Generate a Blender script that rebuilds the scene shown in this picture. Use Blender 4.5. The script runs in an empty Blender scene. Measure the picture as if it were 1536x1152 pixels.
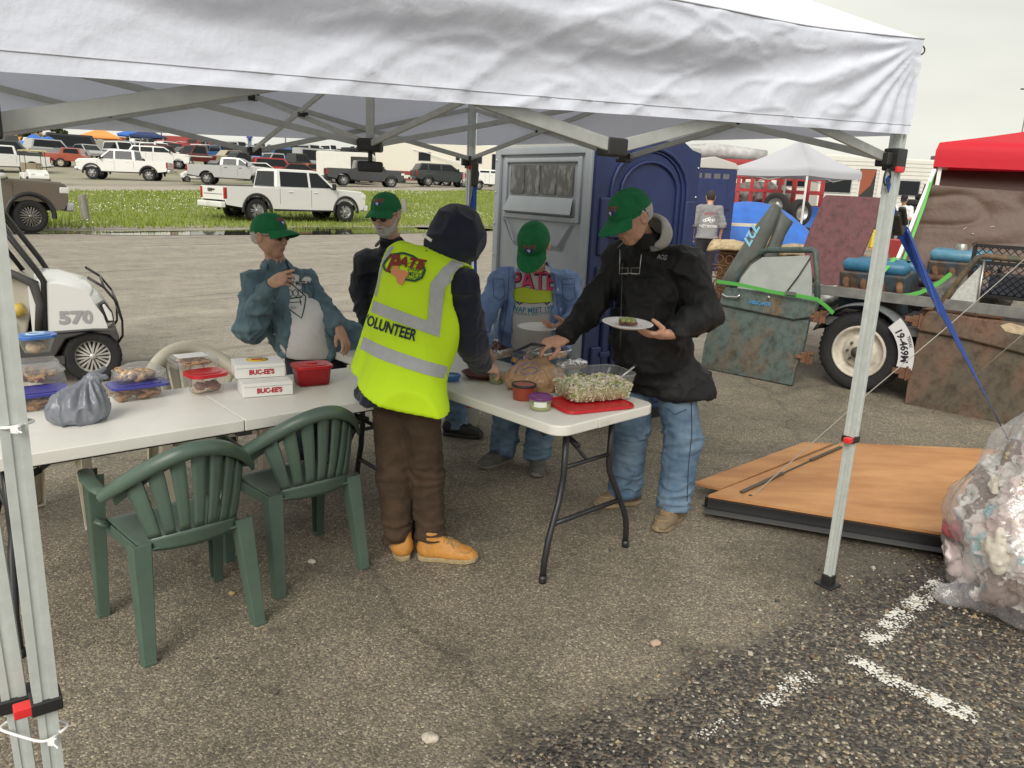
import bpy, bmesh, math, random
import numpy as np
from mathutils import Vector, Matrix, Quaternion
from mathutils.bvhtree import BVHTree
random.seed(7); RNG=np.random.RandomState(7)
S=bpy.context.scene; COL=S.collection; PI=math.pi
def V(*a): return Vector(a)
# ------------------------------------------------------------------ camera (a phone held at eye height)
F_PX=1154.; PITCH=math.radians(14); ROLL=math.radians(2.6); EYE=1.67
fw=V(0,math.cos(PITCH),-math.sin(PITCH)); u0=V(0,math.sin(PITCH),math.cos(PITCH)); r0=V(1,0,0)
rt=r0*math.cos(ROLL)+u0*math.sin(ROLL); up=u0*math.cos(ROLL)-r0*math.sin(ROLL)
cam=bpy.data.cameras.new('camera'); co=bpy.data.objects.new('camera',cam); COL.objects.link(co)
co.matrix_world=Matrix(((rt.x,up.x,-fw.x,0),(rt.y,up.y,-fw.y,0),(rt.z,up.z,-fw.z,EYE),(0,0,0,1)))
cam.sensor_width=36; cam.lens=F_PX/1536*36; cam.clip_end=3000; cam.clip_start=.05
S.camera=co
def ray(u,v): return fw+rt*((u-768)/F_PX)-up*((v-576)/F_PX)
def at(u,v,y):                       # photo pixel + distance -> point
    d=ray(u,v); t=y/d.y; return V(d.x*t,y,EYE+d.z*t)
def atz(u,v,z=0):
    d=ray(u,v); t=(z-EYE)/d.z; return V(d.x*t,d.y*t,z)
def sm(a,b,x): 
    t=min(1,max(0,(x-a)/(b-a))); return t*t*(3-2*t)
DS=(math.cos(math.radians(52)),math.sin(math.radians(52)))
def st(x,y): return (-DS[1]*x+DS[0]*y, DS[0]*x+DS[1]*y)
def xy(s,t): return (-DS[1]*s+DS[0]*t, DS[0]*s+DS[1]*t)
SK=[-1e4,24.5,30,36,40,49,62,82,230,320,3000]; ZK=[0,0,.35,.80,.95,1.0,1.12,2.7,10.7,12.9,12.9]
def gnd(x,y):
    s,t=st(x,y); z=float(np.interp(s,SK,ZK))
    z*=1+.03*min(30,max(-20,t-23))*(1-sm(60,110,s)); m=sm(58,95,s); z=z*(1-m)+m*float(np.interp(y,[60,80,110,150,200,240,330,500,3000],[1.5,2.8,4.3,6.3,8.7,10.5,13,15,15]))
    z+=.04*max(0,min(y,60)-11.5)*sm(.05,.2,x/max(y,1))
    return z
def spot(u,y):                        # a place on the ground seen at column u, y metres out
    p=at(u,280,y); return V(p.x,p.y,gnd(p.x,p.y))
# ------------------------------------------------------------------ scene bookkeeping
def tag(o,label=None,cat=None,group=None,kind=None):
    if label: o['label']=label
    if cat: o['category']=cat
    if group: o['group']=group
    if kind: o['kind']=kind
    return o
def empty(name,loc=(0,0,0),rz=0,label=None,cat=None,group=None,parent=None):
    o=bpy.data.objects.new(name,None); COL.objects.link(o); o.location=loc; o.rotation_euler=(0,0,rz); o.empty_display_size=.1
    if parent: o.parent=parent
    return tag(o,label,cat,group)
def copy_tree(o,parent=None):
    c=o.copy(); COL.objects.link(c)
    if parent: c.parent=parent
    for ch in list(o.children): copy_tree(ch,c)
    return c
class MB:
    def __init__(s): s.v=[]; s.f=[]; s.m=[]; s.sm=[]
    def add(s,vs,fs,mi=0,smooth=False):
        b=len(s.v); s.v+= [tuple(v) for v in vs]
        for f in fs: s.f.append(tuple(b+i for i in f)); s.m.append(mi); s.sm.append(smooth)
        return s
    def box(s,c,d,mi=0,M=None,taper=1):
        vs=[]
        for z in (-1,1):
            k=taper if z>0 else 1
            for (x,y) in ((-1,-1),(1,-1),(1,1),(-1,1)): vs.append(V(x*d[0]/2*k,y*d[1]/2*k,z*d[2]/2))
        c=V(*c); vs=[(M@v if M else v)+c for v in vs]
        return s.add(vs,[(3,2,1,0),(4,5,6,7),(0,1,5,4),(1,2,6,5),(2,3,7,6),(3,0,4,7)],mi)
    def bar(s,a,b,w,h=None,mi=0,upv=(0,0,1)):
        a=V(*a);b=V(*b);h=h or w; d=(b-a); L=d.length
        if L<1e-6: return s
        d/=L; u=V(*upv); 
        if abs(d.dot(u))>.98: u=V(0,1,0)
        x=d.cross(u).normalized(); y=x.cross(d)
        vs=[]
        for p in (a,b):
            for (i,j) in ((-1,-1),(1,-1),(1,1),(-1,1)): vs.append(p+x*i*w/2+y*j*h/2)
        return s.add(vs,[(3,2,1,0),(4,5,6,7),(0,1,5,4),(1,2,6,5),(2,3,7,6),(3,0,4,7)],mi)
    def tube(s,pts,r,n=8,mi=0,caps=True,flat=1,upv=(0,0,1)):
        pts=[V(*p) for p in pts]; rr=r if hasattr(r,'__len__') else [r]*len(pts)
        vs=[];fs=[]; prev=None
        for i,p in enumerate(pts):
            d=(pts[min(i+1,len(pts)-1)]-pts[max(i-1,0)]).normalized()
            if prev is None:
                u=V(*upv)
                if abs(d.dot(u))>.95: u=V(0,1,0)
                x=d.cross(u).normalized()
            else: x=(prev-d*prev.dot(d)).normalized()
            prev=x; y=d.cross(x)
            for k in range(n):
                a=2*PI*k/n; vs.append(p+x*math.cos(a)*rr[i]+y*math.sin(a)*rr[i]*flat)
        for i in range(len(pts)-1):
            for k in range(n):
                k2=(k+1)%n; fs.append((i*n+k,i*n+k2,(i+1)*n+k2,(i+1)*n+k))
        if caps: fs.append(tuple(reversed(range(n)))); fs.append(tuple((len(pts)-1)*n+k for k in range(n)))
        return s.add(vs,fs,mi,True)
    def lathe(s,prof,c=(0,0,0),n=24,mi=0,M=None,sx=1,sy=1):   # prof (r,z)
        c=V(*c); vs=[];fs=[]
        for (r,z) in prof:
            for k in range(n):
                a=2*PI*k/n; v=V(r*math.cos(a)*sx,r*math.sin(a)*sy,z); vs.append((M@v if M else v)+c)
        for i in range(len(prof)-1):
            for k in range(n):
                k2=(k+1)%n; fs.append((i*n+k,i*n+k2,(i+1)*n+k2,(i+1)*n+k))
        return s.add(vs,fs,mi,True)
    def prism(s,poly,a,b,axis='y',mi=0,ta=1,M=None):     # poly in the plane across axis, from a to b
        n=len(poly); vs=[]
        for q,k in ((a,0),(b,1)):
            for (x,z) in poly:
                v={'y':V(x,q,z),'x':V(q,x,z),'z':V(x,z,q)}[axis]
                vs.append(M@v if M else v)
        fs=[tuple(range(n)),tuple(reversed(range(n,2*n)))]
        for i in range(n):
            j=(i+1)%n; fs.append((j,i,i+n,j+n))
        return s.add(vs,fs,mi)
    def grid(s,fn,nu,nv,mi=0,smooth=True):
        vs=[fn(i/nu,j/nv) for j in range(nv+1) for i in range(nu+1)]
        fs=[(j*(nu+1)+i,j*(nu+1)+i+1,(j+1)*(nu+1)+i+1,(j+1)*(nu+1)+i) for j in range(nv) for i in range(nu)]
        return s.add(vs,fs,mi,smooth)
    def build(s,name,mats,parent=None,bevel=0,smooth=None,fixn=True,solid=0,seg=2,sub=0):
        me=bpy.data.meshes.new(name); me.from_pydata(s.v,[],s.f); me.update()
        if not isinstance(mats,(list,tuple)): mats=[mats]
        for m in mats: me.materials.append(m)
        me.polygons.foreach_set('material_index',s.m)
        me.polygons.foreach_set('use_smooth',s.sm if smooth is None else [smooth]*len(s.f))
        if fixn:
            bm=bmesh.new(); bm.from_mesh(me); bmesh.ops.recalc_face_normals(bm,faces=bm.faces); bm.to_mesh(me); bm.free()
        o=bpy.data.objects.new(name,me); COL.objects.link(o)
        if parent: o.parent=parent
        if solid: 
            q=o.modifiers.new('s','SOLIDIFY'); q.thickness=solid; q.offset=0
        if sub:
            q=o.modifiers.new('d','SUBSURF'); q.levels=sub; q.render_levels=sub
        if bevel:
            q=o.modifiers.new('b','BEVEL'); q.width=bevel; q.segments=seg; q.limit_method='ANGLE'; q.angle_limit=math.radians(35)
            q.harden_normals=False
            for pl in me.polygons: pl.use_smooth=True
            es=o.modifiers.new('w','WEIGHTED_NORMAL'); es.keep_sharp=False
        return o
def rrect(w,h,r,n=5,c=(0,0)):
    out=[]
    for (sx,sy,a0) in ((1,1,0),(-1,1,90),(-1,-1,180),(1,-1,270)):
        for k in range(n+1):
            a=math.radians(a0+90*k/n); out.append((c[0]+sx*(w/2-r)+r*math.cos(a),c[1]+sy*(h/2-r)+r*math.sin(a)))
    return out
def frame(fwd,upv=(0,0,1)):           # matrix whose X is fwd, Z near upv
    x=V(*fwd).normalized(); z=V(*upv); y=z.cross(x).normalized(); z=x.cross(y)
    return Matrix(((x.x,y.x,z.x),(x.y,y.y,z.y),(x.z,y.z,z.z)))
# ------------------------------------------------------------------ materials
_M={}
def N(nt,t,**k):
    n=nt.nodes.new(t)
    for a,b in k.items(): setattr(n,a,b)
    return n
def mat(name,col,rough=.6,metal=0,noise=0,nscale=8,bump=0,bscale=60,col2=None,spec=.5,trans=0,emit=0,coat=0,stretch=None,thr=(.35,.65),translucent=0,sheen=0,det=5):
    if name in _M: return _M[name]
    m=bpy.data.materials.new(name); m.use_nodes=True; nt=m.node_tree; b=nt.nodes['Principled BSDF']; L=nt.links.new
    c=(*col,1); b.inputs['Base Color'].default_value=c; b.inputs['Roughness'].default_value=rough; b.inputs['Metallic'].default_value=metal
    b.inputs['Specular IOR Level'].default_value=spec; b.inputs['Coat Weight'].default_value=coat
    if sheen: b.inputs['Sheen Weight'].default_value=sheen
    tc=N(nt,'ShaderNodeTexCoord'); mp=N(nt,'ShaderNodeMapping'); L(tc.outputs['Object'],mp.inputs[0])
    if stretch: mp.inputs['Scale'].default_value=stretch
    if noise or col2:
        nz=N(nt,'ShaderNodeTexNoise'); nz.inputs['Scale'].default_value=nscale; nz.inputs['Detail'].default_value=det; nz.inputs['Roughness'].default_value=.62
        L(mp.outputs[0],nz.inputs[0]); r=N(nt,'ShaderNodeValToRGB'); L(nz.outputs[0],r.inputs[0])
        if col2: r.color_ramp.elements[0].position=thr[0]; r.color_ramp.elements[1].position=thr[1]; r.color_ramp.elements[0].color=c; r.color_ramp.elements[1].color=(*col2,1)
        else:
            r.color_ramp.elements[0].position=.3; r.color_ramp.elements[1].position=.7
            r.color_ramp.elements[0].color=(*[x*(1-noise) for x in col],1); r.color_ramp.elements[1].color=(*[min(1,x*(1+noise)) for x in col],1)
        L(r.outputs[0],b.inputs['Base Color'])
    if bump:
        n2=N(nt,'ShaderNodeTexNoise'); n2.inputs['Scale'].default_value=bscale; n2.inputs['Detail'].default_value=4; L(mp.outputs[0],n2.inputs[0])
        bp=N(nt,'ShaderNodeBump'); bp.inputs['Strength'].default_value=bump; bp.inputs['Distance'].default_value=.02; L(n2.outputs[0],bp.inputs['Height']); L(bp.outputs[0],b.inputs['Normal'])
    if trans: b.inputs['Transmission Weight'].default_value=trans
    if emit: b.inputs['Emission Color'].default_value=c; b.inputs['Emission Strength'].default_value=emit
    if translucent:
        out=nt.nodes['Material Output']; tr=N(nt,'ShaderNodeBsdfTranslucent'); tr.inputs[0].default_value=c; mx=N(nt,'ShaderNodeMixShader'); mx.inputs[0].default_value=translucent
        L(b.outputs[0],mx.inputs[1]); L(tr.outputs[0],mx.inputs[2]); L(mx.outputs[0],out.inputs[0])
    _M[name]=m; return m
def film(name,col=(.9,.9,.9),clear=.6,rough=.15,bump=0,bscale=30,gloss=.25):     # thin clear plastic
    if name in _M: return _M[name]
    m=bpy.data.materials.new(name); m.use_nodes=True; nt=m.node_tree; L=nt.links.new; nt.nodes.remove(nt.nodes['Principled BSDF']); out=nt.nodes['Material Output']
    tp=N(nt,'ShaderNodeBsdfTransparent'); df=N(nt,'ShaderNodeBsdfDiffuse'); df.inputs[0].default_value=(*col,1); gl=N(nt,'ShaderNodeBsdfGlossy'); gl.inputs['Roughness'].default_value=rough
    tl=N(nt,'ShaderNodeBsdfTranslucent'); tl.inputs[0].default_value=(*col,1); a=N(nt,'ShaderNodeMixShader'); a.inputs[0].default_value=.5
    L(df.outputs[0],a.inputs[1]); L(tl.outputs[0],a.inputs[2])
    m1=N(nt,'ShaderNodeMixShader'); m1.inputs[0].default_value=1-clear; L(tp.outputs[0],m1.inputs[1]); L(a.outputs[0],m1.inputs[2])
    fr=N(nt,'ShaderNodeLayerWeight'); fr.inputs[0].default_value=.5; pw=N(nt,'ShaderNodeMath',operation='POWER'); pw.inputs[1].default_value=4; L(fr.outputs['Facing'],pw.inputs[0]); mu=N(nt,'ShaderNodeMath',operation='MULTIPLY_ADD'); mu.inputs[1].default_value=.45; mu.inputs[2].default_value=.02+gloss*.15; L(pw.outputs[0],mu.inputs[0])
    m2=N(nt,'ShaderNodeMixShader'); L(mu.outputs[0],m2.inputs[0]); L(m1.outputs[0],m2.inputs[1]); L(gl.outputs[0],m2.inputs[2]); L(m2.outputs[0],out.inputs[0])
    if bump:
        n2=N(nt,'ShaderNodeTexNoise'); n2.inputs['Scale'].default_value=bscale; n2.inputs['Detail'].default_value=3; tc=N(nt,'ShaderNodeTexCoord'); L(tc.outputs['Object'],n2.inputs[0])
        bp=N(nt,'ShaderNodeBump'); bp.inputs['Strength'].default_value=bump; bp.inputs['Distance'].default_value=.02; L(n2.outputs[0],bp.inputs['Height'])
        for x in (df,gl,fr): L(bp.outputs[0],x.inputs['Normal'])
    _M[name]=m; return m
# ------------------------------------------------------------------ noise, implicit surfaces
_h=np.random.RandomState(3).permutation(4096).astype(np.int64)
_hv=np.random.RandomState(4).rand(4096)*2-1
def vn(P):                            # value noise on (...,3) arrays, -1..1
    P=np.asarray(P,dtype=np.float64); i=np.floor(P).astype(np.int64); f=P-i; f=f*f*(3-2*f); r=0
    def h(a,b,c): return _hv[_h[(_h[(_h[a&4095]+b)&4095]+c)&4095]]
    x,y,z=i[...,0],i[...,1],i[...,2]; fx,fy,fz=f[...,0],f[...,1],f[...,2]
    c=lambda dx,dy,dz:h(x+dx,y+dy,z+dz)
    a0=c(0,0,0)*(1-fx)+c(1,0,0)*fx; a1=c(0,1,0)*(1-fx)+c(1,1,0)*fx; b0=c(0,0,1)*(1-fx)+c(1,0,1)*fx; b1=c(0,1,1)*(1-fx)+c(1,1,1)*fx
    return (a0*(1-fy)+a1*fy)*(1-fz)+(b0*(1-fy)+b1*fy)*fz
def fbm(P,o=3):
    s=0;a=1
    for k in range(o): s=s+a*vn(np.asarray(P)*2**k+k*17.3); a*=.5
    return s/1.75
def smin(a,b,k):
    h=np.clip(.5+.5*(b-a)/k,0,1); return b*(1-h)+a*h-k*h*(1-h)
def smax(a,b,k): return -smin(-a,-b,k)
def cap(P,a,b,ra,rb=None,flat=None):    # tapered capsule
    rb=ra if rb is None else rb; a=np.array(a,dtype=float); b=np.array(b,dtype=float); d=b-a; L=(d*d).sum()+1e-12
    t=np.clip(((P-a)@d)/L,0,1); q=P-(a+t[...,None]*d)
    if flat is not None:                # flat=(axis,scale): radius scaled along an axis
        ax=np.array(flat[0],dtype=float); ax/=np.linalg.norm(ax); c=q@ax; q=q-c[...,None]*ax*(1-1/flat[1])
        k=np.sqrt((q*q).sum(-1)); return (k-(ra+(rb-ra)*t))*min(1,flat[1])
    return np.sqrt((q*q).sum(-1))-(ra+(rb-ra)*t)
def ell(P,c,r,R=None):
    q=P-np.array(c,dtype=float)
    if R is not None: q=q@np.array(R)   # columns of R are the local axes
    r=np.array(r,dtype=float); k0=np.sqrt(((q/r)**2).sum(-1)); k1=np.sqrt(((q/(r*r))**2).sum(-1))+1e-9
    return k0*(k0-1)/k1
def half(P,p,n): n=np.array(n,dtype=float); n/=np.linalg.norm(n); return (P-np.array(p,dtype=float))@n
def nets(fn,lo,hi,res):
    lo=np.array(lo,dtype=float);hi=np.array(hi,dtype=float); n=np.ceil((hi-lo)/res).astype(int)+1
    ax=[lo[i]+res*np.arange(n[i]) for i in range(3)]
    D=np.empty(tuple(n),dtype=np.float32); stp=max(1,int(400000/(n[1]*n[2])))
    Yg,Zg=np.meshgrid(ax[1],ax[2],indexing='ij')
    for i in range(0,n[0],stp):
        xs=ax[0][i:i+stp]; P=np.empty((len(xs),n[1],n[2],3)); P[...,0]=xs[:,None,None]; P[...,1]=Yg; P[...,2]=Zg; D[i:i+stp]=fn(P)
    D[0]=D[-1]=np.maximum(D[0],.001); D[:,0]=np.maximum(D[:,0],.001); D[:,-1]=np.maximum(D[:,-1],.001); D[:,:,0]=np.maximum(D[:,:,0],.001); D[:,:,-1]=np.maximum(D[:,:,-1],.001)
    D[0]=np.abs(D[0])+1e-4; D[-1]=np.abs(D[-1])+1e-4
    s=D<0; c=[(i,j,k) for i in (0,1) for j in (0,1) for k in (0,1)]
    sl=lambda A,i,j,k:A[i:A.shape[0]-1+i,j:A.shape[1]-1+j,k:A.shape[2]-1+k]
    cnt=sum(sl(s,*o).astype(np.int8) for o in c); act=(cnt>0)&(cnt<8); idx=-np.ones(act.shape,dtype=np.int64); cells=np.argwhere(act); idx[act]=np.arange(len(cells))
    acc=np.zeros((len(cells),3)); num=np.zeros(len(cells)); ci,cj,ck=cells.T
    for a in c:
        for d in range(3):
            if a[d]: continue
            b=list(a); b[d]=1
            da=D[ci+a[0],cj+a[1],ck+a[2]]; db=D[ci+b[0],cj+b[1],ck+b[2]]; x=(da<0)!=(db<0); t=np.where(x,da/np.where(x,da-db,1),0)
            p=np.tile(np.array(a,dtype=float),(len(cells),1)); p[:,d]+=t; acc+=p*x[:,None]; num+=x
    vs=lo+(cells+acc/num[:,None])*res
    Q=[]
    for d in range(3):
        e=[slice(1,-1)]*3; e[d]=slice(0,None); 
        A=s[tuple(slice(0,-1) if q==d else slice(1,-1) for q in range(3))]; B=s[tuple(slice(1,None) if q==d else slice(1,-1) for q in range(3))]
        ed=np.argwhere(A!=B); 
        if not len(ed): continue
        fl=A[tuple(ed.T)]
        g=ed.copy(); 
        for q in range(3):
            if q!=d: g[:,q]+=1
        o1,o2=[q for q in range(3) if q!=d]
        def cell(x,y):
            h=g.copy(); h[:,o1]-=x; h[:,o2]-=y; return idx[tuple(h.T)]
        q4=np.stack([cell(1,1),cell(0,1),cell(0,0),cell(1,0)],1)
        if d==1: fl=~fl
        q4=np.where(fl[:,None],q4,q4[:,::-1]); Q.append(q4)
    Q=np.concatenate(Q); Q=Q[(Q>=0).all(1)]
    return vs,Q
def vnorm(vs,Q):
    a,b,c,d=[vs[Q[:,i]] for i in range(4)]; n=np.cross(c-a,d-b); out=np.zeros_like(vs)
    for i in range(4): np.add.at(out,Q[:,i],n)
    return out/(np.linalg.norm(out,axis=1,keepdims=True)+1e-12)
def relax(vs,Q,it=1,k=.5):
    for _ in range(it):
        acc=np.zeros_like(vs); num=np.zeros(len(vs))
        for i in range(4):
            for j in (1,3):
                np.add.at(acc,Q[:,i],vs[Q[:,(i+j)%4]]); np.add.at(num,Q[:,i],1)
        vs=vs+(acc/np.maximum(num,1)[:,None]-vs)*k
    return vs
def npmesh(name,vs,Q,mats,parent=None,mi=None,smooth=True):
    me=bpy.data.meshes.new(name); me.vertices.add(len(vs)); me.vertices.foreach_set('co',np.asarray(vs,dtype=np.float32).ravel())
    me.loops.add(len(Q)*4); me.loops.foreach_set('vertex_index',Q.astype(np.int32).ravel()); me.polygons.add(len(Q)); me.polygons.foreach_set('loop_start',np.arange(0,len(Q)*4,4,dtype=np.int32))
    me.polygons.foreach_set('loop_total',np.full(len(Q),4,dtype=np.int32)); me.polygons.foreach_set('use_smooth',[smooth]*len(Q))
    if not isinstance(mats,(list,tuple)): mats=[mats]
    for m in mats: me.materials.append(m)
    if mi is not None: me.polygons.foreach_set('material_index',np.asarray(mi,dtype=np.int32))
    me.update(calc_edges=True); me.validate()
    o=bpy.data.objects.new(name,me); COL.objects.link(o)
    if parent: o.parent=parent
    return o
def joinq(parts):
    vs=[];Q=[];n=0
    for v,q in parts: vs.append(v);Q.append(q+n);n+=len(v)
    return np.concatenate(vs),np.concatenate(Q)
def sdfobj(name,fn,lo,hi,res,m,parent=None,fold=None,sm_it=1):
    vs,Q=nets(fn,lo,hi,res); vs=relax(vs,Q,sm_it)
    if fold is not None: vs=vs+vnorm(vs,Q)*fold(vs)[:,None]
    return npmesh(name,vs,Q,m,parent)
def bvh_of(o): 
    me=o.data; return BVHTree.FromPolygons([v.co.copy() for v in me.vertices],[tuple(p.vertices) for p in me.polygons])
# ------------------------------------------------------------------ lettering
def textverts(s,size=1,bold=0,shear=0,sx=1,align='CENTER',maxe=None):
    cu=bpy.data.curves.new('t','FONT'); cu.body=s; cu.size=size; cu.offset=bold; cu.shear=shear; cu.align_x=align; cu.align_y='CENTER'; cu.resolution_u=3
    o=bpy.data.objects.new('t',cu); COL.objects.link(o); bpy.context.view_layer.update()
    me=o.to_mesh(); bm=bmesh.new(); bm.from_mesh(me); bmesh.ops.triangulate(bm,faces=bm.faces)
    if maxe:
        for _ in range(3):
            es=[e for e in bm.edges if e.calc_length()>maxe]
            if not es: break
            bmesh.ops.subdivide_edges(bm,edges=es,cuts=1); bmesh.ops.triangulate(bm,faces=bm.faces)
    vs=[(v.co.x*sx,v.co.y) for v in bm.verts]; fs=[tuple(v.index for v in f.verts) for f in bm.faces]
    bm.free(); o.to_mesh_clear(); bpy.data.objects.remove(o); bpy.data.curves.remove(cu); return vs,fs
def textflat(mb,s,o,x,y,size,mi=0,bold=0,shear=0,sx=1,off=.002,align='CENTER'):   # on a plane with axes x,y at o
    vs,fs=textverts(s,size,bold,shear,sx,align); o=V(*o);x=V(*x).normalized();y=V(*y).normalized();n=x.cross(y)
    mb.add([o+x*a+y*b+n*off for a,b in vs],fs,mi)
def grid2(w,h,step=.01,c=(0,0)):
    nu=max(1,int(w/step));nv=max(1,int(h/step)); vs=[(c[0]-w/2+w*i/nu,c[1]-h/2+h*j/nv) for j in range(nv+1) for i in range(nu+1)]
    return vs,[(j*(nu+1)+i,j*(nu+1)+i+1,(j+1)*(nu+1)+i+1,(j+1)*(nu+1)+i) for j in range(nv) for i in range(nu)]
def poly2(pts,maxe=.02):
    bm=bmesh.new(); f=bm.faces.new([bm.verts.new((a,b,0)) for a,b in pts]); bmesh.ops.triangulate(bm,faces=[f])
    for _ in range(4):
        es=[e for e in bm.edges if e.calc_length()>maxe]
        if not es: break
        bmesh.ops.subdivide_edges(bm,edges=es,cuts=1); bmesh.ops.triangulate(bm,faces=bm.faces)
    bm.verts.index_update(); r=[(v.co.x,v.co.y) for v in bm.verts],[tuple(v.index for v in f.verts) for f in bm.faces]; bm.free(); return r
def ring2(rx,ry,w,n=40,c=(0,0)):
    vs=[];
    for k in range(n):
        a=2*PI*k/n; vs+=[(c[0]+rx*math.cos(a),c[1]+ry*math.sin(a)),(c[0]+(rx-w)*math.cos(a),c[1]+(ry-w)*math.sin(a))]
    return vs,[(2*k,2*((k+1)%n),2*((k+1)%n)+1,2*k+1) for k in range(n)]
def decal(name,items,bvh,o,x,y,m,parent=None,off=.003):   # items: list of (verts2d,faces,mi); printed on a surface along -(x cross y)
    o=V(*o);x=V(*x).normalized();y=V(*y); y=(y-x*y.dot(x)).normalized(); n=x.cross(y); mb=MB()
    for vs,fs,mi in items:
        out=[];ok=[]
        for a,b in vs:
            p=o+x*a+y*b; h=bvh.ray_cast(p+n*.5,-n,1.0); ok.append(h[0] is not None)
            out.append((h[0]+n*(off+.0006*mi)) if h[0] is not None else p)
        mb.add(out,[f for f in fs if all(ok[i] for i in f)],mi,True)
    return mb.build(name,m,parent,fixn=False)
# ------------------------------------------------------------------ light
W=bpy.data.worlds.new('World'); S.world=W; W.use_nodes=True; nt=W.node_tree; L=nt.links.new; bg=nt.nodes['Background']
sky=N(nt,'ShaderNodeTexSky',sky_type='NISHITA'); sky.sun_disc=False; sky.sun_elevation=math.radians(38); sky.sun_rotation=math.radians(200); sky.air_density=1.5; sky.dust_density=6; sky.altitude=200
tc=N(nt,'ShaderNodeTexCoord'); mp=N(nt,'ShaderNodeMapping'); mp.inputs['Scale'].default_value=(1,1,3.5); L(tc.outputs['Generated'],mp.inputs[0])
nz=N(nt,'ShaderNodeTexNoise'); nz.inputs['Scale'].default_value=2.2; nz.inputs['Detail'].default_value=4; nz.inputs['Roughness'].default_value=.5; L(mp.outputs[0],nz.inputs[0])
cr=N(nt,'ShaderNodeValToRGB'); cr.color_ramp.elements[0].position=.3; cr.color_ramp.elements[1].position=.72
cr.color_ramp.elements[0].color=(4.25,4.25,3.85,1); cr.color_ramp.elements[1].color=(5.6,5.5,4.95,1); L(nz.outputs[0],cr.inputs[0])
mx=N(nt,'ShaderNodeMixRGB'); mx.inputs[0].default_value=.93; L(sky.outputs[0],mx.inputs[1]); L(cr.outputs[0],mx.inputs[2]); L(mx.outputs[0],bg.inputs[0]); bg.inputs[1].default_value=.1
sun=bpy.data.lights.new('sun','SUN'); sun.energy=1.5; sun.angle=math.radians(35); sun.color=(1,.96,.9); so=bpy.data.objects.new('sun',sun); COL.objects.link(so)
so.rotation_euler=(math.radians(52),0,math.radians(-16))
S.view_settings.view_transform='Standard'; S.view_settings.look='None'; S.view_settings.exposure=.88; S.view_settings.gamma=1
S.render.engine='CYCLES'; S.cycles.max_bounces=8; S.cycles.transparent_max_bounces=12; S.cycles.use_denoising=True
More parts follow.
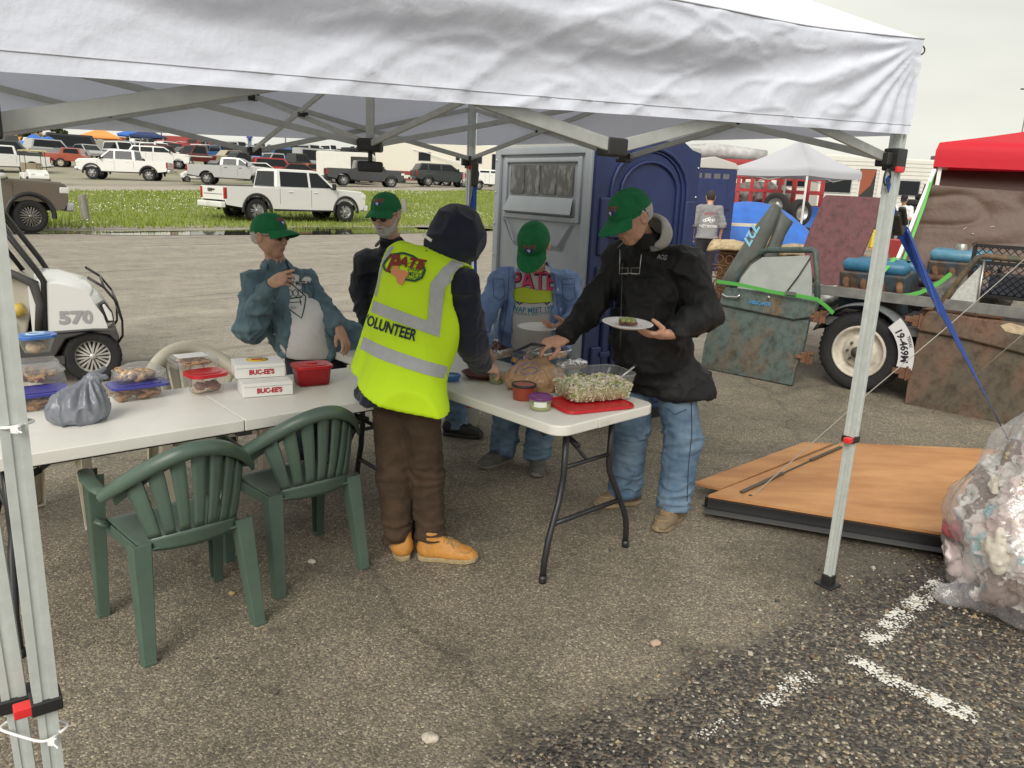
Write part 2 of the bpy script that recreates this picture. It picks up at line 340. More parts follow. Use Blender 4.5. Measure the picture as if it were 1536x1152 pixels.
# ------------------------------------------------------------------ ground
def asphalt():
    m=bpy.data.materials.new('asphalt_gravel'); m.use_nodes=True; nt=m.node_tree; L=nt.links.new; b=nt.nodes['Principled BSDF']
    tc=N(nt,'ShaderNodeTexCoord'); P=tc.outputs['Object']
    def noise(sc,det=4,ro=.6,src=None):
        n=N(nt,'ShaderNodeTexNoise'); n.inputs['Scale'].default_value=sc; n.inputs['Detail'].default_value=det; n.inputs['Roughness'].default_value=ro; L(src or P,n.inputs[0]); return n.outputs[0]
    def vor(sc,out='Distance',rnd=1):
        n=N(nt,'ShaderNodeTexVoronoi'); n.inputs['Scale'].default_value=sc; n.inputs['Randomness'].default_value=rnd; L(P,n.inputs[0]); return n.outputs[out]
    def ramp(src,*st):
        r=N(nt,'ShaderNodeValToRGB'); e=r.color_ramp.elements
        while len(e)<len(st): e.new(.5)
        for i,(p,c) in enumerate(st): e[i].position=p; e[i].color=(*c,1) if hasattr(c,'__len__') else (c,c,c,1)
        L(src,r.inputs[0]); return r.outputs[0]
    def mix(f,a,c,mode='MIX'):
        n=N(nt,'ShaderNodeMixRGB',blend_type=mode)
        for i,q in enumerate((f,a,c)):
            if hasattr(q,'links'): L(q,n.inputs[i])
            else: n.inputs[i].default_value=q if i==0 else (*q,1)
        return n.outputs[0]
    def mth(op,a,c=0,d=0):
        n=N(nt,'ShaderNodeMath',operation=op)
        for i,q in enumerate((a,c,d)):
            if hasattr(q,'links'): L(q,n.inputs[i])
            else: n.inputs[i].default_value=q
        return n.outputs[0]
    sep=N(nt,'ShaderNodeSeparateXYZ'); L(P,sep.inputs[0]); X,Yc=sep.outputs[0],sep.outputs[1]
    big=noise(.9,5); wob=mth('SUBTRACT',noise(3.,5),.5)
    # coarse wet gravel in the near right, beyond a ragged line
    a=atz(1215,884); c=atz(700,1110); dx,dy=(c-a).x,(c-a).y; l=math.hypot(dx,dy); nx,ny=-dy/l,dx/l
    if nx<0: nx,ny=-nx,-ny
    cd=mth('ADD',mth('MULTIPLY',X,nx),mth('MULTIPLY_ADD',Yc,ny,-(a.x*nx+a.y*ny)))
    coarse=ramp(mth('MULTIPLY_ADD',wob,.55,cd),(.0,0),(.16,1))
    # open road beyond the tent: dry, sandy
    dry=ramp(mth('MULTIPLY_ADD',wob,1.2,mth('MULTIPLY',mth('ADD',mth('MULTIPLY',X,-.55),mth('MULTIPLY_ADD',Yc,.83,-4.6)),.5)),(.0,0),(.8,1))
    rot=N(nt,'ShaderNodeMapping'); rot.inputs['Rotation'].default_value=(0,0,math.radians(-52)); rot.inputs['Scale'].default_value=(.05,1,1)
    r2=N(nt,'ShaderNodeVectorRotate',rotation_type='Z_AXIS'); r2.inputs['Angle'].default_value=math.radians(-52); L(P,r2.inputs[0])
    sc=N(nt,'ShaderNodeMapping'); sc.inputs['Scale'].default_value=(.04,1,1); L(r2.outputs[0],sc.inputs[0])
    band=noise(.85,5,.65,sc.outputs[0]); band2=noise(3.1,3,.5,sc.outputs[0])
    fine=vor(150,'Color'); fs=N(nt,'ShaderNodeSeparateColor'); L(fine,fs.inputs[0])
    stone=ramp(fs.outputs[0],(.0,(.045,.04,.036)),(.35,(.10,.09,.078)),(.7,(.19,.17,.145)),(.93,(.30,.265,.215)),(1,(.5,.47,.4)))
    mid=vor(88,'Color'); ms=N(nt,'ShaderNodeSeparateColor'); L(mid,ms.inputs[0])
    stone2=ramp(ms.outputs[1],(.0,(.035,.031,.029)),(.4,(.075,.066,.058)),(.72,(.135,.118,.098)),(.93,(.24,.195,.14)),(1,(.42,.37,.29)))
    base=mix(.60,(.185,.165,.130),mix(1,stone,(1.62,1.53,1.30),'MULTIPLY'))
    base=mix(mth('MULTIPLY',ramp(big,(.35,0),(.7,1)),.35),base,(.07,.063,.056))
    sandy=ramp(mth('ADD',mth('MULTIPLY',band,.7),mth('MULTIPLY',noise(9,3),.3)),(.3,(.15,.135,.115)),(.42,(.25,.225,.185)),(.55,(.30,.27,.22)),(.68,(.4,.375,.325)))
    sandy=mix(.35,sandy,mix(1,stone,(1.9,1.9,1.9),'MULTIPLY'))
    sandy=mix(mth('MULTIPLY',ramp(band2,(.60,0),(.66,1)),.45),sandy,(.12,.11,.098))
    col=mix(dry,base,sandy); col=mix(coarse,col,stone2)
    col=mix(.55,col,mix(1,col,ramp(noise(2.3,6,.7),(.36,(.62,.62,.64)),(.5,(1,1,1)),(.66,(1.22,1.2,1.14))),'MULTIPLY'))
    col=mix(mth('MULTIPLY',ramp(noise(5.5,2),(.30,1),(.36,0)),.35),col,(.05,.045,.04))
    vc=N(nt,'ShaderNodeTexVoronoi',feature='DISTANCE_TO_EDGE'); vc.inputs['Scale'].default_value=.33
    wv=N(nt,'ShaderNodeVectorMath',operation='MULTIPLY_ADD'); nn=N(nt,'ShaderNodeTexNoise'); nn.inputs['Scale'].default_value=2.2; L(P,nn.inputs[0]); wv.inputs[1].default_value=(.5,.5,0); L(nn.outputs['Color'],wv.inputs[0]); L(P,wv.inputs[2]); L(wv.outputs[0],vc.inputs[0])
    crack=ramp(vc.outputs[0],(.0,1),(.009,0)); col=mix(mth('MULTIPLY',crack,mth('MULTIPLY_ADD',dry,-.2,.35)),col,(.035,.03,.028))
    wet=ramp(noise(.7,5),(.5,0),(.62,1)); wet=mth('MULTIPLY',wet,mth('SUBTRACT',1,mth('MULTIPLY',dry,.55))); col=mix(mth('MULTIPLY',wet,.4),col,mix(1,col,(.55,.55,.55),'MULTIPLY'))
    ex,ey=1.95,3.35   # darker patch in the ground colour in front of the ramp
    dd=mth('ADD',mth('POWER',mth('MULTIPLY',mth('SUBTRACT',X,ex),.95),2),mth('POWER',mth('MULTIPLY',mth('SUBTRACT',Yc,ey),1.9),2)); dark_patch=ramp(mth('MULTIPLY_ADD',wob,.8,dd),(.35,1),(.95,0))
    col=mix(mth('MULTIPLY',dark_patch,.6),col,mix(1,col,(.42,.40,.40),'MULTIPLY'))
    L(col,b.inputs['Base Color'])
    L(mth('SUBTRACT',.82,mth('MULTIPLY',mth('ADD',mth('MULTIPLY',wet,.28),mth('MULTIPLY',coarse,.3)),1)),b.inputs['Roughness'])
    b.inputs['Specular IOR Level'].default_value=.4
    h1=mth('MULTIPLY',vor(150),.006); h2=mth('MULTIPLY',vor(88),.013); hh=N(nt,'ShaderNodeMixRGB'); L(coarse,hh.inputs[0]); L(h1,hh.inputs[1]); L(h2,hh.inputs[2])
    bp=N(nt,'ShaderNodeBump',invert=True); bp.inputs['Strength'].default_value=.8; bp.inputs['Distance'].default_value=.6; L(hh.outputs[0],bp.inputs['Height']); L(bp.outputs[0],b.inputs['Normal'])
    return m
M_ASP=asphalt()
def axis_vals():
    a=list(np.arange(-10,10.1,1)); x=10
    while x<2500: x*=1.07; a=[-x]+a+[x]
    return a
mb=MB(); xs=axis_vals(); ys=[-30,-10]+[v for v in xs if v>-5]; n=len(xs)
# rows follow the road direction so that the slopes stay smooth
vs=[(x,y,gnd(x,y)) for y in ys for x in xs]
mb.add(vs,[(j*n+i,j*n+i+1,(j+1)*n+i+1,(j+1)*n+i) for j in range(len(ys)-1) for i in range(n-1)],0,True)
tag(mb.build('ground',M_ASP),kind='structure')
def lay(name,s0,s1,t0,t1,dz,m,ns=24,nt_=90,wob=0):
    mb=MB()
    def fn(a,b):
        t=t0+(t1-t0)*b; q0=s0+wob*float(vn(np.array([t*.35,0,1.])))+wob*.4*float(vn(np.array([t*1.9,5,1.]))); s=q0+(s1-q0)*a; x,y=xy(s,t); return (x,y,gnd(x,y)+dz-(.35 if a==0 else 0))
    mb.grid(fn,ns,nt_); return tag(mb.build(name,m),kind='structure')
M_SOIL=mat('grass_ground',(.14,.18,.03),.9,col2=(.22,.24,.07),nscale=1.5,bump=.6,bscale=30)
M_LOT=mat('lot_ground',(.15,.16,.08),.95,col2=(.30,.275,.21),nscale=.08,thr=(.34,.5),bump=.3,bscale=3)
M_ROAD=mat('pale_road',(.34,.31,.26),.9,noise=.2,nscale=3)
lay('grass_verge',24.6,39.7,-30,130,.03,M_SOIL,16,140,.55)
lay('road',39.9,46.5,-40,140,.035,M_ROAD,6,60,.2)
lay('field',46.8,420,-260,330,.06,M_LOT,60,60,0)
# puddle water at the verge edge
mb=MB(); 
def pud(s0,t0,ls,lt,sd):
    vs=[xy(s0,t0)]
    for k in range(36):
        a=2*PI*k/36; r=1+.3*float(vn(np.array([math.cos(a)*1.6+sd,math.sin(a)*1.6,sd]))) ; vs.append(xy(s0+math.cos(a)*ls*r,t0+math.sin(a)*lt*r))
    mb.add([(x,y,gnd(x,y)+.012) for x,y in vs],[(0,1+k,1+(k+1)%36) for k in range(36)])
pud(22.9,19,1.6,7.5,1); pud(23.1,31,1.7,8,2); pud(23.6,9,.5,4,3); pud(23.2,46,1.3,6,5)
tag(mb.build('puddle_water',mat('water',(.05,.05,.045),.04,spec=.8)),kind='structure')
# worn white paint
def paint():
    m=bpy.data.materials.new('worn_paint'); m.use_nodes=True; nt=m.node_tree; L=nt.links.new; b=nt.nodes['Principled BSDF']; out=nt.nodes['Material Output']
    b.inputs['Base Color'].default_value=(.74,.72,.66,1); b.inputs['Roughness'].default_value=.6
    tc=N(nt,'ShaderNodeTexCoord'); v=N(nt,'ShaderNodeTexVoronoi'); v.inputs['Scale'].default_value=85; L(tc.outputs['Object'],v.inputs[0])
    n=N(nt,'ShaderNodeTexNoise'); n.inputs['Scale'].default_value=9; n.inputs['Detail'].default_value=6; n.inputs['Roughness'].default_value=.75; L(tc.outputs['Object'],n.inputs[0])
    uv=N(nt,'ShaderNodeAttribute',attribute_name='edge'); a=N(nt,'ShaderNodeMath',operation='MULTIPLY_ADD'); a.inputs[1].default_value=.32; L(v.outputs['Distance'],a.inputs[0]); L(n.outputs[0],a.inputs[2])
    c=N(nt,'ShaderNodeMath',operation='ADD'); L(a.outputs[0],c.inputs[0]); L(uv.outputs['Fac'],c.inputs[1]); r=N(nt,'ShaderNodeValToRGB'); r.color_ramp.elements[0].position=.60; r.color_ramp.elements[1].position=.64; L(c.outputs[0],r.inputs[0])
    t=N(nt,'ShaderNodeBsdfTransparent'); mx=N(nt,'ShaderNodeMixShader'); L(r.outputs[0],mx.inputs[0]); L(t.outputs[0],mx.inputs[2]); L(b.outputs[0],mx.inputs[1]); L(mx.outputs[0],out.inputs[0]); 
    bp=N(nt,'ShaderNodeBump',invert=True); bp.inputs['Strength'].default_value=.5; bp.inputs['Distance'].default_value=.01; L(v.outputs['Distance'],bp.inputs['Height']); L(bp.outputs[0],b.inputs['Normal'])
    return m
MP=paint()
def marking(a,b,w,wear=0,wear2=0):
    a=atz(*a);b=atz(*b); d=(b-a); n=V(-d.y,d.x,0).normalized()*w/2; mb=MB(); E=[]
    nu,nv=24,6; vs=[]
    for j in range(nv+1):
        for i in range(nu+1):
            f=i/nu;g=j/nv; vs.append(a+d*f+n*(2*g-1)+V(0,0,.005)); e=max(0,abs(2*g-1)-.6)*.5+max(0,.1-f)*1.2+max(0,f-.94)*1.5; E.append(e+wear+(wear2-wear)*f)
    mb.add(vs,[(j*(nu+1)+i,j*(nu+1)+i+1,(j+1)*(nu+1)+i+1,(j+1)*(nu+1)+i) for j in range(nv) for i in range(nu)])
    o=mb.build('road_marking',MP); at_=o.data.attributes.new('edge','FLOAT','POINT'); at_.data.foreach_set('value',E); tag(o,kind='structure')
marking((1420,868),(1300,968),.125,-.02,-.06); marking((1262,985),(1468,1082),.115,.0,-.11); marking((1222,1014),(1040,1125),.13,-.01,.11); marking((1330,882),(1372,905),.06,.06,.1)
# far lane line on the road
def farline(a,b,w):
    a=atz(*a);b=atz(*b);d=b-a;n=V(-d.y,d.x,0).normalized()*w/2; mb=MB(); mb.grid(lambda f,g:a+d*f+n*(2*g-1)+V(0,0,.006),30,2); o=mb.build('road_marking',MP); E=[.05+.1*abs(float(vn(np.array([i*.6,0,0])))) for i in range(93)]; at_=o.data.attributes.new('edge','FLOAT','POINT'); at_.data.foreach_set('value',E); tag(o,kind='structure')
farline((93,379),(300,366),.22)
# loose stones on the coarse patch and a few strays
def stones():
    pts=[];sz=[]
    a=atz(1215,884); c=atz(700,1110); dx,dy=(c-a).x,(c-a).y; l=math.hypot(dx,dy); nx,ny=-dy/l,dx/l
    if nx<0: nx,ny=-nx,-ny
    while len(pts)<9000:
        x=RNG.uniform(-.6,3.1); y=RNG.uniform(1.35,4.2); d=(x-a.x)*nx+(y-a.y)*ny+.15*float(vn(np.array([x*3,y*3,0])))
        if d>0 and RNG.rand()<.25+min(.75,d*1.2): pts.append((x,y)); sz.append(RNG.uniform(.0025,.0075)*(1+.6*(RNG.rand()>.93)))
    for _ in range(420):
        x=RNG.uniform(-2.6,1.8); y=RNG.uniform(1.3,6.5); pts.append((x,y)); sz.append(RNG.uniform(.002,.006))
    base=np.array([(1,0,0),(-1,0,0),(0,1,0),(0,-1,0),(0,0,1),(0,0,-1)],dtype=float); T=[(0,2,4),(2,1,4),(1,3,4),(3,0,4),(2,0,5),(1,2,5),(3,1,5),(0,3,5)]
    vs=[];fs=[];mi=[]
    for k,((x,y),s) in enumerate(zip(pts,sz)):
        R=Matrix.Rotation(RNG.rand()*6,3,'Z')@Matrix.Rotation(RNG.rand()*6,3,'X'); A=np.array(R)
        q=(base*(s*(.7+.7*RNG.rand(6,1)))*np.array([1.2,1,.8]))@A.T+np.array([x,y,s*.35]); b=len(vs); vs+=q.tolist(); fs+=[tuple(b+i for i in t) for t in T]; mi+= [k%5 if RNG.rand()<.8 else 0]*8
    mb=MB(); mb.v=[tuple(v) for v in vs]; mb.f=fs; mb.m=mi; mb.sm=[False]*len(fs)
    ms=[mat('stone_dark',(.05,.045,.042),.5),mat('stone_grey',(.13,.12,.105),.6),mat('stone_brown',(.14,.09,.06),.6),mat('stone_tan',(.30,.23,.14),.6),mat('stone_pale',(.42,.38,.31),.6)]
    tag(mb.build('loose_gravel',ms,fixn=False),'loose wet gravel scattered over the broken asphalt','gravel',kind='stuff')
stones()
for (u,v,r,lab,c) in [(468,845,.014,'pale pebble on the asphalt right of the green chairs',(.5,.46,.38)),(348,892,.011,'tan pebble between the legs of the nearest green chair',(.42,.3,.15)),(645,1112,.02,'largest pale pebble near the bottom edge of the asphalt',(.45,.4,.33)),(983,968,.017,'pinkish pebble at the edge of the coarse gravel',(.4,.3,.22)),(413,1040,.009,'small dark pebble near the bottom left',(.1,.08,.07))]:
    p=atz(u,v); fn=lambda P,p=p,r=r:ell(P,(p.x,p.y,r*.6),(r*1.3,r,r*.75))+.25*r*vn(P/r*1.3)
    o=sdfobj('pebble',fn,(p.x-2*r,p.y-2*r,-.01),(p.x+2*r,p.y+2*r,2.2*r),r/5,mat('peb%s'%lab[:6],c,.7,noise=.3,nscale=80)); tag(o,lab,'pebble')
# grass blades and clover heads
def blades():
    n=70000; s=RNG.uniform(24.7,40.2,n); t=RNG.uniform(2,62,n); k=RNG.rand(n)<np.clip(1.25-(t-20)/60,.3,1); s=s[k];t=t[k]; n=len(s)
    edge=.55*vn(np.stack([t*.35,t*0,t*0+1],1))+.22*vn(np.stack([t*1.9,t*0+5,t*0+1],1)); k=s>24.6+edge-.1; s=s[k];t=t[k];n=len(s)
    x,y=xy(s,t); z=np.array([gnd(a,b) for a,b in zip(x,y)]); tall=.07+.10*RNG.rand(n)*(1+.8*vn(np.stack([x*.5,y*.5,x*0],1))); w=.012+.02*RNG.rand(n); th=RNG.rand(n)*PI; lx=RNG.randn(n)*.04; ly=RNG.randn(n)*.04
    A=np.stack([x-w*np.cos(th),y-w*np.sin(th),z],1);B=np.stack([x+w*np.cos(th),y+w*np.sin(th),z],1);C=np.stack([x+lx,y+ly,z+tall+.02],1)
    vs=np.stack([A,B,C],1).reshape(-1,3); me=bpy.data.meshes.new('grass'); me.from_pydata(vs.tolist(),[],[(3*i,3*i+1,3*i+2) for i in range(n)])
    for c in ((.15,.22,.02),(.24,.32,.035),(.33,.39,.07),(.40,.40,.14)): me.materials.append(mat('blade%g'%c[0],c,.7,translucent=.3))
    me.polygons.foreach_set('material_index',RNG.choice(4,n,p=[.3,.4,.22,.08])); o=bpy.data.objects.new('grass',me); COL.objects.link(o); tag(o,'bright green spring grass on the verge beside the road','grass',kind='stuff')
    n=5200; s=RNG.uniform(25.5,40,n); t=RNG.uniform(2,60,n); d=vn(np.stack([s*.22,t*.22,s*0+3],1))+.5*vn(np.stack([s*.9,t*.9,s*0],1)); k=d>.12; s=s[k];t=t[k]; mb=MB()
    for a,b in zip(s,t):
        x,y=xy(a,b); z=gnd(x,y)+RNG.uniform(.09,.16); r=RNG.uniform(.014,.032); mb.add([(x+r,y,z),(x-r,y,z),(x,y+r,z),(x,y-r,z),(x,y,z+r),(x,y,z-r*.6)],[(0,2,4),(2,1,4),(1,3,4),(3,0,4),(2,0,5),(1,2,5),(3,1,5),(0,3,5)])
    tag(mb.build('clover_flowers',mat('clover',(.8,.8,.7),.8),fixn=False),'white clover heads dotted over the green verge','flowers',kind='stuff')
blades()
# ------------------------------------------------------------------ the canopy
FR=V(1.475,3.19,0);BR=V(-.36,5.63,0);BL=V(-2.8,3.8,0); FL=at(70,1062,1.36); FL.z=0
ZB={'FR':1.955,'BR':1.975,'BL':1.865,'FL':1.825}
M_FAB=mat('canopy_fabric',(.80,.835,.95),.75,translucent=.16,bump=.12,bscale=45,noise=.03,nscale=2)
M_ALU=mat('grey_painted_steel',(.55,.585,.56),.42,metal=.25,noise=.08,nscale=30); M_BAR=mat('truss_bar',(.46,.47,.45),.45,metal=.2,noise=.1,nscale=20)
M_BLK=mat('black_plastic',(.018,.018,.018),.45); M_RED=mat('red_plastic',(.7,.03,.03),.4); M_WHT=mat('white_plastic',(.8,.8,.78),.45)
can=empty('canopy_tent',FR,0,'large white pop-up canopy over the food tables, its valance filling the top of the photo','canopy')
inv=-FR
def cadd(mb,name,m,parent=can,**k):
    mb.v=[tuple(V(*v)-FR) for v in mb.v]; return mb.build(name,m,parent,**k)
peak=(FR+BR+BL+V(-.97,1.36,0))/4; peak.z=3.02; cen=V(peak.x,peak.y,0)
def side(P,Q,zp,zq,front=False,sd=0):
    n=V((Q-P).y,-(Q-P).x,0).normalized()
    if n.dot(P-cen)<0: n=-n
    mb=MB(); nu=150 if front else 60; nv=80 if front else 30
    def fn(a,b):
        zb=zp+(zq-zp)*a; e=P.lerp(Q,a); sag=math.sin(PI*a)
        if b<.5:
            c=b/.5; p=e+V(0,0,zb+.345*c-.05*sag*c); g=sag**.5*math.sin(PI*min(1,c*1.0))**.7 if c<1 else 0
            o=.040
            if front:
                A=a*2.98
                bul=sm(.45,.8,c+.12*math.sin(a*5)+.05*math.sin(a*13))*(1-sm(.55,.8,a))*.055*sm(0,.12,a)
                X=np.array([A*2.2,c*1.8,sd]); w=float(fbm(X,2))*.011*sag
                X2=np.array([A*5-c*2.4,c*2.2+A*1.5,sd+4]); w+=((1-abs(float(vn(X2))))**7*.008+(1-abs(float(vn(np.array([A*9+c*5,c*4-A*2,sd+7])))))**8*.006)*min(1,sag*1.5)
                # tension creases running out of the top corner
                th=math.atan2(1-c,(1-a)*8+.02); rr=math.hypot(1-c,(1-a)*3); w+=.006*math.sin(th*26+3*float(vn(np.array([rr*2,th*2,0]))))*sm(.05,.3,rr)*(1-sm(.6,1.6,rr))
                w+=.003*float(fbm(np.array([A*14,c*9,1.]),2)); o+=bul+w
            else: o+=float(fbm(np.array([a*7,c*1.5,sd]),2))*.012*sag
            return p+n*o
        c=(b-.5)/.5; top=e+V(0,0,zb+.345-.05*sag)+n*((.040 if front else .016)+(.055*(1-sm(.55,.8,a))*sm(0,.12,a) if front else 0)*(1-sm(0,.3,c))); q=top.lerp(peak,c)
        q.z-=.10*math.sin(PI*c)*(.35+.65*sag)*.6; q.z+=.010*float(fbm(np.array([a*8,c*5,sd+9]),2))*math.sin(PI*c); return q
    mb.grid(fn,nu,nv); return mb
FLs=V(-.97,1.36,0)
mb=MB()
for a in (side(FLs,FR,ZB['FL'],ZB['FR'],True,1),side(FR,BR,ZB['FR'],ZB['BR'],False,2),side(BR,BL,ZB['BR'],ZB['BL'],False,3),side(BL,FLs,ZB['BL'],ZB['FL'],False,4)): mb.add(a.v,a.f,0,True)
cadd(mb,'canopy_top',M_FAB,fixn=False)
# hem stitching lines and seams
mb=MB(); e=side(FLs,FR,ZB['FL'],ZB['FR'],True,1); nu=151
nO=V((FR-FLs).y,-(FR-FLs).x,0).normalized()
for row in (4,): mb.tube([V(*e.v[row*nu+i])+nO*.001 for i in range(nu)],.0011,4)
mb.tube([V(*e.v[40*nu+i])+nO*.002 for i in range(nu)],.0022,4)
cadd(mb,'seam',mat('seam_thread',(.45,.45,.48),.9))
def leg(P,mb1,mb2,ztop,latch=.68,lean=V(0,0,0),yaw=math.radians(37)):
    M=Matrix.Rotation(yaw,3,'Z'); up_=[]
    def sq(w,z0,z1,mb):
        pr=[( -w/2,-w/2),(-w*.16,-w/2),(-w*.16,-w*.42),(w*.16,-w*.42),(w*.16,-w/2),(w/2,-w/2),(w/2,-w*.16),(w*.42,-w*.16),(w*.42,w*.16),(w/2,w*.16),(w/2,w/2),(w*.16,w/2),(w*.16,w*.42),(-w*.16,w*.42),(-w*.16,w/2),(-w/2,w/2),(-w/2,w*.16),(-w*.42,w*.16),(-w*.42,-w*.16),(-w/2,-w*.16)]
        vs=[]
        for z in (z0,z1):
            for x,y in pr: v=M@V(x,y,0); vs.append(P+v+V(0,0,z)+lean*z)
        k=len(pr); mb.add(vs,[tuple(reversed(range(k))),tuple(range(k,2*k))]+[(i,(i+1)%k,(i+1)%k+k,i+k) for i in range(k)])
    sq(.044,latch,ztop,mb1); sq(.035,.012,latch,mb2)
for P,nm,lt in ((FR,'FR',.70),(BR,'BR',.70),(BL,'BL',.7),(FL,'FL',.62)):
    m1=MB();m2=MB(); leg(P,m1,m2,ZB[nm]+.30,lt); m1.v+=[];o=cadd(m1,'leg',M_ALU); b=len(m2.v); m2.v=[tuple(V(*v)-FR) for v in m2.v]; m2.build('lower_leg',M_ALU,o)
    mb=MB(); M=Matrix.Rotation(math.radians(37),3,'Z'); mb.box(P+V(0,0,lt),(.056,.056,.028),0,M); cadd(mb,'latch_collar',M_BLK,o,bevel=.003)
    mb=MB(); mb.box(P+M@V(-.04,-.012,0)+V(0,0,lt+.002),(.034,.030,.022),0,M); cadd(mb,'latch_button',M_RED,o,bevel=.003)
    mb=MB(); mb.box(P+V(0,0,.006),(.085,.085,.012),0,M); mb.box(P+V(0,0,.03),(.047,.047,.05),0,M); cadd(mb,'foot',M_BLK,o,bevel=.004)
    zs=1.86 if nm!='FL' else 1.76
    mb=MB(); mb.box(P+V(0,0,zs),(.066,.066,.085),0,M); mb.box(P+M@V(-.05,0,0)+V(0,0,zs),(.05,.03,.05),0,M); mb.box(P+M@V(0,.05,0)+V(0,0,zs),(.03,.05,.05),0,M); cadd(mb,'slider_bracket',M_BLK,o,bevel=.006)
    mb=MB(); mb.box(P+M@V(-.02,-.037,0)+V(0,0,zs-.038),(.05,.014,.022),0,M); cadd(mb,'slider_button',M_RED,o,bevel=.003)
def truss(P,Q,zp,zq,bw=.030):
    Mid=(P+Q)/2; d=(Q-P).normalized(); n=V(-d.y,d.x,0)*.016; hi=.30
    zlo=((zp+zq)/2)-.085; zhi=(zp+zq)/2+.22
    A0=P+V(0,0,zp-.095);A1=P+V(0,0,zp+.24);B0=Q+V(0,0,zq-.095);B1=Q+V(0,0,zq+.24);M0=Mid+V(0,0,zlo);M1=Mid+V(0,0,zhi); mb=MB()
    mb.bar(A0+n,M1+n,.013,bw);mb.bar(A1-n,M0-n,.013,bw);mb.bar(B0+n,M1+n,.013,bw);mb.bar(B1-n,M0-n,.013,bw)
    o=cadd(mb,'scissor_truss',M_BAR,bevel=.003)
    F_=frame(d)
    for c,z_ in ((M0,(.075,.055,.05)),(M1,(.07,.05,.045)),((A0+M1+A1+M0)/4,(.025,.05,.02)),((B0+M1+B1+M0)/4,(.025,.05,.02))): mb=MB(); mb.box(c,z_,0,F_); cadd(mb,'truss_joint',M_BLK,o,bevel=.006)
    return M0,M1
z=ZB; mids=[truss(FLs,FR,z['FL'],z['FR'],.036),truss(FR,BR,z['FR'],z['BR'],.028),truss(BR,BL,z['BR'],z['BL']),truss(BL,FLs,z['BL'],z['FL'])]
C0=cen+V(0,0,1.84);C1=cen+V(0,0,2.2)
for (M0,M1) in mids:
    mb=MB(); d=(M0-C0).normalized(); n=V(-d.y,d.x,0)*.014; mb.bar(M0+n,C1+n,.012,.026); mb.bar(M1-n,C0-n,.012,.026); o=cadd(mb,'inner_truss',M_BAR,bevel=.003)
    mb=MB(); mb.box((M0+M1+C0+C1)/4,(.03,.045,.022),0,frame(d)); cadd(mb,'pivot',M_BLK,o)
mb=MB(); mb.bar(C0,peak-V(0,0,.03),.032,.032); cadd(mb,'centre_pole',M_BAR)
mb=MB(); mb.box(C0,(.10,.10,.055)); mb.box(C0+V(0,0,-.05),(.02,.02,.06)); mb.box(C0+V(0,0,-.09),(.11,.035,.045)); cadd(mb,'centre_hub',M_BLK,bevel=.01); mb=MB(); mb.box(C1,(.08,.08,.05)); cadd(mb,'centre_hub',M_BLK,bevel=.01)
mb=MB(); # small sticker plates on the bars
M0=mids[0][0]; q=M0.lerp(FR+V(0,0,z['FR']+.24),.33); d=(FR-FLs).normalized(); nn=V(d.y,-d.x,0)
mb.box(q+nn*.035+V(0,0,.0),(.055,.002,.018),0,frame((FR+V(0,0,.24+z['FR'])-M0),(0,0,1))); o=cadd(mb,'warning_sticker',mat('sticker',(.7,.68,.6),.5))
X=frame((FR+V(0,0,.24+z['FR'])-M0)); tb=MB(); textflat(tb,'CAUTION',q+nn*.0365,X@V(1,0,0),X@V(0,0,1),.011,bold=.0003); cadd(tb,'lettering',mat('sticker_red',(.4,.05,.03),.6),o,fixn=False)
# corner eyelet ring at the valance corner
mb=MB(); c=FR+V(.03,-.005,2.265); pts=[c+V(.004*math.cos(a)+.014*math.sin(a)*0,0,0)+V(.012*math.cos(a),0,.016*math.sin(a)) for a in np.linspace(0,2*PI,17)]; mb.tube(pts,.003,6); cadd(mb,'corner_ring',M_BLK)
# neighbour's leg zip-tied alongside
P2=at(36,1062,1.38); P2.z=0
nl=empty('tent_post',P2,0,'left one of the two pale posts zip-tied together at the left edge','tent post')
m1=MB();m2=MB(); ln=V(-.035,.01,0); leg(P2,m1,m2,2.1,.60,ln,math.radians(33))
for mb_,nm in ((m1,'upper_leg'),(m2,'lower_leg')):
    mb_.v=[tuple(V(*v)-P2) for v in mb_.v]; mb_.build(nm,M_ALU,nl)
mb=MB(); M=Matrix.Rotation(math.radians(33),3,'Z'); mb.box(ln*.6+V(0,0,.60),(.058,.058,.03),0,M); mb.box(ln*.6+V(-.045,0,.60),(.04,.03,.03),0,M); o=mb.build('latch_collar',M_BLK,nl,bevel=.003); mb=MB(); mb.box(ln*.6+V(-.075,-.005,.60),(.035,.032,.026),0,M); mb.build('latch_button',M_RED,o,bevel=.003)
mb=MB(); mb.box(V(0,0,.01),(.085,.085,.02),0,M); mb.build('foot',M_BLK,nl,bevel=.004)
for zz,lab in ((1.21,'upper white zip tie round the paired canopy legs'),(.545,'lower white zip tie round the paired canopy legs')):
    a=FL; b=P2+ln*zz; c=(a+b)/2; d=(a-b); d.z=0; L_=d.length/2+.026; x=d.normalized(); y=V(-x.y,x.x,0); pts=[]
    for k in range(25):
        t=2*PI*k/24; pts.append(V(c.x,c.y,zz)+x*L_*math.copysign(abs(math.cos(t))**.4,math.cos(t))+y*.031*math.copysign(abs(math.sin(t))**.4,math.sin(t))+V(0,0,.004*math.cos(t)))
    mb=MB(); mb.tube(pts,.0032,6); mb.box(V(c.x,c.y,zz)+x*(L_+.004)-y*.02,(.014,.01,.012)); mb.tube([V(c.x,c.y,zz)+x*(L_)-y*.02,V(c.x,c.y,zz)+x*(L_+.03)-y*.03],.002,5); tag(mb.build('zip_tie',M_WHT),lab,'zip tie','white zip ties on the canopy legs')
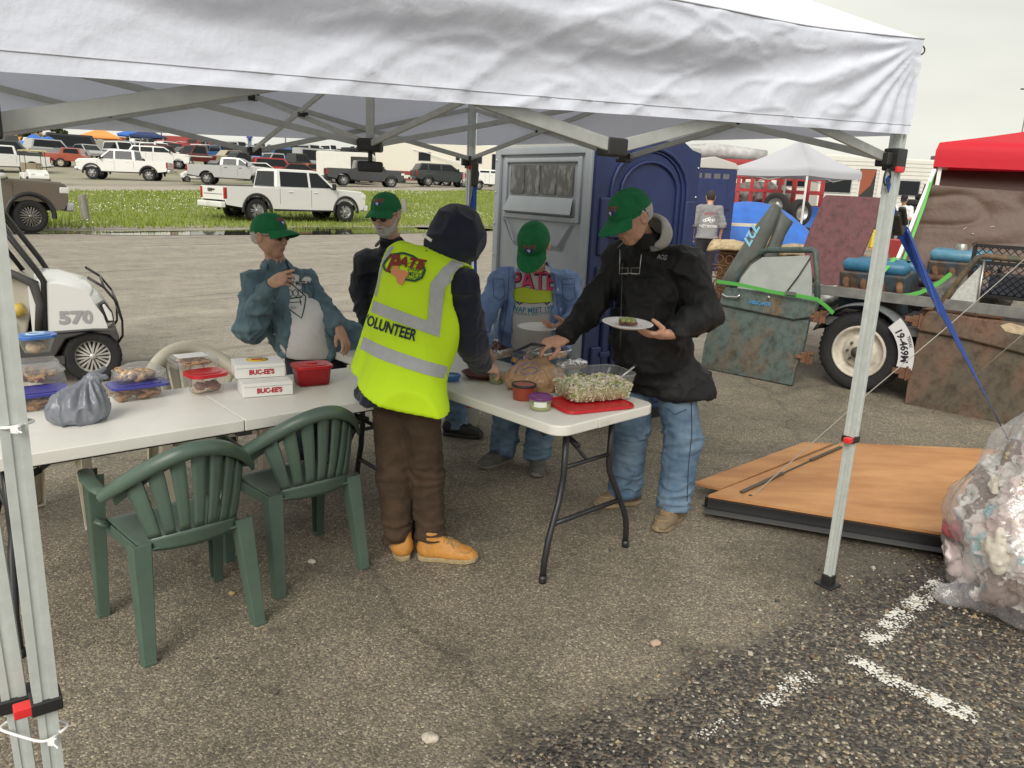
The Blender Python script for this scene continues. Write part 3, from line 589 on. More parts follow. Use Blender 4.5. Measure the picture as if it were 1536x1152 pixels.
# ------------------------------------------------------------------ straps and ropes
M_BLUE=mat('blue_webbing',(.015,.07,.36),.6,noise=.25,nscale=60,stretch=(1,1,.2)); M_STEEL=mat('dull_steel',(.35,.34,.32),.35,metal=.8)
def ribbon(mb,pts,w,n0=(1,0,0),th=.003):
    n=len(pts); vs=[];fs=[]
    for i,p in enumerate(pts):
        x=V(*n0[i]) if hasattr(n0[0],'__len__') else V(*n0); d=(pts[min(i+1,n-1)]-pts[max(0,i-1)]).normalized(); x=(x-d*x.dot(d)).normalized(); y=d.cross(x)
        for a,b in ((-1,-1),(1,-1),(1,1),(-1,1)): vs.append(p+x*a*w/2+y*b*th/2)
    for i in range(n-1):
        for k in range(4): fs.append((i*4+k,i*4+(k+1)%4,(i+1)*4+(k+1)%4,(i+1)*4+k))
    fs+= [(0,1,2,3),tuple((n-1)*4+k for k in (3,2,1,0))]; mb.add(vs,fs,0,False)
T=at(1332,258,3.14); Rt=at(1346,335,3.26); G=V(3.72,5.50,.03)
st_=empty('ratchet_strap',T,0,'blue ratchet strap from the right front canopy leg down to the ground','strap')
mb=MB(); ribbon(mb,[V(*p) for p in [V(0,0,-.02),(at(1338,300,3.2)-T),(Rt-T)]],.022,(.8,.6,0)); pts=[(Rt-T).lerp(G-T,k/14) for k in range(15)]; ns=[(math.cos(.6+k*.05),math.sin(.6+k*.05),0) for k in range(15)]; ribbon(mb,pts,.046,ns)
ribbon(mb,[at(1362,345,3.3)-T,at(1384,400,3.48)-T,at(1402,452,3.66)-T,at(1408,470,3.72)-T],.028,(.6,.8,0)); mb.build('webbing',M_BLUE,st_)
mb=MB(); F_=frame(Rt-T+V(.05,.05,-.1)); mb.box(Rt-T,(.11,.04,.035),0,F_); mb.box(Rt-T+V(.01,-.02,.03),(.09,.03,.015),0,F_); mb.build('ratchet_buckle',mat('dark_steel',(.06,.055,.045),.4,metal=.5),st_,bevel=.006)
mb=MB(); mb.tube([V(.012*math.cos(a),.0,-.02+.03*math.sin(a)) for a in np.linspace(0,2*PI,15)],.004,6); mb.build('hook',M_BLK,st_)
p0=at(716,262,5.6); s2=empty('ratchet_strap',p0,0,'blue ratchet strap hanging beside the far canopy leg left of the grey toilet wall','strap')
mb=MB(); ribbon(mb,[V(0,0,.02),V(0,0,0),at(704,330,5.58)-p0,at(703,470,5.6)-p0,V(-.03,.0,-p0.z+.05)],.028,(1,.2,0)); ribbon(mb,[at(713,275,5.55)-p0,at(712,330,5.5)-p0,at(714,470,5.5)-p0],.022,(.9,.4,0)); mb.build('webbing',M_BLUE,s2)
mb=MB(); mb.box(at(712,262,5.54)-p0,(.05,.05,.16)); mb.build('ratchet_buckle',mat('dark_steel',(.06,.055,.045),.4),s2,bevel=.01)
def rope(name,pts,r,m,lab,cat='rope',group=None):
    mb=MB(); c=pts[0]; mb.tube([p-c for p in pts],r,6); o=mb.build(name,m); o.location=c; return tag(o,lab,cat,group)
M_ROPE=mat('grey_cord',(.33,.31,.27),.8)
a0=atz(1125,747,.10); rope('cord',[a0,at(1300,592,4.75),at(1420,491,5.1),at(1590,342,5.6)],.0032,M_ROPE,'thin cord rising from the knot on the corner of the plywood ramp')
rope('cord',[atz(1398,619,.02),at(1536,500,5.4),at(1600,445,5.3)],.0032,M_ROPE,'thin cord crossing the brown rusted door, right of the blue strap')
def catenary(a,b,s,n=10): return [a.lerp(b,k/n)-V(0,0,s*math.sin(PI*k/n)) for k in range(n+1)]
# ------------------------------------------------------------------ plywood ramp
def wood():
    m=mat('plywood',(.37,.165,.062),.66,col2=(.56,.29,.12),nscale=3.0,stretch=(.55,1.7,1),thr=(.34,.66),bump=.12,bscale=40,det=8); return m
M_WOOD=wood(); M_WEDGE=mat('ply_edge',(.32,.17,.07),.8); M_FR=mat('black_frame',(.012,.012,.013),.4)
def slab(name,cor,z1,th,m,parent=None,bevel=0):
    mb=MB(); k=len(cor); mb.add([V(c.x,c.y,c.z if c.z>.01 else z1) for c in cor]+[V(c.x,c.y,(c.z if c.z>.01 else z1)-th) for c in cor],[tuple(range(k)),tuple(reversed(range(k,2*k)))]+[(i,i+k,(i+1)%k+k,(i+1)%k) for i in range(k)]); return mb.build(name,m,parent,bevel=bevel)
zz=.115; c1,c2,c3,c4=atz(1063,742,zz),atz(1262,664,zz),atz(1640,680,zz),atz(1620,832,zz)
rmp=empty('plywood_ramp',(0,0,0),0,'orange plywood decked trailer ramp on a black steel frame lying flat on the asphalt','ramp')
slab('deck_board',[c1,c2,c3,c4],zz,.016,M_WOOD,rmp)
mb=MB(); dn=V(0,0,-.045); cc=[c1,c2,c3,c4]; ctr=sum(cc,V(0,0,0))/4
for a,b in ((c1,c4),(c1,c2),(c2,c3),(c4,c3)):
    mb.bar(a+dn,b+dn,.04,.055)
    mb.bar(a+dn+V(0,0,-.03),b+dn+V(0,0,-.03),.075,.006)
for k in (.33,.66): mb.bar(c1.lerp(c4,k)+dn,c2.lerp(c3,k)+dn,.035,.05)
mb.build('steel_frame',M_FR,rmp)
mb=MB()
for a,b in ((c1,c4),): mb.bar(a+V(-.03,-.05,-.075),b+V(0,-.05,-.075),.05,.008)
mb.build('edge_angle',mat('worn_edge',(.14,.14,.14),.35,metal=.6),rmp)
p=[atz(1040,724,.085),atz(1206,663,.085),atz(1250,665,.085),atz(1082,733,.085)]
fl=slab('ramp_flap',p,.085,.014,M_WOOD); tag(fl,'narrower plywood flap hinged to the left end of the plywood ramp','ramp flap')
hg=MB(); a,b=atz(1112,738,.125),atz(1175,709,.125); hg.bar(a,b,.022,.006); a,b=atz(1216,690,.125),atz(1262,670,.125); hg.bar(a,b,.022,.006); hg.bar(atz(1112,738,.12),atz(1262,670,.12),.008,.006); hg.build('hinge',mat('hinge_steel',(.10,.085,.07),.5,metal=.5),rmp)
k=MB(); k.tube([a0+V(-.03,-.01,-.002),a0+V(0,0,.008),a0+V(.035,.0,-.002)],[.008,.014,.007],7); k.build('knot',mat('dark_cord',(.06,.05,.045),.9),rmp)
# ------------------------------------------------------------------ folding tables
M_TOP=mat('table_plastic',(.72,.71,.655),.42,noise=.05,nscale=5,bump=.10,bscale=220); M_TLEG=mat('table_steel',(.03,.032,.034),.35,metal=.3)
def table(name,c,ang,L,W_,lab,split=False,corner=.05,H=.745):
    t=empty(name,c,ang,lab,'table')
    def top(x0,x1,nm,rl,rr):
        poly=[]; n=5
        for (x,s,r) in ((x1,1,rr),(x0,-1,rl)):
            q=[(x-s*r+s*r*math.sin(math.radians(90*k/n)), W_/2-r+r*math.cos(math.radians(90*k/n))) for k in range(n+1)]
            if s==1: right=q
            else: left=q
        poly=right+[(x,-y) for x,y in reversed(right)]+[(x,-y) for x,y in left]+list(reversed(left))
        mb=MB(); mb.prism(poly,H-.046,H,'z'); o=mb.build(nm,M_TOP,t,bevel=.007,seg=3); return o
    if split: top(-L/2,-.002,'table_top',corner,.004); top(.002,L/2,'table_top',.004,corner)
    else: top(-L/2,L/2,'table_top',corner,corner)
    mb=MB()
    for s in (1,-1): mb.bar((-L/2+.12,s*(W_/2-.07),H-.058),(L/2-.12,s*(W_/2-.07),H-.058),.022,.022)
    mb.build('under_frame',M_TLEG,t)
    for sx in (-1,1):
        X=sx*(L/2-.12); lt=[]
        for sy in (-1,1):
            pts=[(X,sy*.155,H-.05),(X,sy*.155,.46),(X,sy*.165,.41),(X+sx*.012,sy*.19,.35),(X+sx*.03,sy*.26,.2),(X+sx*.035,sy*.275,.15),(X+sx*.035,sy*.285,.10),(X+sx*.035,sy*.29,.012)]
            mb=MB(); mb.tube(pts,.0145,10); mb.tube([pts[-1],(X+sx*.035,sy*.29,.0)],.017,10); mb.tube([(X+sx*.035,sy*.288,.035),(X+sx*.035,sy*.29,0)],.0175,10); mb.build('leg',M_TLEG,t)
        for q0,q1,rr in (((X+sx*.024,-.232,.26),(X+sx*.024,.232,.26),.012),((X,-.155,.5),(X,.155,.5),.010),((X,-.3,H-.06),(X,.3,H-.06),.012)): mb=MB(); mb.tube([q0,q1],rr,8); mb.build('cross_bar',M_TLEG,t)
        mb=MB(); mb.tube([(X,0,.5),(X-sx*.30,0,H-.06)],.009,8); mb.tube([(X-sx*.06,0,.55),(X-sx*.13,0,.58)],.014,8); mb.build('folding_brace',M_TLEG,t)
    return t
dL=V(.753,.658,0); nL=V(-.658,.753,0); a1=math.atan2(.658,.753)
seam=V(-1.054,2.918,0)+nL*.31
t1=table('folding_table',seam-dL*.0,a1,1.83,.62,'white fold-in-half table on the left carrying the boxes and cookie containers',True,.03)
dT=V(-.69,.724,0).normalized(); eT=V(dT.y,-dT.x,0); nearmid=(V(.218,3.014,0)+V(.687,3.426,0))/2
t2=table('folding_table',nearmid+dT*.93,math.atan2(dT.y,dT.x),1.83,.66,'white folding table in the middle carrying the salad bin and foil tray',False,.07)
mb=MB(); q=Vector((-.915-.006,.06,.72)); mb.box(q,(.008,.06,.03)); mb.build('latch_tab',mat('tab',(.65,.63,.56),.5),t2,bevel=.002)
mb=MB(); mb.box((0,-.29,.69),(.06,.03,.02)); mb.build('centre_hinge',M_BLK,t1)
# ------------------------------------------------------------------ monobloc chairs
def chair(M,loc,rz,lab,grp,slats=7,sx=1,sy=1):
    t=empty('plastic_chair',loc,rz,lab,'chair',grp)
    # seat with rolled rim
    def seat(a,b):
        x=-.215+.43*a; y=-.20+.42*b; w=1-.10*(1-b); dip=-.018*math.sin(PI*a)*math.sin(PI*min(1,b*1.1)); r=max(abs(2*a-1),abs(2*b-1)); z=.405+dip+.01*b
        if r>.97: z-=.0
        if b>.9: z-=(b-.9)**2*2.2
        return V(x*w*sx,y*sy,z)
    mb=MB(); mb.grid(seat,18,18); mb.build('seat',M,t,solid=.008,fixn=False)
    mb=MB(); mb.box((0,.215*sy,.378),(.42*sx,.008,.05)); 
    for s in (-1,1): mb.bar((s*.20*sx,-.2*sy,.385),(s*.218*sx,.2*sy,.385),.008,.045)
    mb.build('seat_rim',M,t,bevel=.003)
    def rail(th):   # th -1..1 from left arm to right arm
        a=th*PI/2; x=.275*math.sin(a)*sx; y=(-.275+.215*abs(math.sin(a))**2.2)*sy; z=.765-.175*abs(math.sin(a))**2.0; return V(x,y,z)
    # top rail: a wide rolled band
    K=41; vs=[];prof=[(a*1.25,b*1.25) for a,b in [(-.022,-.030),(-.028,-.006),(-.020,.016),(0,.024),(.018,.018),(.026,.0),(.021,-.018),(.014,-.018),(.018,.0),(.012,.010),(0,.015),(-.012,.009),(-.019,-.006),(-.015,-.030)]]
    for i in range(K):
        th=-1.0+2*i/(K-1); p=rail(th); d=(rail(min(1,th+.01))-rail(max(-1,th-.01))).normalized(); out=V(p.x*.9,p.y+.02,0).normalized(); out=(out-d*out.dot(d)).normalized(); u_=d.cross(out); 
        if u_.z<0:u_=-u_
        k_=1+.35*max(0,abs(th)-.75)
        for (a,b) in prof: vs.append(p+out*a*k_+u_*b)
    n=len(prof); fs=[(i*n+k,i*n+(k+1)%n,(i+1)*n+(k+1)%n,(i+1)*n+k) for i in range(K-1) for k in range(n)]+[tuple(range(n)),tuple(reversed(range((K-1)*n,K*n)))]
    mb=MB(); mb.add(vs,fs,0,True); mb.build('top_rail',M,t)
    for s in (-1,1):
        # armrest sweeping forward from the rail end to the front leg
        e=rail(s); mb=MB(); pts=[e+V(0,-.01,.012),V(s*.283*sx,.02*sy,.598),V(s*.285*sx,.12*sy,.606),V(s*.272*sx,.205*sy,.612),V(s*.262*sx,.235*sy,.598)]
        mb.tube(pts,[.026,.028,.028,.026,.02],10,flat=.42); mb.build('armrest',M,t)
        # front leg : from the armrest to the ground, channel section
        def channel(P0,P1,w0,w1,d0,d1,into):
            vs=[]; ax=(P1-P0).normalized(); 
            xx=V(*into[0]); yy=V(*into[1])
            for P,w,d in ((P0,w0,d0),(P0.lerp(P1,.5),(w0+w1)/2,(d0+d1)/2),(P1,w1,d1)):
                for (a,b) in ((-1,1),(-.9,-.0),(-.8,-.15),(.8,-.15),(.9,0),(1,1),(.86,1),(.74,.05),(-.74,.05),(-.86,1)): vs.append(P+xx*a*w/2+yy*b*d)
            n=10; m=MB(); m.add(vs,[(i*n+k,i*n+(k+1)%n,(i+1)*n+(k+1)%n,(i+1)*n+k) for i in range(2) for k in range(n)]+[tuple(range(n)),tuple(reversed(range(2*n,3*n)))]); m.box(P1+V(0,0,.008)+yy*d1*.4,(w1*.9,d1*1.2,.012)); return m
        channel(V(s*.268*sx,.215*sy,.60),V(s*.262*sx,.245*sy,0),.085,.042,.05,.035,((0,1,0),(-s,0,0))).build('leg',M,t,bevel=.003)
        channel(V(s*.200*sx,-.195*sy,.43),V(s*.222*sx,-.265*sy,0),.075,.05,.045,.035,((1,0,0),(0,1,0))).build('leg',M,t,bevel=.003)
        mb=MB(); mb.tube([(s*.262*sx,.16*sy,.43),(s*.225*sx,.13*sy,.405)],[.02,.016],8,flat=.5); mb.build('bracket',M,t)
    # back: lower panel and splayed slats
    def bk(a,f):
        x0=(-.155+.31*a)*sx; th=(a-.5)*2*.62; top=rail(th)-V(0,0,.012); y0=(-.205+.02*abs(2*a-1)**2-.02*math.cos((a-.5)*PI))*sy; b=V(x0,y0,.395); p=b.lerp(top,f); p.y-=.012*math.sin(PI*f); return p
    mb=MB(); n=slats; mb.grid(lambda a,f:bk(a,f*.2),24,4); 
    for k in range(n):
        w=.72 if 0<k<n-1 else .95; c=(k+.5)/n; hw=w/n/2
        if k==0: lo,hi=0,1/n*.86
        elif k==n-1: lo,hi=1-1/n*.86,1
        else: lo,hi=c-hw,c+hw
        mb.grid(lambda a,f,lo=lo,hi=hi:bk(lo+(hi-lo)*a,.2+.8*f),3,10)
    mb.build('back_slats',M,t,solid=.009,fixn=False)
    return t
M_GRN=mat('green_plastic',(.075,.118,.090),.38,noise=.12,nscale=6,bump=.05,bscale=300,spec=.5)
M_BEI=mat('beige_plastic',(.52,.48,.385),.5,noise=.1,nscale=9)
cg='dark green plastic armchairs at the left table'; cb='cream plastic armchairs behind the left table'
a=math.atan2(.27,-.263)-PI/2
chair(M_GRN,(-1.24,2.68,0),a,'dark green plastic armchair nearest the camera, turned to the left table',cg,sx=.92,sy=.88)
chair(M_GRN,(-.98,3.28,0),a+.28-.28,'dark green plastic armchair in the centre, closest to the man in the yellow vest',cg,sx=.92,sy=.88).location=(-.93,3.17,0)
chair(M_BEI,tuple(spot(285,3.95).xy)+(0,),a+PI-.1,'cream plastic armchair behind the left table, just behind the clear red-lidded box',cb,sx=1.0,sy=.95)
chair(M_BEI,tuple(atz(20,800).xy)+(0,),a+PI+.2,'cream plastic armchair partly hidden by the canopy legs at the left edge',cb,sx=1.0,sy=.95)
# ------------------------------------------------------------------ people
def A3(v): return np.array([v[0],v[1],v[2]],dtype=float)
def skin(n,c): return mat(n,c,.5,noise=.14,nscale=35,bump=.05,bscale=180,spec=.4)
SK1=skin('skin_fair',(.60,.36,.26)); SK2=skin('skin_ruddy',(.58,.32,.22)); SK3=skin('skin_tan',(.54,.31,.21))
M_HAIR=mat('white_hair',(.55,.53,.50),.8,noise=.25,nscale=90,bump=.5,bscale=150); M_HAIR2=mat('dark_hair',(.03,.025,.02),.8)
M_CAP=mat('green_cap_cloth',(.006,.16,.05),.85,noise=.15,nscale=30,bump=.25,bscale=400); M_EYE=mat('eye_dark',(.03,.02,.015),.2); M_LIP=mat('lip',(.36,.15,.12),.5)
def head_sdf(P):
    d=ell(P,(-.012,0,.022),(.097,.077,.092)); d=smin(d,ell(P,(.022,0,-.035),(.066,.060,.078)),.035); d=smin(d,cap(P,(.055,-.012,-.094),(.055,.012,-.094),.020),.03)
    for s in (-1,1):
        d=smin(d,cap(P,(.083,s*.010,.020),(.070,s*.042,.022),.010,.008),.014); d=smin(d,ell(P,(.060,s*.038,-.022),(.026,.022,.022)),.022)
        d=smax(d,-ell(P,(.098,s*.031,.002),(.017,.018,.011)),.010); d=smin(d,ell(P,(.074,s*.031,.001),(.013,.015,.011)),.004)
        d=smin(d,cap(P,(.030,s*.050,-.075),(-.01,s*.058,-.045),.014),.03)
        e=smax(ell(P,(-.012,s*.081,-.004),(.021,.009,.032)),-ell(P,(-.006,s*.089,-.002),(.011,.006,.019)),.005); d=smin(d,e,.008)
    d=smin(d,cap(P,(.088,0,.014),(.108,0,-.020),.008,.0115),.010)
    for s in (-1,1): d=smin(d,ell(P,(.100,s*.0115,-.026),(.011,.008,.008)),.006)
    d=smin(d,cap(P,(.084,-.020,-.052),(.084,.020,-.052),.0085),.010); d=smin(d,cap(P,(.081,-.017,-.065),(.081,.017,-.065),.0085),.008)
    d=smax(d,-cap(P,(.098,-.022,-.0585),(.098,.022,-.0585),.0055),.004)
    return d
_head=nets(head_sdf,(-.14,-.12,-.15),(.15,.12,.14),.0042); _head=(relax(*_head,1,.4),_head[1])
def hand_mesh(W,Xd,Zd,left,curl=(.35,.45,.3),spread=.10,thumb=.4,sc=1.0,cs=None):
    M=np.array(frame(Xd,Zd)); F=[];m=-1 if left else 1     # thumb on +Y for a right hand seen from its back
    seg=[]
    for i,(by,ln) in enumerate(((.031,.070),(.011,.078),(-.010,.073),(-.030,.056))):
        c=curl if cs is None else cs[i]; p=np.array((.088-.004*abs(i-1),by,0.)); a=0; sp=spread*(1.5-i)*.5; r=.0092-.0006*i
        for k,(f,cc) in enumerate(((.46,c[0]),(.30,c[1]),(.24,c[2]))):
            a+=cc; q=p+ln*f*np.array((math.cos(a)*math.cos(sp),math.sin(sp),-math.sin(a))); seg.append((p,q,r,r*.9)); p=q; r*=.9
    T=[(.020,.022,-.004),(.045,.045,-.012-.01*thumb),(.072,.050,-.020-.022*thumb),(.092,.046,-.026-.032*thumb)]
    def fn(P):
        d=cap(P,(-.03,0,0),(.03,0,0),.026,.028,((0,0,1),.72)); d=smin(d,cap(P,(.02,.0,0),(.075,.0,0),.034,.040,((0,0,1),.36)),.018)
        d=smin(d,cap(P,(.02,.02,-.006),(.05,.034,-.010),.016,.013),.015)
        for (p,q,a,b) in seg: d=smin(d,cap(P,p,q,a,b),.0045)
        d=smin(d,cap(P,T[1],T[2],.0115,.0105),.010); return smin(d,cap(P,T[2],T[3],.0100,.0085),.004)
    vs,Q=nets(fn,(-.07,-.075,-.11),(.185,.085,.05),.0031); vs=relax(vs,Q,1,.3)*sc
    if left: vs=vs*np.array((1,-1,1)); Q=Q[:,::-1]
    return vs@M.T+A3(W),Q
class Person:
    def __init__(s,lab,loc,group=None):
        s.r=empty('person',loc,0,lab,'person',group); s.o=A3(loc); s.body=[]
    def obj(s,name,vs,Q,m,mi=None): return npmesh(name,vs-s.o,Q,m,s.r,mi)
    def sdf(s,name,fn,pts,pad,res,m,fold=None,sm_it=1):
        P=np.array([A3(p) for p in pts]); lo=P.min(0)-pad; hi=P.max(0)+pad; vs,Q=nets(fn,lo,hi,res); vs=relax(vs,Q,sm_it)
        if fold is not None: vs=vs+vnorm(vs,Q)*fold(vs)[:,None]
        o=s.obj(name,vs,Q,m); s.last=(vs,Q); return o
    def head(s,c,f,u=(0,0,1),sc=1.0):
        M=frame(f,u); s.HM=np.array(M); s.Mh=M; s.hc=V(*c); s.sc=sc; vs,Q=_head; s.body.append((vs*sc@s.HM.T+A3(c),Q)); return s
    def hl(s,p): return s.hc+s.Mh@(V(*p)*s.sc)
    def finish(s,fn,pts,m,res=.011):
        P=np.array([A3(p) for p in pts]); vs,Q=nets(fn,P.min(0)-.2,P.max(0)+.2,res); s.body.append((relax(vs,Q,1),Q)); vs,Q=joinq(s.body); return s.obj('body',vs,Q,m)
    def eyes(s):
        for k in (-1,1):
            c=s.hl((.0835,k*.031,.001)); mb=MB(); mb.lathe([(.0001,.007),(.005,.005),(.007,0),(.005,-.005),(.0001,-.007)],c-V(*s.o),8,M=s.Mh); mb.build('eye',M_EYE,s.r)
            mb=MB(); mb.tube([s.hl((.094,k*.016,.021))-V(*s.o),s.hl((.090,k*.032,.025))-V(*s.o),s.hl((.074,k*.050,.020))-V(*s.o)],[.0028,.0042,.002],6,flat=.7); mb.build('eyebrow',M_HAIR,s.r)
        mb=MB(); mb.tube([s.hl((.0895,-.021,-.0585))-V(*s.o),s.hl((.0935,0,-.0575))-V(*s.o),s.hl((.0895,.021,-.0585))-V(*s.o)],[.0015,.0026,.0015],6); mb.build('mouth',M_LIP,s.r)
    def part(s,mb,name,m,**k):
        par=k.pop('parent',None); mb.v=[tuple(V(*v)-V(*s.o)) for v in mb.v]; return mb.build(name,m,par or s.r,**k)
    def cap(s,tilt=0.0,dz=0.006,logo=True,cm=None):
        M_CAP=cm or globals()['M_CAP']
        q=Matrix.Rotation(tilt,3,'Y'); T=lambda p:s.hl(q@(V(*p)+V(0,0,dz)))
        def dome(a,b):
            th=a*2*PI; ph=b*PI/2; cx=math.cos(th); r=math.cos(ph)**.85; z=math.sin(ph)
            fx=.112 if cx>0 else .108; x=-.008+fx*cx*r; y=.089*math.sin(th)*r; zz=.030+.098*z+.010*max(0,cx)*math.sin(2*ph)*.6-.012*max(0,-cx)*(1-z); return T((x,y,zz+.0015*math.cos(th*6)*math.sin(2*ph)))
        mb=MB(); mb.grid(dome,48,14); mb.grid(lambda a,b:T((-.008+(.104 if math.cos(a*2*PI)>0 else .102)*math.cos(a*2*PI),.084*math.sin(a*2*PI),.032-.02*b)),48,1)
        for k in range(6):
            th=PI/6+k*PI/3; mb.tube([dome(th/2/PI,b/8)+(dome(th/2/PI,b/8)-s.hc).normalized()*.0006 for b in range(9)],.0011,5)
        o=s.part(mb,'cap',M_CAP,fixn=False)
        if s.Mh.determinant()>0: pass
        mb=MB()
        def brim(a,b,off):
            th=(a-.5)*2*1.12; x0=-.008+.110*math.cos(th); y0=.087*math.sin(th); L_=.092*max(0,math.cos(th*1.32))**.5; x=x0+L_*b*(.95+.05*math.cos(th)); y=y0*(1+.03*b); return T((x,y,.032-.026*(abs(math.sin(th))**2)*b-.026*b*b-.004+off))
        mb.grid(lambda a,b:brim(a,b,.0018),30,8); mb.grid(lambda a,b:brim(a,b,-.0018),30,8); mb.tube([brim(k/30,1,0) for k in range(31)],.0028,6); s.part(mb,'cap_brim',M_CAP,parent=o,fixn=False)
        mb=MB(); c=T((-.008,0,.130)); mb.lathe([(.0001,.004),(.006,.002),(.007,-.002)],c,10,M=s.Mh); s.part(mb,'cap_button',M_CAP,parent=o)
        if logo:
            vsD=[dome(i/48,j/14) for j in range(15) for i in range(49)]; fsD=[(j*49+i,j*49+i+1,(j+1)*49+i+1,(j+1)*49+i) for j in range(14) for i in range(48)]; bv=BVHTree.FromPolygons([tuple(v) for v in vsD],fsD)
            y_=s.Mh@(q@V(-.32,0,1)); x_=s.Mh@(q@V(0,1,0)); O=T((.10,0,.078)); t1=textverts('PATE',.030,.0008,.25,1.0,maxe=.01)
            it=[(poly2([(-.022,-.020),(.024,-.020),(.026,.002),(.004,.006),(-.02,.0)],.008)[0],poly2([(-.022,-.020),(.024,-.020),(.026,.002),(.004,.006),(-.02,.0)],.008)[1],0),([(a,b+.010) for a,b in t1[0]],t1[1],1),(*poly2([(-.008,-.002),(.004,0),(.010,-.008),(.001,-.021),(-.004,-.012),(-.011,-.010)],.006),2)]
            d=decal('cap_badge',it,bv,O,x_,y_,[mat('badge_blue',(.02,.05,.22),.7),mat('badge_red',(.33,.05,.07),.7),mat('badge_white',(.7,.7,.7),.7)],None,.0012)
            for v in d.data.vertices: v.co-=V(*s.o)
            d.parent=o
        return o
    def glasses(s,m,dark=True):
        mb=MB()
        for k in (-1,1):
            c=V(.098,k*.032,.004); pts=[c+V(-.004*abs(math.cos(a)),.019*math.cos(a),.014*math.sin(a)) for a in np.linspace(0,2*PI,17)]; mb.tube([s.hl(p) for p in pts],.0018,5)
            mb.tube([s.hl((.093,k*.052,.008)),s.hl((.04,k*.078,.010)),s.hl((-.015,k*.084,.008))],.002,5)
        mb.tube([s.hl((.1,-.012,.008)),s.hl((.102,0,.010)),s.hl((.1,.012,.008))],.0018,5); o=s.part(mb,'glasses',m)
        mb=MB()
        for k in (-1,1): mb.add([s.hl((.098-.004*abs(math.cos(a)),k*.032+.018*math.cos(a),.004+.013*math.sin(a))) for a in np.linspace(0,2*PI,16,endpoint=False)],[tuple(range(16))])
        s.part(mb,'lens',mat('dark_lens',(.015,.012,.012),.12) if dark else film('clear_lens',clear=.85),parent=o)
    def shell(s,name,fn,m,res=.0045,b=((-.15,-.13,-.2),(.16,.13,.15)),fold=None):
        vs,Q=nets(fn,b[0],b[1],res); vs=relax(vs,Q,1)
        if fold is not None: vs=vs+vnorm(vs,Q)*fold(vs)[:,None]
        return s.obj(name,vs*s.sc@s.HM.T+A3(s.hc),Q,m)
    def hair(s,m=None,low=-.045):
        def fn(P):
            d=ell(P,(-.020,0,.015),(.096,.083,.098)); d=smax(d,half(P,(.025,0,0),(1,0,-.35)),.01); d=smax(d,-half(P,(0,0,low),(0,0,1)),.012); return smax(d,-cap(P,(-.012,-.12,-.008),(-.012,.12,-.008),.026),.006)
        return s.shell('hair',fn,m or M_HAIR,fold=lambda v:.0035*vn(v*np.array((60,60,14)))+.002*vn(v*110))
    def beard(s,m,full=True):
        def fn(P):
            d=head_sdf(P)-.005; k=smin(cap(P,(.085,-.02,-.047),(.085,.02,-.047),.013),ell(P,(.055,0,-.085),(.050,.052,.042)),.01)
            for q in (-1,1): k=smin(k,cap(P,(.045,q*.052,-.07),(.005,q*.068,-.015),.020,.012),.02)
            d=smax(d-.002,k,.006); return smax(d,-ell(P,(.097,0,-.060),(.014,.017,.006)),.003)
        return s.shell('beard',fn,m,.004,fold=lambda v:.0022*vn(v*150)+.001)
    def shoe(s,pos,yaw,mu,ms,kind='shoe',sc=1.0,pitch=0):
        M=np.array(Matrix.Rotation(yaw,3,'Z')@Matrix.Rotation(pitch,3,'Y')); o=A3(pos); hi=kind=='boot'
        def fn(P):
            d=cap(P,(-.045,0,.055),(.12,0,.040),.044,.038,((0,0,1),.9)); d=smin(d,cap(P,(.07,.008,.038),(.155,.004,.030),.043,.040,((0,0,1),.72)),.03); d=smin(d,cap(P,(-.035,0,.06),(-.03,0,.13 if hi else .085),.042,.046),.035)
            d=smin(d,cap(P,(.0,0,.095),(.085,0,.068),.028,.025),.03); d=smax(d,-half(P,(0,0,.022),(0,0,1)),.006); d=smax(d,half(P,(0,0,.150 if hi else .098),(.18,0,1)),.008)
            return smax(d,-cap(P,(-.028,0,.11),(-.028,0,.25),.033),.008)
        vs,Q=nets(fn,(-.12,-.08,0),(.23,.08,.2),.005); vs=relax(vs,Q,1,.4); vs=vs+vnorm(vs,Q)*(.0016*vn(vs*np.array((70,40,40))))[:,None]
        up_=s.obj('shoe',vs*sc@M.T+o,Q,mu); bl=BVHTree.FromPolygons([tuple(v) for v in vs],[tuple(int(i) for i in q) for q in Q]); hz=lambda x,y:(bl.ray_cast(V(x,y,.3),V(0,0,-1))[0] or V(x,y,.07)).z
        def T(p): return V(*(M@(A3(p)*sc)+o))
        out=[(-.092,.0),(-.08,.03),(-.04,.043),(.02,.038),(.08,.050),(.14,.049),(.185,.028),(.198,0),(.185,-.030),(.14,-.046),(.08,-.043),(.02,-.036),(-.04,-.043),(-.08,-.03)]
        mb=MB(); mb.prism(out,.0,.026,'z'); mb.v=[tuple(T((x,y,z+.010*sm(.13,.2,x)))) for x,y,z in mb.v]; s.part(mb,'sole',ms,parent=up_,bevel=.006)
        mb=MB(); 
        for k in range(5):
            x=.108-.017*k; mb.tube([T((x-.004*abs(q),q*.026,hz(x-.004*abs(q),q*.026)+.002)) for q in (-1,-.5,0,.5,1)],.0030*sc,5)
        for q in (-1,1): mb.tube([T((.10-.012*w_,q*.022*(1-.0*w_),hz(.10-.012*w_,q*.022)+.003)) for w_ in range(5)],.0022,5); mb.tube([T((.05,0,hz(.05,0)+.006)),T((.065,q*.022,hz(.065,q*.022)+.010)),T((.085,q*.034,hz(.085,q*.034)+.003))],.0024,5)
        mb.tube([T((.128+.038*math.cos(a),.036*math.sin(a),hz(.128+.038*math.cos(a),.036*math.sin(a))+.001)) for a in np.linspace(-1.9,1.9,15)],.0026,5)
        s.part(mb,'laces',mat('laces',(.35,.24,.12),.8) if kind!='slip' else mu,parent=up_); return up_
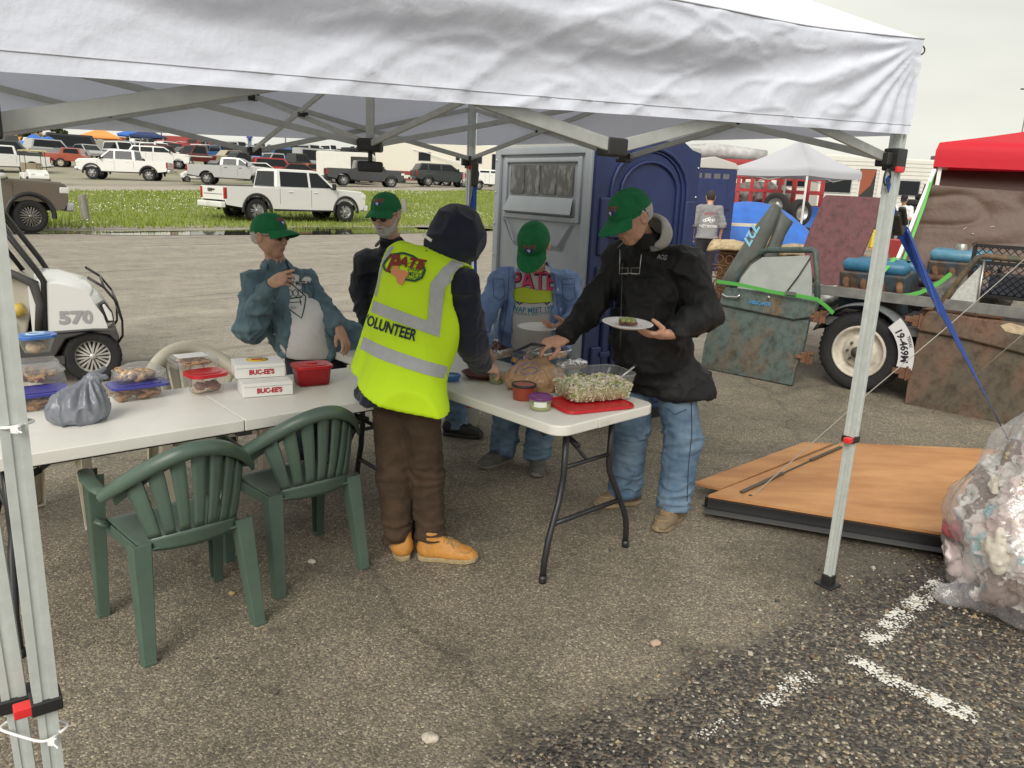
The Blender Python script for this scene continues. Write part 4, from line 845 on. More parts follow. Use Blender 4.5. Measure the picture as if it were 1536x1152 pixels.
def cloth_fold(k=1.0,sx=9,seed=0,dirn=None):
    def f(v):
        w=v*sx+seed; r=(1-np.abs(vn(w*np.array((1,1,1.6))+.6*vn(w*.7)[:,None])))**3; r2=(1-np.abs(vn(w*np.array((2.1,2.1,1.1))+9)))**4
        r3=(1-np.abs(vn(w*np.array((3.1,3.1,2.0))+21+.8*vn(w)[:,None])))**6; return k*(.017*(r-.35)+.010*(r2-.3)+.006*(r3-.2)+.003*vn(w*2.7))
    return f
def legs_sdf(hL,kL,aL,hR,kR,aR,pel,rh=.098,rk=.075,ra=.066,waist=.15,flat=(0,1,0),fl=.8,zc=.055):
    hL,kL,aL,hR,kR,aR,pel=[A3(p) for p in (hL,kL,aL,hR,kR,aR,pel)]
    def fn(P):
        d=cap(P,pel+(0,0,.06),pel,waist,waist*1.02,(flat,fl))
        for h,k,a in ((hL,kL,aL),(hR,kR,aR)):
            d=smin(d,cap(P,h,k,rh,rk),.04); e=cap(P,k,a,rk,ra); d=smin(d,e,.03)
        return smax(d,zc-P[...,2],.008)
    return fn
def leg_fold(k=1.,knees=.45,seed=0):
    def f(v):
        z=v[:,2]; lo=np.clip((.34-z)/.26,0,1); kn=np.exp(-((z-knees)/.07)**2); w=(1-np.abs(vn(np.stack([v[:,0]*9+seed,v[:,1]*9,z*34],1)+1.1*vn(v*8)[:,None])))**2.5
        return k*(.020*lo*(w-.35)+.012*kn*(w-.3)+.003*(w-.35)+.006*fbm(v*8+seed,2)+.004*(1-np.abs(vn(v*np.array((20,20,7))+seed)))**3)
    return f
def up_sdf(pel,ch,sL,sR,neck,f,rp=.16,rc=.16,fl=.72,belly=0,rs=.075,hem=None,hemn=(0,0,1),arms=(),k=.022,collar=.07,cut=None,hipw=.075):
    pel,ch,sL,sR,neck,f=[A3(x) for x in (pel,ch,sL,sR,neck,f)]
    def fn(P):
        lo_=pel-(ch-pel)*.55; d=cap(P,lo_,ch,rp,rc,(f,fl)); d=smin(d,cap(P,lo_,pel,rp*.97,rp*.92,(f,.97)),.05); l_=np.array((-f[1],f[0],0)); d=smin(d,cap(P,lo_+(0,0,.04)-l_*hipw,lo_+(0,0,.04)+l_*hipw,rp*.92,None,(f,.95)),.06); d=smin(d,cap(P,sL,sR,rs),.06); d=smin(d,cap(P,(sL+sR)/2,neck,collar,collar*.9),.05)
        if belly: d=smin(d,ell(P,pel+f*belly*.5+(ch-pel)*.35,(.17,.17,.2))-.0,.08)
        if hem is not None: d=smax(d,-half(P,A3(hem),hemn),.008)
        if cut is not None: d=smax(d-.006,-cut(P),.01)
        for (s_,e,w,r0,r1,r2) in arms:
            a=smin(cap(P,A3(s_),A3(e),r0,r1),cap(P,A3(e),A3(w),r1,r2),.03); ax=A3(w)-A3(e); a=smax(a,half(P,A3(w),ax),.006); d=smin(d,a,k)
        return d
    return fn
def wedge(P,c,f,l,w0,w1,z0,z1,off=0):   # open front: |lateral|<w between heights, in front of the middle
    q=P-A3(c); la=np.abs(q@A3(l)-off); t=np.clip((P[...,2]-z0)/(z1-z0),0,1); return np.maximum(la-(w0+(w1-w0)*t),-(q@A3(f))+.0)
def collar(p,c,f,l,m,w=.075,h=.05,spread=.05,name='collar',par=None):
    c=V(*c);f=V(*f).normalized();l=V(*l).normalized(); mb=MB()
    for s_ in (-1,1):
        a=c-f*.05+l*s_*.035+V(0,0,h*.9); b=c+l*s_*(w)+V(0,0,h*.6); d=c+f*.085+l*s_*(spread)+V(0,0,-h*.2); e=c+f*.105+l*s_*(spread+.045)+V(0,0,-h*1.1); g=c+f*.01+l*s_*(w+.045)+V(0,0,-.012)
        k=c-f*.075+l*s_*.02+V(0,0,0)
        mb.add([a,b,d,e,g,k],[(0,1,4,5),(1,2,3,4)])
    return p.part(mb,name,m,parent=par,solid=.006,fixn=True,sub=2,smooth=True)
def onplane(u,v,O,n):
    d=ray(u,v); o=V(0,0,EYE); t=(V(*O)-o).dot(V(*n))/d.dot(V(*n)); return o+d*t
class Print:                          # printing laid out on a plane and wrapped on a garment
    def __init__(s,O,n,x):
        s.O=V(*O); s.n=V(*n).normalized(); s.x=(V(*x)-s.n*V(*x).dot(s.n)).normalized(); s.y=s.n.cross(s.x); s.it=[]; s.m=[]
    def uv(s,u,v): p=onplane(u,v,s.O,s.n)-s.O; return (p.dot(s.x),p.dot(s.y))
    def col(s,m):
        if m not in s.m: s.m.append(m)
        return s.m.index(m)
    def text(s,t,u,v,u2,v2,m,h,bold=0,shear=0,curve=0):    # baseline centre line from px a to px b
        a=Vector(s.uv(u,v));b=Vector(s.uv(u2,v2)); L_=(b-a).length; vs,fs=textverts(t,1,0,shear,1,maxe=None); w=max(x for x,y in vs)-min(x for x,y in vs); hh=.72
        vs,fs=textverts(t,1,bold,shear,1,maxe=.25); x0=min(x for x,y in vs); d=(b-a)/L_; nn=Vector((-d.y,d.x)); yy=sorted(y for x,y in vs); yc=(yy[0]+yy[-1])/2; H=yy[-1]-yy[0]
        out=[]
        for x,y in vs:
            f=(x-x0)/w; p=a+d*f*L_+nn*((y-yc)/H*h+curve*math.sin(PI*f)); out.append((p.x,p.y))
        s.it.append((out,fs,s.col(m)))
    def poly(s,px,m,maxe=.015): s.it.append((*poly2([s.uv(*p) for p in px],maxe),s.col(m)))
    def line(s,px,w,m):
        pts=[Vector(s.uv(*p)) for p in px]; vs=[]
        dense=[]
        for a,b in zip(pts,pts[1:]):
            n=max(1,int((b-a).length/.012)); dense+=[a.lerp(b,k/n) for k in range(n)]
        dense.append(pts[-1])
        for i,p in enumerate(dense):
            d=(dense[min(i+1,len(dense)-1)]-dense[max(i-1,0)]).normalized(); n=Vector((-d.y,d.x))*w/2; vs+=[tuple(p+n),tuple(p-n)]
        s.it.append((vs,[(2*i,2*i+2,2*i+3,2*i+1) for i in range(len(dense)-1)],s.col(m)))
    def done(s,name,p,src,par,off=.0025):
        vs,Q=src; bv=BVHTree.FromPolygons([tuple(v) for v in vs],[tuple(int(i) for i in q) for q in Q]); d=decal(name,s.it,bv,s.O,s.x,s.y,s.m,None,off)
        for v in d.data.vertices: v.co-=V(*p.o)
        d.parent=par; return d
def nrm(*a): return V(*a).normalized()
# --- 1: the volunteer in the yellow vest, seen from behind
M_NAVY=mat('navy_hoodie',(.006,.010,.026),.9,noise=.3,nscale=25,bump=.3,bscale=250,sheen=.2); M_VEST=mat('hi_vis_yellow',(.64,.94,.012),.75,noise=.03,nscale=6,bump=.15,bscale=300,translucent=.08)
M_SIL=mat('reflective_silver',(.42,.43,.44),.45,noise=.08,nscale=40,bump=.1,bscale=200); M_BRN=mat('brown_work_trousers',(.060,.036,.020),.9,noise=.3,nscale=14,bump=.3,bscale=300)
M_BOOT=mat('tan_leather',(.55,.25,.055),.55,noise=.22,nscale=18,bump=.15,bscale=90); M_CREPE=mat('crepe_sole',(.34,.27,.15),.8,noise=.3,nscale=40)
p=Person('person in navy hood and bright yellow vest marked VOLUNTEER, seen from behind',(-.41,3.27,0))
f=nrm(.62,.78,0); l=V(-f.y,f.x,0)
pel=V(-.475,3.31,.86); ch=at(622,445,3.44); sc_=at(644,398,3.46); sL=at(600,392,3.54); sR=at(694,428,3.36); nk=at(662,385,3.5)
eR=at(706,512,3.42); wR=at(722,549,3.60); eL=V(-.50,3.80,1.02); wL=V(-.26,3.90,.93); hd=at(686,362,3.56)
hL=pel+l*.09-V(0,0,.04); hR=pel-l*.09-V(0,0,.04); kL=at(591,712,3.30); kR=at(641,712,3.31); aL=V(-.497,3.27,.10); aR=V(-.345,3.29,.10)
p.head(hd,nrm(.62,.66,-.55),V(.3,.4,1).normalized()); 
p.body.append(hand_mesh(wR,nrm(.75,.62,-.25),nrm(.2,-.45,1),False,(.5,.7,.5),.08)); p.body.append(hand_mesh(wL,nrm(.7,.5,-.1),(0,0,1),True,(.5,.6,.4)))
def bodyfn(pel,ch,sL,sR,nk,hd,arms,legs):
    def fn(P):
        d=cap(P,A3(pel),A3(ch),.08,.07); d=smin(d,cap(P,A3(sL),A3(sR),.035),.04); d=smin(d,cap(P,(A3(sL)+A3(sR))/2,A3(nk),.05,.05),.03); d=smin(d,cap(P,A3(ch),(A3(sL)+A3(sR))/2,.07,.05),.03); d=smin(d,cap(P,A3(nk),A3(hd)-(A3(hd)-A3(nk))*.25,.052,.052),.02)
        for s_,e,w in arms: d=smin(d,cap(P,A3(s_),A3(e),.042,.035),.03); d=smin(d,cap(P,A3(e),A3(w),.035,.025),.02)
        for h,k,a in legs: d=smin(d,cap(P,A3(h),A3(k),.07,.05),.03); d=smin(d,cap(P,A3(k),A3(a)-(0,0,.04),.048,.035),.02)
        return d
    return fn
p.finish(bodyfn(pel,ch,sL,sR,nk,hd,[(sL,eL,wL),(sR,eR,wR)],[(hL,kL,aL),(hR,kR,aR)]),[pel,sL,sR,hd,eR,wR,eL,wL,aL,aR],SK1)
arms=[(sR,eR,wR,.068,.070,.052),(sL,eL,wL,.068,.066,.05)]; hemp=pel+V(0,0,-.10)
jk=up_sdf(pel,ch,sL,sR,nk,f,.165,.160,.78,0,.072,hemp,(0,0,1),arms,.022,.085)
p.sdf('hoodie',jk,[pel,sL,sR,nk,eR,wR,eL,wL,hemp],.17,.009,M_NAVY,cloth_fold(.9,8,3))
mb=MB(); dd=(wR-eR).normalized(); 
def hoodf(P):
    d=ell(P,(-.015,0,.015),(.135,.118,.138)); d=smin(d,cap(P,(-.03,0,-.05),(-.03,0,-.13),.10,.085),.05); return smax(d,-ell(P,(.17,0,-.02),(.08,.075,.11)),.03)
ho=p.shell('hood',hoodf,M_NAVY,.007,((-.28,-.24,-.34),(.20,.24,.20)),fold=lambda v:.010*fbm(v*9,2)+.015*((1-np.abs(vn(v*np.array((13,8,9))+5)))**4-.2))
mb=MB(); q=at(640,356,3.42); mb.box(q,(.055,.004,.012),0,frame((.8,-.3,-.45))); p.part(mb,'neck_label',M_WHT,parent=ho)
vb=pel+V(-.03,.0,-.06)
vf0=up_sdf(pel,ch,sL.lerp(sR,.04),sR.lerp(sL,.08),sc_,f,.17,.180,.84,0,.089,None,(0,0,1),(),.05,.06)
jt=up_sdf(pel,ch,sL,sR,nk,f,.165,.160,.78,0,.072,None,(0,0,1),(),.022,.06)
hemA=at(512,568,3.28);hemB=at(668,612,3.22); hx=(hemB-hemA).normalized(); hn=hx.cross(V(*f)).normalized(); 
if hn.z<0: hn=-hn
def vf(P):
    d=smin(smin(vf0(P),cap(P,A3(sL-l*.02-V(0,0,.05)),A3(vb+l*.15-V(0,0,.13)),.10,.185,(A3(f),.85)),.03),cap(P,A3(sR+l*.07-V(0,0,.08)),A3(vb+l*.045-V(0,0,.13)),.11,.18,(A3(f),.85)),.03); d=smin(d,jt(P)-.014,.03); d=smax(d,-half(P,A3((hemA+hemB)/2),A3(hn)),.006)
    for s_,e in ((sR-l*.035,eR),(sL+l*.035,eL)): d=smax(d,-cap(P,A3(s_),A3(e),.088,.078),.012)
    return smax(d,-cap(P,A3(nk)+(0,0,.0),A3(nk)+A3(nk-sc_)*3,.085,.10),.01)
vest=p.sdf('vest',vf,[pel,sL,sR,hemA,hemB,nk],.14,.0075,M_VEST,lambda v:.006*fbm(v*np.array((6,6,3)),2)+.004*((1-np.abs(vn(v*np.array((9,9,3))+2)))**3-.3))
ns=-ray(600,450).normalized(); O=at(605,470,3.22)
pr_=Print(O,ns,(at(668,520,3.15)-at(535,480,3.3)))
pr_.poly([(550,448),(660,488),(660,506),(546,466)],M_SIL); pr_.poly([(532,506),(672,551),(674,571),(526,525)],M_SIL); pr_.poly([(687,383),(704,394),(668,432),(660,502),(641,496),(646,425),(664,402)],M_SIL); pr_.poly([(578,362),(590,364),(572,398),(563,445),(550,441),(560,396)],M_SIL)
pr_.done('reflective_tape',p,p.last,vest,.005)
M_NV=mat('print_navy',(.006,.012,.04),.7); M_MAR=mat('print_maroon',(.23,.02,.015),.7); M_TEX=mat('print_orange',(.72,.28,.12),.7); M_DGR=mat('print_green',(.01,.07,.03),.7)
pr_=Print(O,ns,(at(668,520,3.15)-at(535,480,3.3)))
pr_.text('VOLUNTEER',537,479,623,503,M_NV,.050,bold=.03)
pr_.line([(575,390),(585,378),(605,376),(620,382),(634,392),(638,405),(633,416),(622,421),(606,418),(588,408),(576,402),(573,395),(575,390)],.010,M_DGR)
pr_.line([(600,396),(618,392),(632,398),(635,406),(629,415),(618,417),(606,413)],.003,M_DGR)
pr_.poly([(589,398),(598,396),(598,403),(607,404),(614,409),(609,416),(603,428),(596,424),(593,414),(585,409)],M_TEX,.01)
pr_.text('P',579,391,596,394,M_MAR,.082,bold=.05,shear=.35); pr_.text('ATE',594,388,637,396,M_MAR,.046,bold=.05,shear=.3); pr_.line([(580,384),(590,378),(600,380)],.006,M_MAR)
pr_.text('SWAP',612,401,631,405,M_DGR,.019,bold=.01); pr_.text('MEET',612,409,630,413,M_DGR,.019,bold=.01)
pr_.done('lettering',p,p.last,vest,.006)
mb=MB(); n_=30; 
hemT=MB()
lf=legs_sdf(hL,kL,aL,hR,kR,aR,pel,.092,.072,.062,.14,tuple(f),.85,.085); p.sdf('trousers',lf,[pel,aL,aR,kL,kR],.19,.009,M_BRN,leg_fold(1.0,.42,2))
p.shoe((-.487,3.31,0),math.atan2(.75,-.25),M_BOOT,M_CREPE,'boot'); p.shoe((-.315,3.27,0),math.atan2(-.06,1),M_BOOT,M_CREPE,'boot')
mb=MB(); mb.box(wR+V(.10,.075,-.015),(.03,.10,.012),0,frame((.7,.6,-.6))); p.part(mb,'wrist_item',M_BLK) if False else None
# --- 2: the man in the black jacket
M_BJK=mat('black_jacket',(.010,.010,.011),.62,noise=.3,nscale=20,bump=.2,bscale=200,spec=.35); M_JEAN=mat('blue_jeans',(.07,.13,.21),.85,col2=(.19,.27,.36),nscale=5,thr=(.38,.68),bump=.35,bscale=350); M_GREYC=mat('grey_lining',(.16,.155,.15),.8)
M_SUEDE=mat('olive_suede',(.19,.14,.085),.85,noise=.2,nscale=25); M_SOLE=mat('tan_sole',(.28,.21,.13),.7)
p=Person('person in green cap, black jacket and jeans holding a plate of food',(.78,3.93,0))
f=nrm(-.60,-.80,0); l=V(-f.y,f.x,0)
pel=at(980,600,3.95); pel.z=.84; ch=at(975,440,3.88); sc_=at(978,392,3.87); sL=sc_+l*.175+V(0,0,.0); sR=sc_-l*.175; nk=at(968,362,3.82)
eL=at(1056,468,3.72); wL=at(1006,500,3.47); eR=at(880,468,3.90); wR=at(846,508,3.72); hd=at(947,326,3.72)
hL=pel+l*.10-V(0,0,.03); hR=pel-l*.10-V(0,0,.03); aR=at(940,715,4.02); aR.z=.10; aL=at(1010,760,3.82); aL.z=.10; kR=at(946,640,3.95); kL=at(1024,655,3.86)
hf=nrm(-.74,-.42,-.50); p.head(hd,hf,nrm(-.45,-.25,1)); p.eyes()
p.body.append(hand_mesh(wR,nrm(-.90,-.25,-.22),nrm(.1,-.35,1),False,cs=((.35,.5,.3),(.5,.7,.5),(.6,.8,.5),(.6,.8,.5)),thumb=1.2)); p.body.append(hand_mesh(wL+V(-.01,0,-.008),nrm(-.90,-.2,.02),nrm(.1,-.30,-.95),True,(.22,.3,.2),.05,thumb=1.0))
p.finish(bodyfn(pel,ch,sL,sR,nk,hd,[(sL,eL,wL),(sR,eR,wR)],[(hL,kL,aL),(hR,kR,aR)]),[pel,sL,sR,hd,eR,wR,eL,wL,aL,aR],SK2)
arms=[(sR,eR,wR,.074,.070,.046),(sL,eL,wL,.078,.082,.052)]; hem=at(975,596,3.8)
jk=up_sdf(pel,ch,sL,sR,nk,f,.190,.185,.80,.22,.088,hem,(0,0,1),arms,.022,.075,None,.13)
jo=p.sdf('jacket',jk,[pel,sL,sR,nk,eR,wR,eL,wL,hem],.20,.009,M_BJK,cloth_fold(1.0,7,11)); jsrc=p.last
bz=BVHTree.FromPolygons([tuple(v) for v in jsrc[0]],[tuple(int(i) for i in q) for q in jsrc[1]])
mb=MB(); pts=[]
for k in range(14):
    a=at(934-k*.3,395+k*10,3.6); h=bz.ray_cast(a,V(0,0,EYE)*0+(a-V(0,0,EYE)).normalized()); 
    if h[0]: pts.append(h[0]-(a-V(0,0,EYE)).normalized()*.002)
mb.tube(pts,.004,6); p.part(mb,'zip',mat('zip',(.05,.05,.05),.4),parent=jo)
pr_=Print(at(960,430,3.65),(f+V(0,-.2,.1)),l); pr_.text('ACG',973,383,986,385,mat('print_grey',(.35,.35,.35),.6),.022,bold=.01); pr_.done('chest_logo',p,jsrc,jo)
def colf(P):
    d=np.abs(cap(P,(-.035,0,-.150),(-.03,0,-.095),.066,.062))-.006; d=smax(d,half(P,(0,0,-.082),(-.55,0,1)),.006); return smax(d,-half(P,(0,0,-.175),(-.4,0,1)),.006)
cp=p.shell('collar',colf,M_BJK,.005,((-.17,-.14,-.26),(.12,.14,.02)))
l2=V(*p.HM[:,1]); f2=V(*p.HM[:,0])
collar(p,nk+V(0,0,.0)+f*.015,f,l,M_GREYC,.075,.05,.06,'collar_flap',jo)
def hoodf(P): return smax(smax(np.abs(ell(P,(-.075,0,-.125),(.075,.105,.085)))-.010,half(P,(-.10,0,-.07),(.75,0,.75)),.008),-ell(P,(.0,0,-.04),(.092,.088,.15)),.008)
p.shell('hood',hoodf,mat('hood_lining',(.42,.41,.38),.85,noise=.1,nscale=20),.006,((-.25,-.2,-.27),(.1,.2,.05)),fold=lambda v:.005*vn(v*22))
mb=MB(); g0=at(927,400,3.60)
for k in (0,1):
    c=at(920+k*24,405,3.62) ; h1=at(928,388,3.60)
a,b,c,d=[onplane(u,v,at(940,420,3.64),f) for u,v in ((930,374),(929,411),(959,411),(962,382))]
for (x,y) in ((a,b),(c,d)):
    mb.tube([x,y],.0016,5)
mb.tube([b,b.lerp(c,.5)+V(0,0,.004),c],.0016,5); lens=MB()
for q0,q1 in ((b,b.lerp(c,.42)),(b.lerp(c,.58),c)): mb.tube([q0,q0+V(0,0,.028),q1+V(0,0,.028),q1,q0],.001,4)
p.part(mb,'hanging_glasses',mat('thin_silver',(.6,.6,.58),.3,metal=.6),parent=jo)
lf=legs_sdf(hL,kL,aL,hR,kR,aR,pel,.104,.095,.083,.135,tuple(f),.85,.075); p.sdf('jeans',lf,[pel,aL,aR,kL,kR],.2,.009,M_JEAN,leg_fold(1.15,.46,5))
pr_=Print(at(1020,680,3.7),-ray(1020,680).normalized(),V(1,0,0)); sm_=mat('seam_blue',(.03,.05,.09),.9); pr_.line([(1037,600),(1038,650),(1033,700),(1031,755)],.005,sm_); pr_.line([(1000,612),(1012,622),(1030,614)],.004,sm_); pr_.done('side_seam',p,p.last,p.r)
p.hair(); p.cap(.0)
p.shoe(V(aR.x+.01,aR.y+.02,0),math.atan2(-.10,-1)+.25,M_SUEDE,M_SOLE); p.shoe(V(aL.x,aL.y,0),math.atan2(-.62,-.9)+.35,M_SUEDE,M_SOLE)
plate_pos=at(948,488,3.42); J2=dict(wR=wR)
# --- 3: the man in the blue overshirt
M_DEN=mat('blue_overshirt',(.15,.235,.45),.85,col2=(.21,.31,.54),nscale=12,bump=.3,bscale=300,translucent=.05); M_GT=mat('grey_tshirt',(.52,.50,.49),.9,noise=.08,nscale=20,bump=.2,bscale=300); M_GSH=mat('grey_canvas',(.10,.095,.085),.85,noise=.2,nscale=25)
p=Person('person in green cap and open blue overshirt looking down over an empty plate',(.06,4.56,0))
f=nrm(.05,-1,0); l=V(-f.y,f.x,0)
pel=V(.10,4.66,.80); ch=at(800,470,4.45); sc_=at(802,424,4.46); sL=sc_+l*.175; sR=sc_-l*.175; nk=at(803,398,4.40)
eL=at(874,474,4.38); wL=at(850,488,4.16); eR=at(714,486,4.30); wR=at(722,520,4.10); hd=at(801,368,4.26)
hL=pel+l*.10-V(0,0,.04); hR=pel-l*.10-V(0,0,.04); aR=at(756,668,4.62); aR.z=.09; aL=at(806,682,4.56); aL.z=.09; kR=(hR+aR)/2+f*.03; kL=(hL+aL)/2+f*.03
p.head(hd,nrm(-.17,-.62,-.76),nrm(-.14,-.68,.6)); p.eyes()
p.body.append(hand_mesh(wL,nrm(-.85,-.45,-.05),nrm(0,-.2,-1),True,(.3,.4,.3),.05,thumb=1.0)); p.body.append(hand_mesh(wR,nrm(.3,-.9,-.2),nrm(0,0,1),False))
p.finish(bodyfn(pel,ch,sL,sR,nk,hd,[(sL,eL,wL),(sR,eR,wR)],[(hL,kL,aL),(hR,kR,aR)]),[pel,sL,sR,hd,eR,wR,eL,wL,aL,aR],SK2)
arms=[(sR,eR,wR,.060,.066,.052),(sL,eL,wL,.060,.070,.054)]; hem=V(0,0,.70); 
base=lambda cut:up_sdf(pel,ch,sL,sR,nk,f,.188,.182,.80,.26,.080,hem,(0,0,1),arms,.022,.07,cut)
tee=up_sdf(pel,ch,sL,sR,nk,f,.180,.172,.80,.26,.070,V(0,0,.74),(0,0,1),(),.05,.06)
ob=p.sdf('t_shirt',lambda P:tee(P),[pel,sL,sR,nk,hem],.20,.009,M_GT,lambda v:.004*fbm(v*9,2)); tsrc=p.last
cc=A3((ch+pel)/2)
o=p.sdf('overshirt',base(lambda P:wedge(P,cc,f,l,.115,.105,.8,1.35,-.012)),[pel,sL,sR,nk,eR,wR,eL,wL,hem],.21,.009,M_DEN,cloth_fold(1.15,7.5,21)); 
collar(p,nk+f*.0,f,l,M_DEN,.075,.045,.065,'collar',o)
pr_=Print(at(800,450,4.2),f,l); th=mat('overshirt_thread',(.06,.10,.22),.9); bt=mat('pearl_button',(.6,.6,.6),.3)
pr_.line([(848,424),(849,452),(858,458),(868,452),(868,424),(848,424)],.004,th); pr_.line([(848,432),(868,432)],.004,th); pr_.line([(740,424),(741,450),(750,456),(758,450),(757,424),(740,424)],.004,th); pr_.line([(833,402),(838,440),(842,480),(846,530)],.004,th); pr_.line([(766,405),(764,440),(760,480),(752,530)],.004,th)
for q_ in ((836,412),(841,440),(845,470),(848,500)): pr_.poly([(q_[0]+1.6*math.cos(a_),q_[1]+1.6*math.sin(a_)) for a_ in (0,1.05,2.1,3.14,4.2,5.2)],bt)
pr_.done('stitching',p,p.last,o)
M_PK=mat('print_pink',(.62,.05,.13),.7); M_PO=mat('print_orange_fade',(.75,.3,.06),.7); M_YG=mat('print_lime',(.45,.55,.03),.7); M_TL=mat('print_teal',(.03,.20,.30),.7)
pr_=Print(at(800,460,4.2),f+V(0,0,.05),l); pr_.text('PATE',770,424,836,425,M_NV,.115,bold=.045); pr_.text('PATE',770,423,836,424,M_PK,.112,bold=.018)
pr_.poly([(766,446),(772,437),(790,434),(806,438),(833,440),(832,456),(800,458),(768,455)],M_YG); pr_.line([(766,446),(772,437),(790,434),(806,438),(833,440),(832,456),(800,458),(768,455),(766,446)],.005,M_NV); pr_.line([(774,438),(790,447),(806,438)],.004,M_NV)
for cx in (781,823): pr_.line([(cx-5,455),(cx-3,450),(cx+1,449),(cx+5,452),(cx+5,457),(cx,460),(cx-5,455)],.008,M_NV)
pr_.text('SWAP MEET 1994',765,466,837,464,M_TL,.030,bold=.02,curve=-.012); pr_.text('TEXAS MOTOR',772,473,830,471,M_TL,.014,curve=-.01); pr_.done('lettering',p,tsrc,ob)
lf=legs_sdf(hL,kL,aL,hR,kR,aR,pel,.106,.092,.078,.15,tuple(f),.85,.07); p.sdf('jeans',lf,[pel,aL,aR,kL,kR],.2,.010,M_JEAN,leg_fold(1.2,.42,9))
p.hair(); p.beard(M_HAIR); p.cap(-.04)
p.shoe(V(aR.x-.01,aR.y,0),math.atan2(-.75,-.75),M_GSH,mat('grey_sole',(.18,.17,.15),.8),'slip'); p.shoe(V(aL.x,aL.y,0),math.atan2(-1,.0),M_GSH,mat('grey_sole',(.18,.17,.15),.8),'slip')
# --- 4: bearded man at the far end of the table
M_DK=mat('dark_jacket',(.008,.010,.018),.7,noise=.3,nscale=20,bump=.2,bscale=200); M_TEE=mat('charcoal_shirt',(.035,.035,.04),.9)
p=Person('bearded person in green cap and dark jacket behind the yellow vest',(-.62,5.10,0))
f=nrm(.12,-.99,0); l=V(-f.y,f.x,0); pel=V(-.62,5.12,.86); ch=at(594,440,5.02); sc_=at(592,395,5.0); sL=sc_+l*.18; sR=sc_-l*.18; nk=at(588,362,4.95)
eR=at(541,440,5.02); wR=at(556,500,4.92); eL=at(650,450,4.95); wL=at(655,500,4.7); hd=at(579,322,4.82)
hL=pel+l*.10-V(0,0,.04); hR=pel-l*.10-V(0,0,.04); aL=V(-.37,5.16,.09); aR=V(-.72,5.05,.09); kL=(hL+aL)/2; kR=(hR+aR)/2
p.head(hd,nrm(-.32,-.88,-.30),nrm(-.12,-.28,1)); p.eyes()
p.body.append(hand_mesh(wR,nrm(.1,-.3,-1),nrm(-1,-.3,0),False)); p.body.append(hand_mesh(wL,nrm(.1,-.9,-.3),nrm(0,0,1),True))
p.finish(bodyfn(pel,ch,sL,sR,nk,hd,[(sL,eL,wL),(sR,eR,wR)],[(hL,kL,aL),(hR,kR,aR)]),[pel,sL,sR,hd,eR,wR,eL,wL,aL,aR],SK1,.013)
arms=[(sR,eR,wR,.066,.066,.048),(sL,eL,wL,.066,.066,.048)]; base=lambda cut:up_sdf(pel,ch,sL,sR,nk,f,.17,.165,.78,.1,.078,V(0,0,.72),(0,0,1),arms,.022,.07,cut); tee=up_sdf(pel,ch,sL,sR,nk,f,.16,.155,.78,.1,.068,V(0,0,.74),(0,0,1),(),.05,.062)
cc=A3((ch+pel)/2); p.sdf('shirt',tee,[pel,sL,sR,nk],.2,.012,M_TEE,cloth_fold(.5,8,2)); o=p.sdf('jacket',base(lambda P:wedge(P,cc,f,l,.03,.075,.9,1.42)),[pel,sL,sR,nk,eR,wR,eL,wL],.2,.011,M_DK,cloth_fold(1.1,7,31)); collar(p,nk,f,l,M_DK,.07,.045,.06,'collar',o)
lf=legs_sdf(hL,kL,aL,hR,kR,aR,pel,.105,.085,.075,.15,tuple(f),.85,.06); p.sdf('jeans',lf,[pel,aL,aR,kL,kR],.2,.012,M_JEAN,leg_fold(1,.44,3))
p.hair(low=-.03); p.beard(M_HAIR); p.cap(-.22); p.glasses(M_BLK,True)
M_BSH=mat('black_trainer',(.012,.012,.013),.6); p.shoe(V(-.38,5.14,0),math.atan2(-.28,1),M_BSH,mat('black_sole',(.03,.03,.03),.7),'slip',1.05); p.shoe(V(-.74,5.05,0),math.atan2(-1,.2),M_BSH,mat('black_sole',(.03,.03,.03),.7),'slip')
# --- 5: woman in the denim shirt
M_DSH=mat('faded_denim',(.085,.15,.185),.85,col2=(.15,.23,.27),nscale=9,bump=.35,bscale=320); M_WT=mat('white_tshirt',(.76,.74,.74),.9,noise=.05,nscale=15,bump=.2,bscale=300)
p=Person('pointing person in green cap, faded denim shirt and white T-shirt behind the left table',(-1.17,4.42,0))
f=nrm(.42,-.90,0); l=V(-f.y,f.x,0); pel=V(-1.16,4.42,.78); ch=at(428,470,4.36); sc_=at(420,424,4.37); sL=sc_+l*.145; sR=sc_-l*.145; nk=at(414,394,4.36)
eR=at(375,492,4.18); wR=at(409,424,4.04); eL=at(488,470,4.36); wL=at(510,494,4.20); hd=at(405,355,4.33)
hL=pel+l*.085-V(0,0,.04); hR=pel-l*.085-V(0,0,.04); aL=V(hL.x,hL.y,.09); aR=V(hR.x,hR.y,.09); kL=(hL+aL)/2+f*.02; kR=(hR+aR)/2+f*.02
p.head(hd,nrm(.93,-.36,-.06),nrm(.05,0,1),.97); p.eyes()
p.body.append(hand_mesh(wR,nrm(.70,-.35,.30),nrm(-.25,-.85,.45),False,cs=((.15,.15,.1),(.7,.9,.5),(.8,.9,.5),(.8,.9,.5)),thumb=.6,sc=.93)); p.body.append(hand_mesh(wL,nrm(.45,-.40,-.75),nrm(.75,-.2,.55),True,(.3,.35,.25),.12,sc=.95))
p.finish(bodyfn(pel,ch,sL,sR,nk,hd,[(sL,eL,wL),(sR,eR,wR)],[(hL,kL,aL),(hR,kR,aR)]),[pel,sL,sR,hd,eR,wR,eL,wL,aL,aR],SK3,.012)
